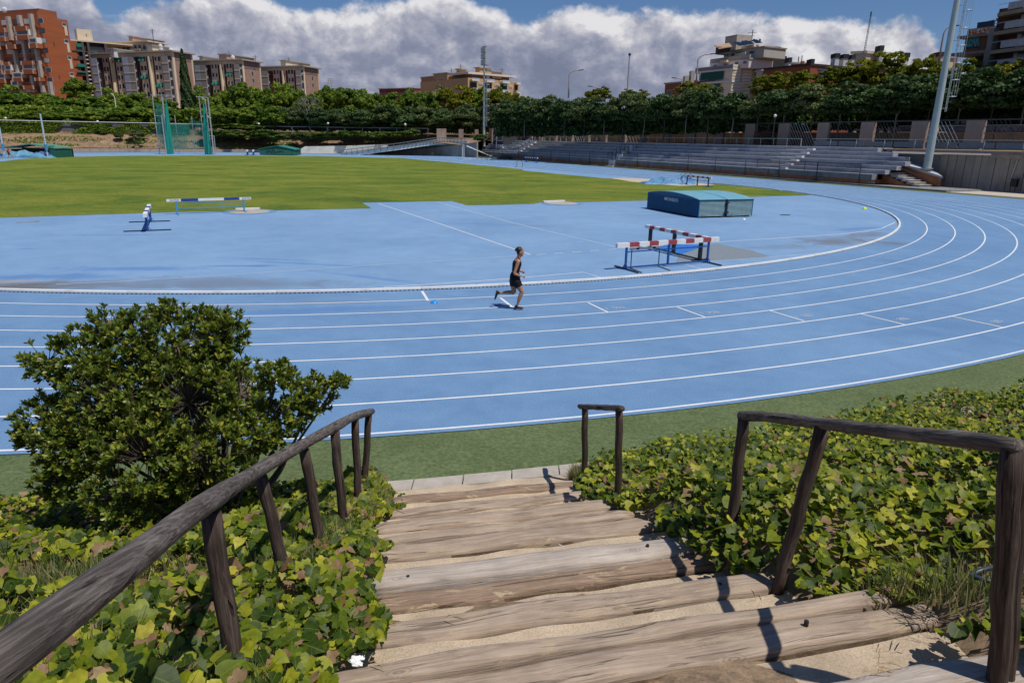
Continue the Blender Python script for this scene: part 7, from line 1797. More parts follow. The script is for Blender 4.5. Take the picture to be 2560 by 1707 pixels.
# ---- red brick tower with stepped balconies
b = Bld('apartment_tower', 'orange red brick apartment tower with stepped balconies at the left edge', 92, 28, 235, 20, -70)
LR = b.uv('R', 168, 52)[0]; tS = b.uv('R', 137.5, 40)[0]; zS = b.uv('R', 139, 46.5)[1]; LL = 44
b.body(tS, LL, m_b_red)
c2 = b.P+b.dR*tS
part('wall', MB().obox([c2[0], c2[1], 3.5], b.dR*(LR-tS), b.dL*LL, (0, 0, zS-3.5)), m_b_red, b.t)
part('wall', MB().obox([*(b.P+b.dR*3+b.dL*3)[:2], 20], b.dR*6, b.dL*40, (0, 0, b.uv('L', 10, 22)[1]-20)), mat('facade_brown_brick', (.26, .09, .05), .9, .1, .4), b.t, label='taller brown roof block behind')
part('satellite_dish', MB().sphere(b.pt('L', *b.uv('L', 19, 27), 1.0), .9, 10, 6, sq=(1, .3, 1)), m_white, b.t, smooth=True)
for x0, y0, x1, y1 in [(1215, 445, 1300, 522), (1250, 770, 1350, 852), (1320, 1100, 1403, 1172), (1360, 1425, 1448, 1492)]:
    p0, p1 = Z1(x0, y0), Z1(x1, y1); t0, z0 = b.uv('R', *p0); t1, z1 = b.uv('R', *p1)
    o = b.window('R', (t0+t1)/2, (z0+z1)/2, abs(t1-t0), abs(z1-z0)); b.add('trim', 'R', t0, z1-.35, t1, z1, 0, .12, m_b_cream); b.add('trim', 'R', t1-.9, z1-2.9, t1, z1-.35, 0, .12, m_b_cream)
for x0, y0, x1, y1 in [(1045, 830, 1072, 918), (1148, 1485, 1172, 1555)]: b.px('slit_window', 'R', *Z1(x0, y0), *Z1(x1, y1), 0, .06, m_b_dark)
FL = 2.9; ztop = b.top-1.6
pil = [Z1(185, 335), Z1(405, 310), Z1(630, 285)]
tp = [b.uv('L', *q)[0] for q in pil]; tw = abs(tp[0]-tp[1])
cols = [tp[2]-tw*.62]+[tp[2]+tw*(k+.5) for k in range(-0, 6)]
rr = random.Random(3)
for f_ in range(14):
    z = ztop-1.2-FL*f_
    if z < 9: break
    b.add('floor_band', 'L', .4, z-1.85, LL-1, z-1.15, 0, .25, m_b_red)
    for ci, t in enumerate(cols):
        b.window('L', t, z, tw*(.62 if ci else .45), 1.5, frame=rr.random() < .6, m_=m_win if rr.random() < .6 else m_shut)
for seg in [(185, 335, 265, 800), (405, 310, 440, 540), (630, 285, 700, 765), (320, 1000, 395, 1460), (495, 820, 560, 1200), (755, 970, 840, 1525)]:
    t0, z0 = b.uv('L', *Z1(seg[0], seg[1])); t1, z1 = b.uv('L', *Z1(seg[2], seg[3])); b.add('pilaster', 'L', t0-.55, z0, t0+.55, z1, 0, 1.1, m_b_cream if False else m_b_grey)
for (x0, y0, x1, y1) in [(120, 345, 135, 640), (300, 330, 330, 640)]: pass
for x, ya, yb in [(85, 190, 232), (60, 225, 262), (107, 196, 232), (128, 205, 240), (0, 100, 190), (56, 60, 110)]:
    t0, z0 = b.uv('L', x, ya); _, z1 = b.uv('L', x, yb); b.add('pilaster', 'L', t0-.55, z0, t0+.55, max(6, z1), 0, 1.1, m_b_grey)
for (x0, y0, x1, y1, wn) in [(380, 545, 650, 625, 0), (415, 720, 690, 797, 1), (665, 872, 850, 960, 2), (225, 895, 430, 975, 0), (20, 575, 230, 655, 0), (50, 750, 235, 828, 1), (510, 1215, 770, 1285, 0), (540, 1380, 780, 1460, 1), (150, 1230, 305, 1292, 0), (190, 1395, 345, 1470, 1), (-40, 920, 130, 990, 1), (-40, 1200, 150, 1290, 0), (345, 1540, 560, 1610, 2), (780, 1535, 900, 1600, 0), (40, 1560, 230, 1640, 1), (-40, 1390, 170, 1460, 2), (560, 1690, 780, 1760, 0), (320, 1700, 480, 1770, 1)]:
    t0, z0 = b.uv('L', *Z1(x0, y0)); t1, z1 = b.uv('L', *Z1(x1, y1)); t0, t1 = max(t0, t1), min(t0, t1)
    if t0 > LL-.5: t0 = LL-.5
    o = b.add('balcony', 'L', t1, z1, t0, z0, 0, 1.9, m_b_red)
    for q in (t1+.25, t0-.25): b.add('corner_strip', 'L', q-.22, z1, q+.22, z0, 1.88, 1.98, m_b_cream, o)
    if wn:
        g_ = b.add('glazed_bay', 'L', t1+.1, z0+.02, t0-.1, z0+1.7, 0, 1.7, m_b_white, o)
        b.add('pane', 'L', t1+.6, z0+.35, t0-.8, z0+1.35, 1.69, 1.74, m_win, o)
# ---- slabs with fins and bays
def slab_block(label, cx, cy, Y, ex, ey, strips, zoomf, yref, floors, rs, LRpx, m_str, name='apartment_block', greens=(), FLh=2.9, side_win=(), group='slab blocks of flats beyond the trees', roofc=None, z_row=None):
    s = Bld(name, label, cx, cy, Y, 20, -70, group=group)
    LR_ = s.uv('R', *LRpx)[0]; LL_ = s.uv('L', ex, ey)[0]
    s.body(LR_, LL_, m_b_cream, top=s.top-.1, mR=m_b_pink)
    s.roof(LR_, LL_, .9, .45, roofc or m_b_slab, z=s.top-.05)
    s.add('edge_strip', 'R', -.02, 4, .9, s.top-.1, 0, .08, m_b_cream); s.add('edge_strip', 'R', LR_-.7, 4, LR_, s.top-.1, 0, .08, m_b_cream); s.add('roof_band', 'R', 0.9, s.top-2.6, LR_-.7, s.top-.1, 0, .06, mat('facade_dark_pink', (.18, .13, .11), .9, .1, 1))
    zr = s.uv('L', *zoomf(z_row[0], z_row[1]))[1] if z_row else s.top-2.6
    for kind, x0, x1 in strips:
        ta = s.uv('L', *zoomf(x0, yref))[0]; tb = s.uv('L', *zoomf(x1, yref))[0]; ta, tb = max(ta, tb), min(ta, tb); ta = min(ta, LL_)
        if kind == 'brown': s.add('dark_strip', 'L', tb, 4, ta, s.top-1.3, 0, .10, m_str)
        elif kind in ('blue', 'grey'):
            o = s.add('bay', 'L', tb, 4, ta, s.top-1.35, 0, .75, m_b_blue if kind == 'blue' else m_b_bayg)
            for f_ in range(floors+1): s.add('bay_band', 'L', tb-.02, zr-1.55-FLh*f_-.16, ta+.02, zr-1.55-FLh*f_+.16, .7, .82, m_b_cream, o)
        elif kind == 'frame':
            o = s.add('glazed_edge', 'L', tb, 4, ta, s.top-1.4, 0, .45, m_win)
            for f_ in range(floors+1): s.add('white_frame', 'L', tb, zr-1.2-FLh*f_, ta, zr-.7-FLh*f_+.3, .43, .5, m_white, o)
        elif kind == 'fin':
            t_ = (ta+tb)/2; mb = MB()
            for t0_, z_t, w_ in ((t_, s.top-1.3, .5),): mb.obox(s.pt('L', t_-.25, 4, 0), s.dL*.5, s.nL*.9, (0, 0, s.top-5.3))
            part('fin', mb, mat('fin_cream', (.70, .58, .40), .9, .08, .5), s.t)
            s.add('vent', 'L', tb+.4, s.top-3.0, tb+.9, s.top-2.3, 0, .08, m_b_dark)
        elif kind == 'win':
            for f_ in range(floors+1):
                z = zr-FLh*f_
                for q in (.27, .77):
                    gm = None
                    key = (round(x0), f_)
                    if key in greens: gm = m_awn
                    s.window('L', tb+(ta-tb)*q, z, (ta-tb)*.30, 1.45, frame=rr.random() < .5, awn=gm)
    for px_, py_ in side_win:
        t_, z_ = s.uv('R', px_, py_); s.window('R', t_, z_, 1.3, 1.6, frame=True)
    return s, LR_, LL_
S2 = [('blue', 380, 478), ('frame', 480, 498), ('brown', 500, 552), ('win', 555, 662), ('brown', 665, 690), ('fin', 695, 770), ('brown', 771, 795), ('win', 797, 912), ('brown', 915, 945), ('blue', 950, 1055), ('grey', 1060, 1155), ('frame', 1157, 1176), ('brown', 1180, 1236), ('win', 1240, 1362), ('brown', 1365, 1392), ('fin', 1396, 1475), ('brown', 1480, 1505), ('win', 1508, 1632), ('brown', 1635, 1665), ('grey', 1670, 1782), ('frame', 1784, 1820)]
s2, LR2, LL2 = slab_block('beige slab block with dark vertical strips just left of the cypress', 429, 129.5, 254, 230, 143, S2, Z2, 650, 6, None, (480, 137), m_b_brown, greens={(797, 0), (1240, 0), (1240, 2), (1508, 3)}, side_win=[(461, 167), (464, 186)], z_row=(1570, 645))
S3 = [('brown', 152, 182), ('blue', 190, 277), ('grey', 281, 370), ('frame', 371, 389), ('brown', 391, 437), ('win', 440, 550), ('brown', 551, 577), ('fin', 580, 650), ('brown', 651, 682), ('win', 685, 790), ('brown', 791, 827), ('grey', 835, 922), ('frame', 924, 948)]
s3, LR3, LL3 = slab_block('beige slab block with grey side wall, second of the three from the cypress', 604, 151, 264, 479, 160, S3, Z3, 430, 5, None, (650, 157), m_b_brown, greens={(440, 2), (685, 1)}, side_win=[(630, 164), (631, 184), (633, 202)], z_row=(740, 430))
S4 = [('grey', 1258, 1385), ('frame', 1386, 1400), ('brown', 1402, 1452), ('win', 1455, 1557), ('brown', 1560, 1592), ('fin', 1595, 1656), ('brown', 1660, 1690), ('win', 1692, 1792), ('brown', 1795, 1836), ('grey', 1840, 1925), ('frame', 1927, 1950)]
s4, LR4, LL4 = slab_block('beige slab block with dark red strips and pink side wall, farthest right of the three', 757, 167, 282, 652, 172, S4, Z3, 520, 4, None, (796, 172), m_b_dred, side_win=[(780, 180), (781, 196), (782, 213)], z_row=(1740, 525))
def roof_hut(s, label, x0, y0, x1, y1, xm, m_, mR=None, depth=5):
    """small lift or tank housing on a roof: left edge, corner (xm) and right edge at the given pixels"""
    P0 = atY(xm, y1, s.P[1]+6); ztp = atY(xm, y0, s.P[1]+6)[2]
    tL = abs((xm-x0)/F_PX*P0[1])/abs(s.dL[0])*1.02; tR = abs((x1-xm)/F_PX*P0[1])/max(.35, abs(s.dR[0]))*.9
    zb = s.top-1.5
    part('roof_hut', MB().obox([P0[0], P0[1], zb], s.dR*tR, s.dL*tL, (0, 0, ztp-zb)), m_, s.t)
    part('hut_roof', MB().obox([*(P0-s.dR*.4-s.dL*.4)[:2], ztp], s.dR*(tR+.8), s.dL*(tL+.8), (0, 0, .3)), m_b_slab, s.t)
def antenna(s, x, y0, y1, Y=None, r=.05):
    Y = Y or s.P[1]+5; a = atY(x, y1, Y); bb = atY(x, y0, Y)
    bb = np.array([a[0], a[1], bb[2]])
    mb = MB().tube([a, bb], max(.09, r), 5); mb.beam(bb-[1.0, 0, .6], bb+[1.0, 0, -.6], .08, .08).beam(bb-[.6, 0, 1.2], bb+[.6, 0, -1.2], .06, .06); part('antenna', mb, m_dsteel, s.t)
roof_hut(s2, '', *Z2(1385, 400), *Z2(1640, 515), 382, m_b_cream); roof_hut(s3, '', *Z3(565, 240), *Z3(940, 325), 567, mat('hut_pink', (.42, .28, .22), .9, .1, 1)); roof_hut(s4, '', *Z3(1580, 342), *Z3(1900, 440), 715, m_b_cream)
roof_hut(s3, '', *Z3(250, 278), *Z3(490, 340), 507, m_b_cream)
roof_hut(s2, '', *Z2(695, 465), *Z2(1160, 580), 286, m_b_white)
for s_, x, y0, y1 in [(s2, 384, 73, 106), (s3, 573, 129, 140), (s3, 639, 138, 153), (s4, 722, 144, 154)]: antenna(s_, x, y0, y1)
for s_, x, y in [(s2, 401, 117), (s2, 402, 124), (s2, 427, 126), (s3, 582, 145)]:
    part('satellite_dish', MB().sphere(atY(x, y, s_.P[1]+1), .85, 10, 6, sq=(.9, .35, 1)), m_white, s_.t, smooth=True)
# ---- dark flats with green awnings behind, and the cream block beyond
b = Bld('apartment_block', 'dark balconied flats with green awnings between the brick tower and the beige blocks', *Z2(-40, 312), 285, 50, -40, group='flats behind the first row')
LR = b.uv('R', *Z2(605, 355))[0]; b.body(LR, 14, m_b_dark); b.roof(LR+9, 14, .7, .5, m_b_cream)
part('roof_hut', MB().obox(b.pt('R', b.uv('R', *Z2(148, 320))[0], b.top, -4), b.dR*5.2, -b.nR*5, (0, 0, 5.0)), m_b_cream, b.t)
for f_ in range(9):
    z = b.top-1.9-2.9*f_; b.add('floor_slab', 'R', 0, z-1.9, LR, z-1.55, 0, 1.1, mat('dark_red_edge', (.10, .035, .03), .8, .1, 1))
    b.add('balcony_glass', 'R', LR*.52, z-1.5, LR*.98, z-.6, 1.0, 1.08, m_win); b.add('balcony_glass', 'R', LR*.13, z-1.5, LR*.33, z-.6, 1.0, 1.08, m_b_bayg if f_ % 3 == 2 else m_win)
for x0, y0, x1, y1 in [(65, 365, 168, 435), (85, 738, 225, 800), (80, 868, 240, 905), (315, 512, 460, 540), (350, 760, 388, 800), (372, 870, 410, 930), (85, 495, 190, 520)]: b.px('awning', 'R', *Z2(x0, y0), *Z2(x1, y1), 1.0, 1.5, m_awn)
for x0 in (183, 285, 600): t0, z0 = b.uv('R', *Z2(x0, 400)); b.add('column', 'R', t0-.4, 5, t0+.4, b.top-.2, 0, 1.5, mat('mauve_column', (.10, .07, .07), .8, .1, 1))
t0 = b.uv('R', *Z2(205, 540))[0]; t1 = b.uv('R', *Z2(275, 540))[0]
for k in range(20):
    z = b.top-5-1.45*k
    if z > 8: b.add('landing_slab', 'R', t0, z-.22, t1, z+.22, 0, 1.3, m_b_cream)
b.add('wall', 'R', 0, 5, 2.2, b.top, 0, .9, m_b_red)
b = Bld('apartment_block', 'cream flats with small windows and wide flat roof rising behind the beige blocks', *Z2(1390, 335), 300, 20, -70, group='flats behind the first row')
LL = b.uv('L', *Z2(610, 400))[0]; LR = b.uv('R', *Z2(1690, 385))[0]; b.body(LR, LL, m_b_cream, mR=m_b_grey); b.roof(LR, LL, 1.2, .5, m_b_cream)
for x in (870, 955, 1025, 1168, 1245, 1330):
    t_, z_ = b.uv('L', *Z2(x, 430)); b.window('L', t_, z_, 1.5, 1.7)
b.add('balcony', 'L', b.uv('L', *Z2(1290, 478))[0], b.uv('L', *Z2(1290, 497))[1], b.uv('L', *Z2(1040, 478))[0], b.uv('L', *Z2(1290, 460))[1], 0, 1.2, m_b_grey)
roof_hut(b, '', *Z2(1040, 235), *Z2(1380, 325), 332, mat('hut_pink', (.42, .28, .22), .9, .1, 1)); antenna(b, 384.5, 72, 108, r=.12); antenna(b, 216.5, 84, 92, Y=290)
# pale pavilion with a glazed roof at the far left below the tower
b = Bld('pavilion', 'low grey pavilion with a glazed slanting roof below the brick tower', 30, 271, 212, 70, -20)
b.body(13, 6, m_b_grey, zb=4); LRp = b.uv('R', 99, 268)[0]
mb = MB(); a = atY(52, 267, 211); c = atY(100, 271, 213); mb.add([a-[0, .5, .0], c-[0, .5, 0], c+[-.8, 4, 1.3], a+[-.6, 4, 1.3]], [(0, 1, 2, 3)]); part('glazed_roof', mb, m_win, b.t)
for k in range(6): q = k/5; p = a*(1-q)+c*q; part('roof_bar', MB().beam(p-[0, .6, 0], p+[-.7, 4, 1.35], .2, .2), m_galv, b.t)
# ---- tan block in the middle distance
b = Bld('apartment_block', 'tan brick apartment block with white balconies behind the far floodlight mast', *Z6(1425, 405), 235, 50, -40)
LR = b.uv('R', *Z6(2028, 465))[0]; LL = b.uv('L', *Z6(1215, 450))[0]; hb = b.uv('L', *Z6(1425, 455))[1]
b.body(LR, LL, m_b_tan, zb=hb+.6, nm='penthouse'); z2_ = b.uv('R', *Z6(1400, 505))[1]
low_ = Bld('x', 'x', 0, 0, 1, 1, 1) if False else None
p = b.P-b.dR*1.6-b.dL*1.6
part('wall', MB().obox([p[0], p[1], 4], b.dR*(LR+4.5), b.dL*(LL+20), (0, 0, z2_-4)), m_b_tan, b.t)
part('terrace_roof', MB().obox([*(b.P-b.dR*1.2-b.dL*1.2)[:2], hb+.2], b.dR*(LR+3), b.dL*(LL+3), (0, 0, .5)), m_b_white, b.t)
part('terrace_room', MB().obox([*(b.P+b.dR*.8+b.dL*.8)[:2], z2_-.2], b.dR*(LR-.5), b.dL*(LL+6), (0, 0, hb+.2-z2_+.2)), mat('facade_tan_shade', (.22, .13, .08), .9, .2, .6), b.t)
def onb(face, x, y): t_, z_ = b.uv(face, *Z6(x, y)); return t_, z_
for f_ in range(3):
    for x0, x1, y0, y1 in [(1392, 1502, 505, 556), (1608, 1722, 520, 577), (1842, 1946, 538, 590), (2046, 2104, 552, 606)]:
        t0, z0 = b.uv('R', *Z6(x0, y0)); t1, z1 = b.uv('R', *Z6(x1, y1)); dz = -2.9*f_*1.02
        o = b.add('balcony', 'R', t0, z1+dz, t1, (z0+z1)/2+dz, 1.6, 2.9, m_b_white); b.add('balcony_rail', 'R', t0, (z0+z1)/2+dz, t1, z0+dz, 2.75, 2.85, m_b_blue, o)
        b.add('recess', 'R', t0+.2, z0-1.7+dz-1.2, t1-.2, z0-1.2+dz-.1, 1.62, 1.7, m_b_dark)
    for x0, x1, y0, y1 in [(1520, 1582, 575, 612), (1758, 1820, 595, 636), (1965, 2015, 613, 655)]:
        t0, z0 = b.uv('R', *Z6(x0, y0)); t1, z1 = b.uv('R', *Z6(x1, y1)); o = b.add('window', 'R', t0, z1-2.9*f_, t1, z0-2.9*f_, 1.6, 1.72, m_shut); b.add('pane', 'R', t0+.2, z1-2.9*f_+.2, t1-.2, (z0+z1)/2-2.9*f_, 1.71, 1.76, m_win, o)
b.px('awning', 'R', *Z6(1845, 592), *Z6(1885, 628), 2.9, 3.3, m_awn)
for k, (x0, y0, x1, y1, xm, mm_) in enumerate([(1520, 355, 1745, 415, 1582, m_b_tan), (1240, 378, 1382, 430, 1290, m_b_tan), (1762, 410, 1912, 450, 1770, mat('hut_pink', (.42, .28, .22), .9, .1, 1))]):
    roof_hut(b, '', *Z6(x0, y0), *Z6(x1, y1), Z6(xm, 0)[0], mm_)
for x, y0, y1 in [(1305, 300, 375), (1168, 362, 420), (1912, 352, 410)]: antenna(b, *[Z6(x, y0)[0], Z6(x, y0)[1], Z6(x, y1)[1]])
def simple_block(label, cx, cy, Y, aR, aL, rx, ry, lx, ly, m_, mR=None, rows=2, cols=(3, 3), name='apartment_block', group=None, band=None, zb=None):
    s = Bld(name, label, cx, cy, Y, aR, aL, group=group); LR_ = abs(s.uv('R', rx, ry)[0]); LL_ = abs(s.uv('L', lx, ly)[0]); s.body(LR_, LL_, m_, mR=mR, zb=zb)
    s.roof(LR_, LL_, .25, .3, band or m_b_slab)
    for f_ in range(rows):
        for k in range(cols[0]): s.window('L', LL_*(k+.5)/cols[0], s.top-2.2-2.9*f_, min(1.8, LL_/cols[0]*.5), 1.5)
        for k in range(cols[1]): s.window('R', LR_*(k+.5)/cols[1], s.top-2.2-2.9*f_, min(1.8, LR_/cols[1]*.5), 1.5)
    return s
s = simple_block('tan stepped flats with shaded front joined to the left of the tan block', *Z6(1110, 432), 245, 50, -40, *Z6(1240, 440), *Z6(905, 500), m_b_tand, m_b_tan, 4, (4, 1), group='stepped flats in the middle distance')  # front in a darker copy of the tan, its shade put into the colour
for y in (575, 612): s.px('awning', 'L', *Z6(945, y), *Z6(1005, y+16), 0, 1.2, m_awn)
simple_block('salmon coloured flats with white terrace edge, leftmost of the stepped group', *Z6(905, 485), 262, 50, -40, *Z6(1010, 490), *Z6(722, 550), mat('facade_salmon', (.42, .20, .12), .9, .08, .5), None, 3, (3, 1), group='stepped flats in the middle distance')
s = simple_block('long low dark red building running down to the left of the stepped flats', *Z6(612, 655), 300, 60, -62, *Z6(730, 650), *Z6(108, 752), mat('facade_crimson', (.20, .035, .03), .9, .1, .5), None, 2, (9, 2))
# ---- stepped pale block right of the middle
W = Bld('apartment_block', 'pale stepped apartment block with ribbed cream side wall and green awnings', *Z7(1128, 672), 160, 68, -29)
t1 = W.uv('R', *Z7(1325, 670))[0]; t2 = W.uv('R', *Z7(1480, 600))[0]; t3 = W.uv('R', *Z7(1605, 600))[0]; za = W.top; zb2 = W.uv('R', *Z7(1330, 442))[1]; zc = W.uv('R', *Z7(1490, 302))[1]
LLw = W.uv('L', *Z7(430, 745))[0]
for (ta, tb, zt) in ((0, t1, za), (t1, t2, zb2), (t2, t3, zc)):
    part('ribbed_wall', MB().obox([*W.pt('R', ta, 4)[:2], 4], W.dR*(tb-ta), -W.nR*6, (0, 0, zt-4)), m_b_stripe, W.t)
    for z in np.arange(zt-.5, max(zt-22, 9), -.62): W.add('rib', 'R', ta+.05, z, tb-.05, z+.09, 0, .05, mat('rib_shadow', (.36, .29, .21), .9, .05, 1))
for x0, y0, y1 in [(1293, 690, 1000), (1475, 440, 545), (1490, 760, 980), (1518, 545, 780), (1560, 780, 790)]:
    t_, z_ = W.uv('R', *Z7(x0, y0)); _, z1 = W.uv('R', *Z7(x0, y1)); W.add('downpipe', 'R', t_-.08, z1, t_+.08, z_, .03, .2, m_b_slab)
# left face storeys, each set back from the one below
def storey(x0, y0t, x1, y1t, y1b, back, m_, nm='storey'):
    t0, z0 = W.uv('L', *Z7(x0, y0t)); t1_, z1 = W.uv('L', *Z7(x1, y1t)); _, zb_ = W.uv('L', *Z7(x1, y1b)); z1 = (z0+z1)/2
    return W.add(nm, 'L', min(t0, t1_)-.0, zb_, max(t0, t1_), z1, -back-8, -back, m_)
zfl = 2.95
W.add('storey', 'L', .1, 4, LLw, W.uv('L', *Z7(1095, 755))[1]-.3, -9, -1.4, m_b_grey)
W.px('parapet', 'L', *Z7(435, 748), *Z7(1120, 742), -.25, 0, mat('facade_pinkish', (.58, .49, .48), .9, .06, .5))
zpt = W.uv('L', *Z7(1120, 668))[1]; zpb = W.uv('L', *Z7(1095, 742))[1]
W.add('parapet', 'L', 0, zpb, LLw, zpt, -.3, 0, mat('facade_pinkish', (.58, .49, .48), .9, .06, .5)); W.add('balcony_slab', 'L', -.2, zpb-.35, LLw+.3, zpb, -1.5, .15, m_b_white)
z_ = W.uv('L', *Z7(1065, 985))[1]; W.add('balcony_slab', 'L', -.2, z_-.2, LLw+.3, z_+.25, -1.5, .15, m_b_white)
for x0, x1, y0, y1 in [(540, 690, 815, 945), (700, 925, 790, 945)]: W.px('awning', 'L', *Z7(x0, y0), *Z7(x1, y1), -.1, .05, m_awnd)
W.px('awning', 'L', *Z7(690, 1030), *Z7(860, 1110), -.1, .05, m_awnd)
for x0, x1, y0, y1 in [(930, 975, 825, 950), (1015, 1075, 825, 960)]: o = W.px('window', 'L', *Z7(x0, y0), *Z7(x1, y1), -1.4, -1.3, m_shut); W.px('pane', 'L', *Z7(x0+8, y0+10), *Z7(x1-8, y1-50), -1.3, -1.25, m_win, o)
zt_p = W.uv('L', *Z7(1290, 540))[1]; tR2 = -W.uv('L', *Z7(1290, 600))[0]
tA = W.uv('L', *Z7(590, 640))[0]; tB = W.uv('L', *Z7(1300, 640))[0]
W.add('storey', 'L', tB, zpb, tA, zt_p, -9, -1.8, mat('facade_pale_pink', (.66, .56, .55), .9, .05, .5))
zq = W.uv('L', *Z7(1320, 460))[1]; tC = W.uv('L', *Z7(1325, 500))[0]; tD = W.uv('L', *Z7(602, 560))[0]
W.add('parapet', 'L', tC, zt_p-.1, tD, zq-.2, -2.0, -1.7, m_b_grey); W.add('roof_terrace', 'L', tC, zt_p-.3, tD, zt_p, -9, -1.7, m_b_slab)
tE = W.uv('L', *Z7(750, 470))[0]; tF = W.uv('L', *Z7(1480, 420))[0]; zr_ = W.uv('L', *Z7(1480, 318))[1]
W.add('storey', 'L', tF, zt_p, tE, zr_-.2, -10, -3.4, m_b_grey); W.add('roof', 'L', tF-.2, zr_-.2, tE+.2, zr_+.05, -10.2, -3.2, m_b_tand)
for x0, x1, y0, y1, bk in [(655, 712, 675, 715, 1.8), (845, 935, 650, 695, 1.8), (1050, 1110, 620, 665, 1.8), (1200, 1262, 605, 650, 1.8), (890, 965, 450, 495, 3.4), (970, 1095, 420, 485, 3.4), (1220, 1315, 405, 455, 3.4)]:
    o = W.px('window', 'L', *Z7(x0, y0), *Z7(x1, y1), -bk, -bk+.1, m_shut); W.px('pane', 'L', *Z7(x0+6, y0+7), *Z7(x1-6, y1-6), -bk+.09, -bk+.13, m_win, o)
W.px('awning', 'L', *Z7(825, 598), *Z7(940, 625), -1.8, -1.0, m_b_cream)
# right of the ribbed wall: grey side, black rear parts, roof housing, panels
t4 = W.uv('R', *Z7(1845, 600))[0]; t5 = W.uv('R', *Z7(1975, 600))[0]; t6 = W.uv('R', *Z7(2105, 600))[0]; zg = W.uv('R', *Z7(1840, 340))[1]
part('side_wall', MB().obox([*W.pt('R', t3, 4)[:2], 4], W.dR*(t4-t3), -W.nR*9, (0, 0, zc-1.0-4)), m_b_grey, W.t)
part('dark_wall', MB().obox([*W.pt('R', t4, 4)[:2], 4], W.dR*(t5-t4), -W.nR*9, (0, 0, zg-4)), m_b_dark, W.t)
part('dark_wall', MB().obox([*W.pt('R', t5, 4)[:2], 4], W.dR*(t6-t5), -W.nR*9, (0, 0, W.uv('R', *Z7(2000, 515))[1]-4)), m_b_dark, W.t)
W.add('white_edge', 'R', t4-.15, 4, t4+.12, zg, 0, .1, m_b_white); W.px('white_panel', 'R', *Z7(1892, 358), *Z7(1955, 392), 0, .1, m_b_white); W.px('white_panel', 'R', *Z7(1925, 392), *Z7(1955, 470), 0, .1, m_b_white)
for x0, x1, y0, y1 in [(1705, 1722, 430, 490), (1752, 1778, 425, 485), (1600, 1618, 665, 710)]: W.px('slit_window', 'R', *Z7(x0, y0), *Z7(x1, y1), 0, .06, m_b_dark)
pr0 = W.pt('R', W.uv('R', *Z7(1400, 300))[0], zc, -4); part('roof_housing', MB().obox([pr0[0], pr0[1], zc-1], W.dR*(W.uv('R', *Z7(1690, 300))[0]-W.uv('R', *Z7(1400, 300))[0]), -W.nR*4, (0, 0, onplane(*Z7(1540, 150), pr0, W.nR)[2]-zc+1)), m_b_grey, W.t)
for x0, x1 in [(1600, 1612), (1490, 1505)]:
    q0 = onplane(*Z7(x0, 205), pr0, W.nR); q1 = onplane(*Z7(x1+14, 258), pr0, W.nR); part('slit_window', MB().obox(q0+W.nR*.02, q1-q0-[0, 0, (q1-q0)[2]], W.nR*.05, (0, 0, (q1-q0)[2])), m_b_dark, W.t)
for x0, y0, x1, y1 in [(1110, 268, 1235, 335), (1175, 272, 1265, 330), (1258, 242, 1370, 315), (1325, 250, 1410, 308), (1435, 225, 1545, 290)]:
    a = atY(*Z7(x0, y0), W.P[1]+4); c = atY(*Z7(x1, y1), W.P[1]+2); d = unit(np.array([.35, -1, 0]))*1.0
    part('solar_panel', MB().add([a, a+[1.3, -.4, .1], c+[1.3, -.4, .1], c], [(0, 1, 2, 3), (3, 2, 1, 0)]), mat('solar_cell', (.03, .05, .11), .3, .1, 3), W.t)
a = atY(*Z7(778, 330), W.P[1]+3); c = atY(*Z7(1045, 292), W.P[1]+6); d_ = atY(*Z7(1105, 352), W.P[1]+3); f_ = atY(*Z7(860, 395), W.P[1]+1)
part('canopy', MB().add([a, c, d_, f_, a+[0, 0, .15], c+[0, 0, .15], d_+[0, 0, .15], f_+[0, 0, .15]], [(0, 1, 2, 3), (7, 6, 5, 4), (0, 4, 5, 1), (1, 5, 6, 2), (2, 6, 7, 3), (3, 7, 4, 0)]), m_b_tand, W.t)
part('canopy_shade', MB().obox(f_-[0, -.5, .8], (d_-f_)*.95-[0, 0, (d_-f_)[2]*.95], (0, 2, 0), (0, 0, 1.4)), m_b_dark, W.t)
antenna(W, Z7(1470, 0)[0], Z7(0, 40)[1], Z7(0, 200)[1], Y=W.P[1]+5)
b0 = simple_block('brown brick low building with pale chimney to the left of the stepped block', *Z7(470, 985), 168, 62, -29, *Z7(520, 985), 1663, 209, mat('facade_brown_red', (.25, .09, .05), .9, .1, 1), None, 1, (3, 1), name='house', group='low buildings on the right skyline')
for x0, y0, x1, y1 in [(345, 790, 425, 950), (232, 885, 318, 980)]:
    a = atY(*Z7(x0, y1), 166); c = atY(*Z7(x1, y0), 166); part('chimney', MB().obox([a[0], 166, a[2]-2], (c[0]-a[0], 0, 0), (0, 2, 0), (0, 0, c[2]-a[2]+2)), m_b_grey, b0.t)
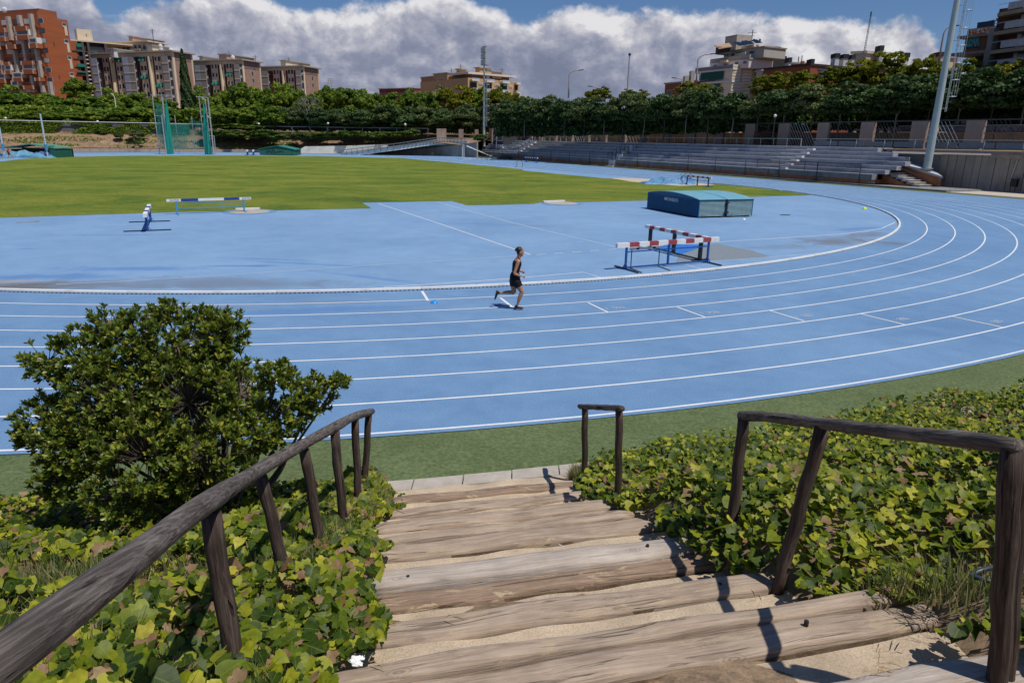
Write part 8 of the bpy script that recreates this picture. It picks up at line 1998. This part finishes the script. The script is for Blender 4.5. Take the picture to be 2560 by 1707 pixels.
# ---- long low roofs and red building towards the right
b1 = simple_block('low grey and cream house with small chimneys right of the stepped block', *ZR(15, 262), 150, 75, -15, *ZR(300, 236), 1890, 180, m_b_grey, None, 1, (1, 4), name='house', group='low buildings on the right skyline')
def pbox(s, x0, y0, x1, y1, Y, m_, nm='chimney', dy=2.0, cap=None):
    a = atY(x0, y1, Y); c = atY(x1, y0, Y); o = part(nm, MB().obox([a[0], Y, a[2]-1.5], (c[0]-a[0], 0, 0), (0, dy, 0), (0, 0, c[2]-a[2]+1.5)), m_, s.t)
    if cap: part('chimney_cap', MB().obox([a[0]-.1, Y-.1, c[2]], (c[0]-a[0]+.2, 0, 0), (0, dy+.2, 0), (0, 0, cap)), m_b_dark, o)
    return o
b2 = simple_block('cream cottage with antennas and little chimneys on the right skyline', *ZR(255, 200), 146, 75, -15, *ZR(430, 215), *ZR(238, 205), mat('facade_peach', (.48, .33, .22), .9, .06, 1), None, 1, (1, 3), name='house', group='low buildings on the right skyline')
pbox(b2, *ZR(237, 190), *ZR(262, 235), 145, m_b_white, cap=.9); pbox(b2, *ZR(425, 198), *ZR(452, 225), 145, m_b_white, cap=.8)
pbox(b2, *ZR(322, 142), *ZR(330, 195), 147, m_b_dark, 'flue', .4); pbox(b2, *ZR(352, 130), *ZR(357, 185), 147, m_b_dark, 'flue', .3); pbox(b2, *ZR(350, 180), *ZR(375, 208), 146, m_b_red, 'flue', .8)
b3 = Bld('house', 'long red brick building with blue window and row of pale chimneys above the yellow trees', *ZR(425, 215), 140, 62, -28, group='low buildings on the right skyline')
LR = b3.uv('R', 2162, 152)[0]; b3.body(LR, 14, mat('facade_deep_red', (.23, .065, .035), .9, .1, .6)); b3.roof(LR, 14, .2, .35, m_b_dark)
o = b3.px('window', 'R', *ZR(485, 242), *ZR(560, 262), 0, .1, mat('blue_frame', (.05, .08, .16), .5, .1, 2)); b3.px('window', 'R', *ZR(505, 270), *ZR(552, 350), 0, .1, mat('blue_frame', (.05, .08, .16), .5, .1, 2))
for x0, x1, y0, y1 in [(628, 666, 150, 192), (700, 740, 157, 185), (770, 795, 160, 178)]: pbox(b3, *ZR(x0, y0), *ZR(x1, y1), 146, m_b_white, cap=.8)
part('roof_rail', MB().beam(atY(*ZR(592, 180), 146), atY(*ZR(790, 160), 148), .08, .08), m_galv, b3.t)
b4 = Bld('house', 'cream roof storey with thick eaves behind the red brick building', *ZR(893, 115), 152, 70, -60, group='low buildings on the right skyline')
b4.body(abs(b4.uv('R', *ZR(1008, 112))[0]), abs(b4.uv('L', *ZR(788, 125))[0]), m_b_cream, zb=14); b4.roof(7, abs(b4.uv('L', *ZR(788, 125))[0]), .4, .5, m_b_cream); pbox(b4, *ZR(1005, 92), *ZR(1035, 120), 151, m_b_grey, cap=1.0)
tw_ = thing('radio_mast', 'thin lattice radio mast standing on the right skyline', 'mast', tuple(atY(2162, 133, 152)))
a = atY(2160.5, 134, 152); c = atY(2171, 42, 152); c = np.array([a[0]+.2, a[1], c[2]])
mb = MB()
for dx, dy in ((-.18, 0), (.18, 0), (0, .3)): mb.beam(a+[dx, dy, 0], c+[dx*.5, dy*.5, 0], .05, .05, up=(1, 0, 0))
part('lattice', mb, m_dsteel, tw_); mb = MB()
for k in range(16): q = k/16; p = a*(1-q)+c*q; mb.beam(p+[-.18, 0, 0], p+[.18, 0, .4], .04, .04).beam(p+[.18, 0, 0], p+[0, .3, .4], .04, .04)
part('bracing', mb, m_dsteel, tw_); part('aerial', MB().beam(c, c+[0, 0, .9], .2, .2, up=(1, 0, 0)), m_dsteel, tw_)
b5 = simple_block('small sunny cream house just right of the tall floodlight mast', 2376, 146, 128, 70, -20, 2394, 147, 2366, 147, mat('facade_sunny', (.62, .47, .28), .9, .05, 1), None, 1, (1, 1), name='house', group='low buildings on the right skyline')
pbox(b5, 2380, 137, 2395, 143, 129, m_b_dark, 'roof_box', 2); pbox(b5, 2392, 138, 2404, 158, 127, mat('lilac_panel', (.4, .4, .55), .7, .1, 1), 'billboard', .4)
b6 = simple_block('brown tiled roofs seen through the yellow leaves left of the tall mast', 2200, 172, 135, 70, -20, 2330, 168, 2190, 172, mat('brown_tile', (.17, .10, .075), .9, .2, 2), None, 1, (1, 4), name='house', group='low buildings on the right skyline'); pbox(b6, 2262, 144, 2273, 156, 137, m_b_white, cap=.8); pbox(b6, 2345, 142, 2358, 156, 137, m_b_grey, cap=.8)
# ---- the unfinished block with painted lettering, and its balconied neighbour
Ub = Bld('apartment_block', 'unfinished concrete and brick building with painted lettering at the right edge', *Z8(1425, 300), 103, 60, -27.5)
def UU_(x, y): return Ub.uv('L', *Z8(x, y))
tl = UU_(400, 800)[0]; z_slab1 = (UU_(385, 725)[1]+UU_(1050, 640)[1])/2; z_slab2 = (UU_(300, 1060)[1]+UU_(940, 985)[1])/2; z_par = UU_(460, 580)[1]
m_raw = mat('raw_concrete', (.23, .22, .205), .95, .2, .8, dirt=(.10, .10, .10), dscale=.5, damt=.7); m_rawb = mat('raw_brick', (.205, .095, .06), .95, .2, .8, dirt=(.10, .06, .05), dscale=.4, damt=.6)
Ub.add('core', 'L', .2, 4, tl-.3, z_slab1+.1, -9, -2.2, m_b_dark)
Ub.add('floor_slab', 'L', -.3, z_slab1-.32, tl+.7, z_slab1+.02, -9, .7, m_raw); Ub.add('floor_slab', 'L', -.3, z_slab2-.35, tl+1.2, z_slab2+.02, -9, 1.0, m_raw); Ub.add('floor_slab', 'L', -.3, z_slab2-3.4, tl+1.2, z_slab2-3.05, -9, 1.0, m_raw)
tx = UU_(1000, 600)[0]; Ub.add('parapet', 'L', tx, z_slab1+.02, tl-.2, z_par, -.3, 0, m_raw)
tb_ = UU_(815, 850)[0]; Ub.add('brick_wall', 'L', tb_, z_slab2+.02, tl-.1, z_slab1-.33, -.3, -.05, m_rawb)
for x0, x1 in [(905, 985), (1265, 1330)]: Ub.add('column', 'L', UU_(x0, 850)[0], z_slab2-6, UU_(x1, 850)[0], z_slab1-.33, -.5, .02, m_raw)
Ub.add('brick_wall', 'L', UU_(1265, 900)[0], z_slab2+.02, UU_(1070, 900)[0], z_slab1-.33, -.4, -.06, mat('raw_brick_tan', (.27, .155, .09), .95, .2, 1)); o = Ub.px('opening', 'L', *Z8(1155, 655), *Z8(1275, 842), -.06, .0, m_b_dark)
Ub.add('brick_wall', 'L', UU_(1090, 1100)[0], z_slab2-3.05, UU_(1010, 1100)[0], z_slab2-.35, -.4, -.05, m_rawb)
zu = UU_(1000, 365)[1]; Ub.add('upper_wall', 'L', .1, z_slab1+.02, tx-.02, (zu+UU_(1420, 320)[1])/2-.9, -4, -.02, m_raw); Ub.add('brick_band', 'L', .1, (zu+UU_(1420, 320)[1])/2-.9, tx-1.0, (zu+UU_(1420, 320)[1])/2-.35, -4, -.03, mat('band_brick', (.28, .12, .06), .9, .2, 1)); Ub.add('coping', 'L', -.1, (zu+UU_(1420, 320)[1])/2-.35, tx+.1, (zu+UU_(1420, 320)[1])/2, -4.2, .15, m_b_grey)
part('guard_rail', MB().beam(Ub.pt('L', tx-2.2, zu-.5, -.1), Ub.pt('L', tx-2.2, zu+1.5, -.1), .07, .07, up=(1, 0, 0)).beam(Ub.pt('L', tx-2.2, zu+1.2, -.1), Ub.pt('L', 0, zu+1.9, -.1), .04, .04).beam(Ub.pt('L', tx-2.2, zu+.6, -.1), Ub.pt('L', 0, zu+1.3, -.1), .04, .04), mat('rust_rail', (.2, .07, .04), .8, .2, 5), Ub.t)
part('roof_panel', MB().obox(Ub.pt('L', UU_(890, 490)[0], z_par-.1, -1), Ub.dL*2.3, -Ub.nL*.3, (0, 0, 1.0)).beam(Ub.pt('L', UU_(890, 490)[0], z_par+.95, -1), Ub.pt('L', UU_(560, 490)[0], z_par+.75, -1), .06, .06), mat('navy_panel', (.02, .035, .07), .6, .1, 2), Ub.t)
# painted lettering: big orange word, cyan tag, small dark tag
o_or = mat('graffiti_orange', (.62, .12, .03), .8, .1, 1); o_pk = mat('graffiti_peach', (.72, .36, .26), .8, .1, 1); o_cy = mat('graffiti_cyan', (.08, .36, .40), .8, .1, 1)
tL_ = UU_(520, 640)[0]; tR_ = UU_(1010, 590)[0]; wdt = abs(tL_-tR_); hgt = (z_par-z_slab1)
Ub.add('lettering_ground', 'L', tR_-.1, z_slab1+.06, tL_+.35, z_par-.12, 0, .02, m_b_white)
textpart('FiLOR', Ub.t, Ub.pt('L', tL_+.22, z_slab1+.14, .022), -Ub.dL, (0, 0, 1), wdt*1.01, m_black, bold=.10, squash=hgt*.80)
textpart('FiLOR', Ub.t, Ub.pt('L', tL_+.12, z_slab1+.20, .030), -Ub.dL, (0, 0, 1), wdt*.97, o_pk, bold=.035, squash=hgt*.70)
textpart('FiLOR', Ub.t, Ub.pt('L', tL_+.12, z_slab1+.20, .034), -Ub.dL, (0, 0, 1), wdt*.97, o_or, bold=.028, squash=hgt*.34)
tL_ = UU_(415, 900)[0]; tR_ = UU_(690, 860)[0]; textpart('SEAR', Ub.t, Ub.pt('L', tL_, z_slab2+.75, .0), -Ub.dL, (0, 0, 1), abs(tL_-tR_)*1.04, m_black, bold=.09, squash=2.1); textpart('SEAR', Ub.t, Ub.pt('L', tL_-.05, z_slab2+.85, .012), -Ub.dL, (0, 0, 1), abs(tL_-tR_)*.98, o_cy, bold=.04, squash=1.85)
tL_ = UU_(1075, 520)[0]; tR_ = UU_(1215, 500)[0]; textpart('HAP', Ub.t, Ub.pt('L', tL_, UU_(1075, 540)[1], .0), -Ub.dL, (0, 0, 1), abs(tL_-tR_), m_black, bold=.01, squash=.6)
N = Bld('apartment_block', 'dark brick flats with curved white balconies at the far right edge', *Z8(1500, 90), 98, 60, -27.5)
N.add('wall', 'L', -12, 4, 3.2, N.top, -8, -1.2, mat('facade_umber', (.085, .035, .028), .9, .2, 1)); N.add('edge_column', 'L', 2.6, 4, 3.3, N.top-2.5, -2, .1, m_raw)
for k in range(5):
    z = N.uv('L', *Z8(1500, 200+k*372))[1]
    pts_o = []; K = 10
    for i in range(K+1):
        t = 2.6-14.6*i/K; pts_o.append(N.pt('L', t, z, .1+1.0*min(1, math.sin(min(1.0, i/3)*math.pi/2))))
    inn = [N.pt('L', 2.6-14.6*i/K, z, -1.2) for i in range(K+1)]
    mb = MB().strip([p+[0, 0, .0] for p in inn], pts_o).strip([p-[0, 0, .45] for p in pts_o], [p-[0, 0, .45] for p in inn]).strip(pts_o, [p-[0, 0, .45] for p in pts_o]); o = part('balcony', mb, mat('stone_slab', (.30, .245, .19), .9, .1, 1), N.t)
    part('balcony_rail', MB().strip([p+[0, 0, .95] for p in pts_o[1:]], [p+[0, 0, .15] for p in pts_o[1:]]).tube([p+[0, 0, 1.0] for p in pts_o], .05, 5), mat('white_rail_mesh', (.42, .43, .46), .6, .2, 4), o)
    N.add('window', 'L', -3.6, z+.2, .2, z+2.3, -1.2, -1.1, m_shut); N.add('pane', 'L', -3.2, z+.4, -.3, z+2.1, -1.1, -1.05, m_win)

# ---- street lamps, poles
def street_lamp(label, x0, y0, x1, y1, xa, ya, Y, group='curved street lamps', m_=None):
    a = atY(x0, y0, Y); c = atY(x1, y1, Y); h_ = atY(xa, ya, Y); c = np.array([a[0], a[1], c[2]]); t_ = thing('street_lamp', label, 'lamp', tuple(a), group)
    dx = h_[0]-c[0]; m_ = m_ or mat('lamp_beige', (.38, .31, .27), .6, .08, 2)
    pts = [a, a*.5+c*.5, c]+[c+np.array([dx*(1-math.cos(q)), 0, (h_[2]-c[2])*math.sin(q)]) for q in np.linspace(.3, 1.57, 6)]
    part('pole', MB().tube(pts, [.15, .12, .10]+[.08]*6, 7), m_, t_, smooth=True); e_ = pts[-1]; part('lamp_head', MB().beam(e_, e_+[.9*np.sign(dx), 0, .10], .3, .14), m_dsteel, t_)
street_lamp('curved beige street lamp in the sky gap right of the tan block', 1421, 245, 1423, 188, 1446, 176.5, 130); street_lamp('curved beige street lamp in front of the stepped block', 1740, 210, 1744, 152, 1775, 136, 120)
street_lamp('curved street lamp just left of the tall leaning mast', 2347, 155, 2364, 88, 2380, 66, 100, m_=mat('lamp_copper', (.36, .22, .18), .6, .08, 2)); street_lamp('white curved street lamp among the trees at the left', 294, 297, 289, 247, 277, 234.5, 190, m_=m_white)
street_lamp('curved street lamp in front of the stepped flats in the middle', 1088, 246, 1089, 230, 1102, 223, 190, m_=mat('lamp_beige', (.38, .31, .27), .6, .08, 2)); street_lamp('small lamp head poking above the trees left of the stepped block', 1700, 262, 1700, 200, 1690, 196, 150); street_lamp('lamp arm above the trees in the sky gap', 1494, 262, 1494, 224, 1480, 217, 150)
a = atY(1569, 226, 140); c = atY(1572, 138, 140); t_ = thing('camera_pole', 'straight grey pole with a small dome on top in the middle of the sky gap', 'pole', tuple(a)); part('pole', MB().tube([a, [a[0], 140, c[2]]], [.17, .12], 8), m_galv, t_); part('dome', MB().sphere([a[0], 140, c[2]+.1], .28, 8, 6), m_dsteel, t_, smooth=True)
for i, (x, y, Y) in enumerate([(647, 310, 180), (820, 309, 180), (1013, 311.5, 178), (14, 296, 180), (244, 304, 180), (1938, 290, 92)]):
    p = atY(x, y, Y); t_ = thing('globe_lamp', ['globe lamp above the fence rail left of the bare tree', 'globe lamp above the fence rail right of the bare tree', 'globe lamp above the fence where the ramp tops out', 'globe lamp at the far left edge above the fence rail', 'small white globe lamp above the ivy wall', 'globe lamp on a dark post behind the right half of the stand'][i], 'lamp', (p[0], Y, p[2]-3), 'globe lamps along the street'); part('globe', MB().sphere(p, .28 if Y > 100 else .2, 9, 6), m_white, t_, smooth=True); part('post', MB().tube([[p[0], Y, p[2]-3], [p[0], Y, p[2]-.2]], .06, 6), m_dsteel, t_)
# distant pylon
a = atY(824, 222, 900); c = atY(824, 197, 900); t_ = thing('pylon', 'distant electricity pylon above the trees', 'pylon', tuple(a)); mb = MB()
for q in (-3, 3): mb.beam(a+[q, 0, 0], c+[q*.3, 0, 0], .5, .5, up=(1, 0, 0))
for k in range(5): p = c-[0, 0, 2.2*k]; mb.beam(p-[4-.2*k, 0, 0], p+[4-.2*k, 0, 0], .45, .45)
part('frame', mb, m_b_slab, t_)
# hazy hill beyond the houses
mb = MB(); A, B = [], []
for x, y in [(-300, 335), (200, 330), (600, 262), (820, 222), (860, 221), (900, 230), (1100, 262), (1500, 275), (2000, 300), (2900, 340)]: p = atY(x, y, 1200); A.append(p); B.append(np.array([p[0], p[1]-60, -1]))
structure('hills', mb.strip(A, B), mat('hill_green', (.10, .13, .10), .9, .1, .01))

# ================================================================== far side of the infield
# throwing cage: poles in two groups, hanging green nets
m_net = bpy.data.materials.new('green_net'); m_net.use_nodes = True; nt = NT(m_net.node_tree); nb_ = nt.n['Principled BSDF']; nt.put(nb_, Base_Color=(.012, .24, .19), Roughness=.8)
nb_.inputs['Alpha'].default_value = .42
m_netd = mat('green_net_bunched', (.010, .27, .215), .8, .25, .8, stretch=(3, 3, .3))
def CZ(x, y): return 380+x/8.71, 220+y/8.71
YC = 150.0
cg = thing('throwing_cage', 'tall hammer throwing cage with torn green nets at the far edge of the grass', 'cage', (*atY(462, 388, YC)[:2], 0))
def cpt(x, y, Y=YC): return atY(*CZ(x, y), Y)
for (xt, yt, xb, yb, Y, r) in [(5, 170, 168, 1465, 152, .10), (298, 195, 340, 1455, 149, .16), (208, 620, 315, 1460, 148, .12), (488, 600, 597, 1455, 154, .09), (865, 620, 950, 1460, 154, .08), (1015, 195, 1160, 1455, 153, .10), (1155, 260, 1220, 800, 151, .10), (1208, 215, 1350, 1465, 149, .15), (1355, 1045, 1390, 1460, 149, .08)]:
    base_ = cpt(xb, yb, Y); top_ = cpt(xt, yt, Y); top_ = np.array([top_[0]*.35+base_[0]*.65, Y, top_[2]])
    part('pole', MB().tube([[base_[0], Y, 0], top_], r, 8), m_galv, cg)
for (x0, y0, x1, y1, Y, r) in [(-30, 160, 480, 165, 151, .07), (290, 195, 350, 180, 149, .1), (960, 195, 1200, 210, 151, .09), (1090, 215, 1180, 270, 150, .08), (1080, 628, 1285, 650, 150, .09), (60, 605, 335, 612, 150, .06), (190, 625, 255, 580, 148, .1), (1200, 600, 1290, 665, 149, .07), (420, 990, 740, 995, 152, .05), (1250, 1045, 1355, 1045, 149, .06), (100, 1095, 380, 1095, 150, .05), (1150, 1105, 1320, 1110, 150, .05)]:
    part('cross_bar', MB().tube([cpt(x0, y0, Y), cpt(x1, y1, Y)], r, 6), m_galv, cg)
def net(nm, pts, Y, m_=m_net, jag=0.0):
    P_ = [cpt(x, y, Y+.4*math.sin(x*.05)) for x, y in pts]; return part(nm, MB().add(P_, [tuple(range(len(P_)))]), m_, cg)
net('net', [(75, 310), (100, 600), (120, 1090), (330, 1330), (330, 620), (320, 400), (200, 370), (130, 350)], 150.5)
net('net', [(120, 600), (140, 1095), (190, 1330), (330, 1335), (330, 700), (280, 610)], 149.6)
net('net', [(400, 1330), (1140, 1335), (1120, 800), (1080, 720), (960, 740), (880, 655), (780, 780), (400, 790)], 151.2)
net('net', [(410, 800), (410, 1330), (760, 1330), (760, 800)], 152.5)
net('net', [(1270, 1240), (1300, 1460), (1330, 1460), (1320, 1250)], 150)
def bunch(x_t, y_t, xb0, xb1, yb, Y, mid=None):
    """gathered net hanging in folds"""
    mb = MB(); K = 26; J = 14; tp_ = cpt(x_t, y_t, Y); b0 = cpt(xb0, yb, Y); b1 = cpt(xb1, yb, Y); base_x = (b0[0]+b1[0])/2
    for j in range(J+1):
        q = j/J; zc_ = tp_[2]*(1-q)+.06*q; wd = (b1[0]-b0[0])/2*(.10+.90*q**.75); cx_ = (tp_[0]*.5+base_x*.5)*(1-q)+base_x*q
        for k in range(K):
            a = 2*math.pi*k/K; r_ = 1+.24*math.sin(a*7+q*2)+.08*math.sin(a*3); mb.v.append((cx_+wd*r_*math.cos(a), Y+wd*.6*r_*math.sin(a), zc_))
    for j in range(J):
        for k in range(K): k2 = (k+1) % K; mb.f.append((j*K+k, (j+1)*K+k, (j+1)*K+k2, j*K+k2)); mb.mi.append(0)
    return part('bunched_net', mb, m_netd, cg)
bunch(358, 280, 325, 468, 1470, 149); bunch(1135, 330, 1160, 1290, 1470, 150); bunch(1200, 680, 1215, 1290, 1460, 149.5); bunch(300, 640, 320, 380, 1470, 148.6)
# green hut with gabled top
def gable_hut(name, label, x0, xr, x1, yb, yt, ye, Y, dy, col, coll, slats=7):
    a = atY(x0, yb, Y); c = atY(x1, yb, Y); ze = atY(x0, ye, Y)[2]; zr = atY(xr, yt, Y)[2]; xr_ = atY(xr, yt, Y)[0]; t_ = thing(name, label, 'mat cover', ((a[0]+c[0])/2, Y, 0))
    part('body', MB().obox([a[0]+.05, Y+.05, .1], (c[0]-a[0]-.1, 0, 0), (0, dy-.1, 0), (0, 0, ze-.12)), col, t_)
    for k in range(slats):
        z = .18+(ze-.25)*k/slats; part('slat', MB().add([(a[0], Y-.07, z), (c[0], Y-.07, z), (c[0], Y+.03, z+(ze-.25)/slats*.8), (a[0], Y+.03, z+(ze-.25)/slats*.8)], [(0, 1, 2, 3)]), coll, t_)
    part('gable', MB().add([(a[0], Y, ze-.1), (c[0], Y, ze-.1), (c[0], Y, ze), (xr_, Y, zr), (a[0], Y, ze)], [(0, 1, 2, 3, 4)]), col, t_)
    for (xa, za, xb_, zb_) in ((a[0]-.15, ze-.02, xr_, zr+.03), (xr_, zr+.03, c[0]+.15, ze-.02)):
        mb = MB().add([(xa, Y-.15, za), (xb_, Y-.15, zb_), (xb_, Y+dy, zb_), (xa, Y+dy, za), (xa, Y-.15, za+.12), (xb_, Y-.15, zb_+.12), (xb_, Y+dy, zb_+.12), (xa, Y+dy, za+.12)], [(0, 3, 2, 1), (4, 5, 6, 7), (0, 1, 5, 4), (2, 3, 7, 6), (1, 2, 6, 5), (3, 0, 4, 7)]); part('roof_side', mb, coll, t_)
    return t_, a, c, ze
m_gh = mat('green_hut', (.012, .10, .075), .6, .2, .8); m_ghl = mat('green_slat', (.03, .20, .15), .6, .15, .8)
t_, a, c, ze = gable_hut('mat_cover', 'green louvred hut with low gable and scribbled paint at the far edge of the grass', 649, 693, 736, 389.5, 365.5, 373.5, 152, 5, m_gh, m_ghl)
mb = MB(); rr = random.Random(12)
for i in range(9):
    x = a[0]+1.8+i*.42; p = [np.array([x+rr.uniform(-.2, .2), 151.9, .5+rr.random()*.8]) for _ in range(4)]; mb.tube(p, .045, 4)
part('scribbled_paint', mb, m_black, t_)
# the open hut at the left with crumpled blue mats in front and two uprights
YH = 119.0
a = atY(12, 393, YH); c = atY(141, 393, YH); ze = atY(20, 371.5, YH)[2]; zr = atY(72, 361.5, YH)[2]; xr_ = atY(74, 361, YH)[0]
hh_ = thing('mat_hut', 'dark green open fronted hut with gabled roof at the left edge', 'hut', ((a[0]+c[0])/2, YH, 0))
for (xa, za, xb_, zb_) in ((a[0]-.6, ze, xr_, zr), (xr_, zr, c[0]+.1, ze+.05)):
    part('roof_side', MB().add([(xa, YH-.2, za), (xb_, YH-.2, zb_), (xb_, YH+5, zb_), (xa, YH+5, za), (xa, YH-.2, za+.15), (xb_, YH-.2, zb_+.15), (xb_, YH+5, zb_+.15), (xa, YH+5, za+.15)], [(0, 3, 2, 1), (4, 5, 6, 7), (0, 1, 5, 4), (2, 3, 7, 6), (1, 2, 6, 5), (3, 0, 4, 7)]), mat('hut_roof_green', (.10, .24, .17), .6, .12, 1), hh_)
part('back_wall', MB().box(a[0], YH+4.5, 0, c[0], YH+4.8, ze), m_b_dark, hh_); part('side_wall', MB().box(c[0]-.9, YH-.1, 0, c[0], YH+4.8, ze-.05), m_gh, hh_)
for k in range(6): part('slat', MB().box(c[0]-.92, YH-.16, .15+.32*k, c[0]+.02, YH-.1, .33+.32*k), m_ghl, hh_)
part('front_rail', MB().beam([a[0]+.6, YH-.1, ze-.75], [c[0]-.9, YH-.1, ze-.85], .08, .08), m_galv, hh_)
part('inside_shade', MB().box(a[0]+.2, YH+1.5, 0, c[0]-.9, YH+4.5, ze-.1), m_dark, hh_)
m_mat = mat('blue_mat', (.10, .26, .38), .6, .25, .8, dirt=(.04, .10, .20), dscale=.5, damt=.7)
cx0 = atY(70, 393, YH-2)
crumple('landing_mat', 'heap of crumpled pale blue mats in front of the dark hut', 'mat', [cx0[0], YH-2.2, 0], (7.6, .2, 0), (0, 3.4, 0), 1.25, 44, 20, m_mat, 5, fold=4)
crumple('landing_mat', 'darker blue and red mat piled at the right end of the heap', 'mat', [atY(122, 393, YH)[0], YH-1.4, 0], (2.4, .2, 0), (0, 2.4, 0), 1.35, 18, 14, mat('red_blue_mat', (.05, .12, .35), .6, .2, .4, dirt=(.45, .05, .06), dscale=.7, damt=1.0), 9, fold=4)
crumple('landing_mat', 'blue mat with red corner at the left edge of the heap', 'mat', [atY(6, 394, YH)[0], YH-2, 0], (2.8, .2, 0), (0, 2.4, 0), 1.2, 18, 14, mat('red_blue_mat', (.05, .12, .35), .6, .2, .4), 19, fold=4)
for i, (x0, y0, x1, y1) in enumerate([(99.5, 285, 118.5, 387), (-2, 318, 11, 388)]):
    p = atY(x1, y1, 116.5); q = atY(x0, y0, 116.5); q = np.array([p[0]*.6+q[0]*.4, 116.5, q[2]]); t_ = thing('upright_pole', ['pale blue upright pole rising over the right end of the mat hut', 'pale blue upright pole at the left edge of the picture'][i], 'pole', (p[0], 116.5, 0), 'pole vault uprights')
    part('pole', MB().tube([[p[0], 116.5, 0], q], .13, 8), mat('pale_blue_pole', (.42, .55, .68), .5, .08, 2), t_); part('collar', MB().tube([[p[0], 116.5, 1.2], [p[0], 116.5, 2.2]], .22, 8), m_lblue, t_)
# runway of the vault
mb = MB().add([(*gnd(*q)[:2], .016) for q in [(-200, 420), (-200, 410), (0, 397.5), (110, 390.5), (150, 391), (55, 398), (0, 404.5)]][::-1], [tuple(range(7))]); structure('runway', mb, m_fan)
# a second person bending over beside the mats
x0p = gnd(26, 397); Yp = x0p[1]; bx = x0p[0]
p2 = thing('person', 'person in dark red top leaning forward beside the blue mats', 'person', (bx, Yp, .01)); bd = MB()
def Q(dx, z, dy=0): return np.array([bx+dx, Yp+dy, z])
for s_ in (-.14, .14):
    loft(bd, [Q(-.12, .95, s_*.7), Q(.05+s_, .52, s_), Q(.02+s_*2, .1, s_)], [.10, .07, .045], seg=10); loft(bd, [Q(.0+s_*2, .06, s_), Q(.16+s_*2, .05, s_)], [.045, .035], seg=8)
    loft(bd, [Q(-.12, 1.38, s_*1.3), Q(.12, 1.12, s_*1.5), Q(.34, .98, s_)], [.055, .042, .03], seg=8); loft(bd, [Q(.34, .98, s_), Q(.42, .95, s_)], [.035, .02], seg=8)
loft(bd, [Q(-.15, .92), Q(-.2, 1.15), Q(-.14, 1.42), Q(-.08, 1.52), Q(-.04, 1.60)], [(.17, .12), (.16, .11), (.18, .12), (.07, .06), (.06, .06)], seg=12); loft(bd, [Q(-.04, 1.58), Q(-.01, 1.68), Q(0, 1.77)], [.07, .095, .07], seg=12)
remesh(part('body', bd, m_skin, p2), .025, 2)
tp2 = MB(); loft(tp2, [Q(-.16, .98), Q(-.2, 1.15), Q(-.14, 1.42), Q(-.1, 1.5)], [(.19, .14), (.18, .13), (.20, .14), (.12, .09)], seg=12); remesh(part('top', tp2, mat('dark_red_cloth', (.10, .012, .012), .8, .2, 5), p2), .025, 2)
sh2 = MB(); loft(sh2, [Q(-.16, 1.02), Q(-.13, .9), Q(-.02, .62)], [(.18, .13), (.20, .14), (.22, .11)], seg=12); remesh(part('shorts', sh2, m_cloth, p2), .025, 1)
part('hair', MB().sphere(Q(-.02, 1.74), .10, 10, 7), m_hair, p2, smooth=True)
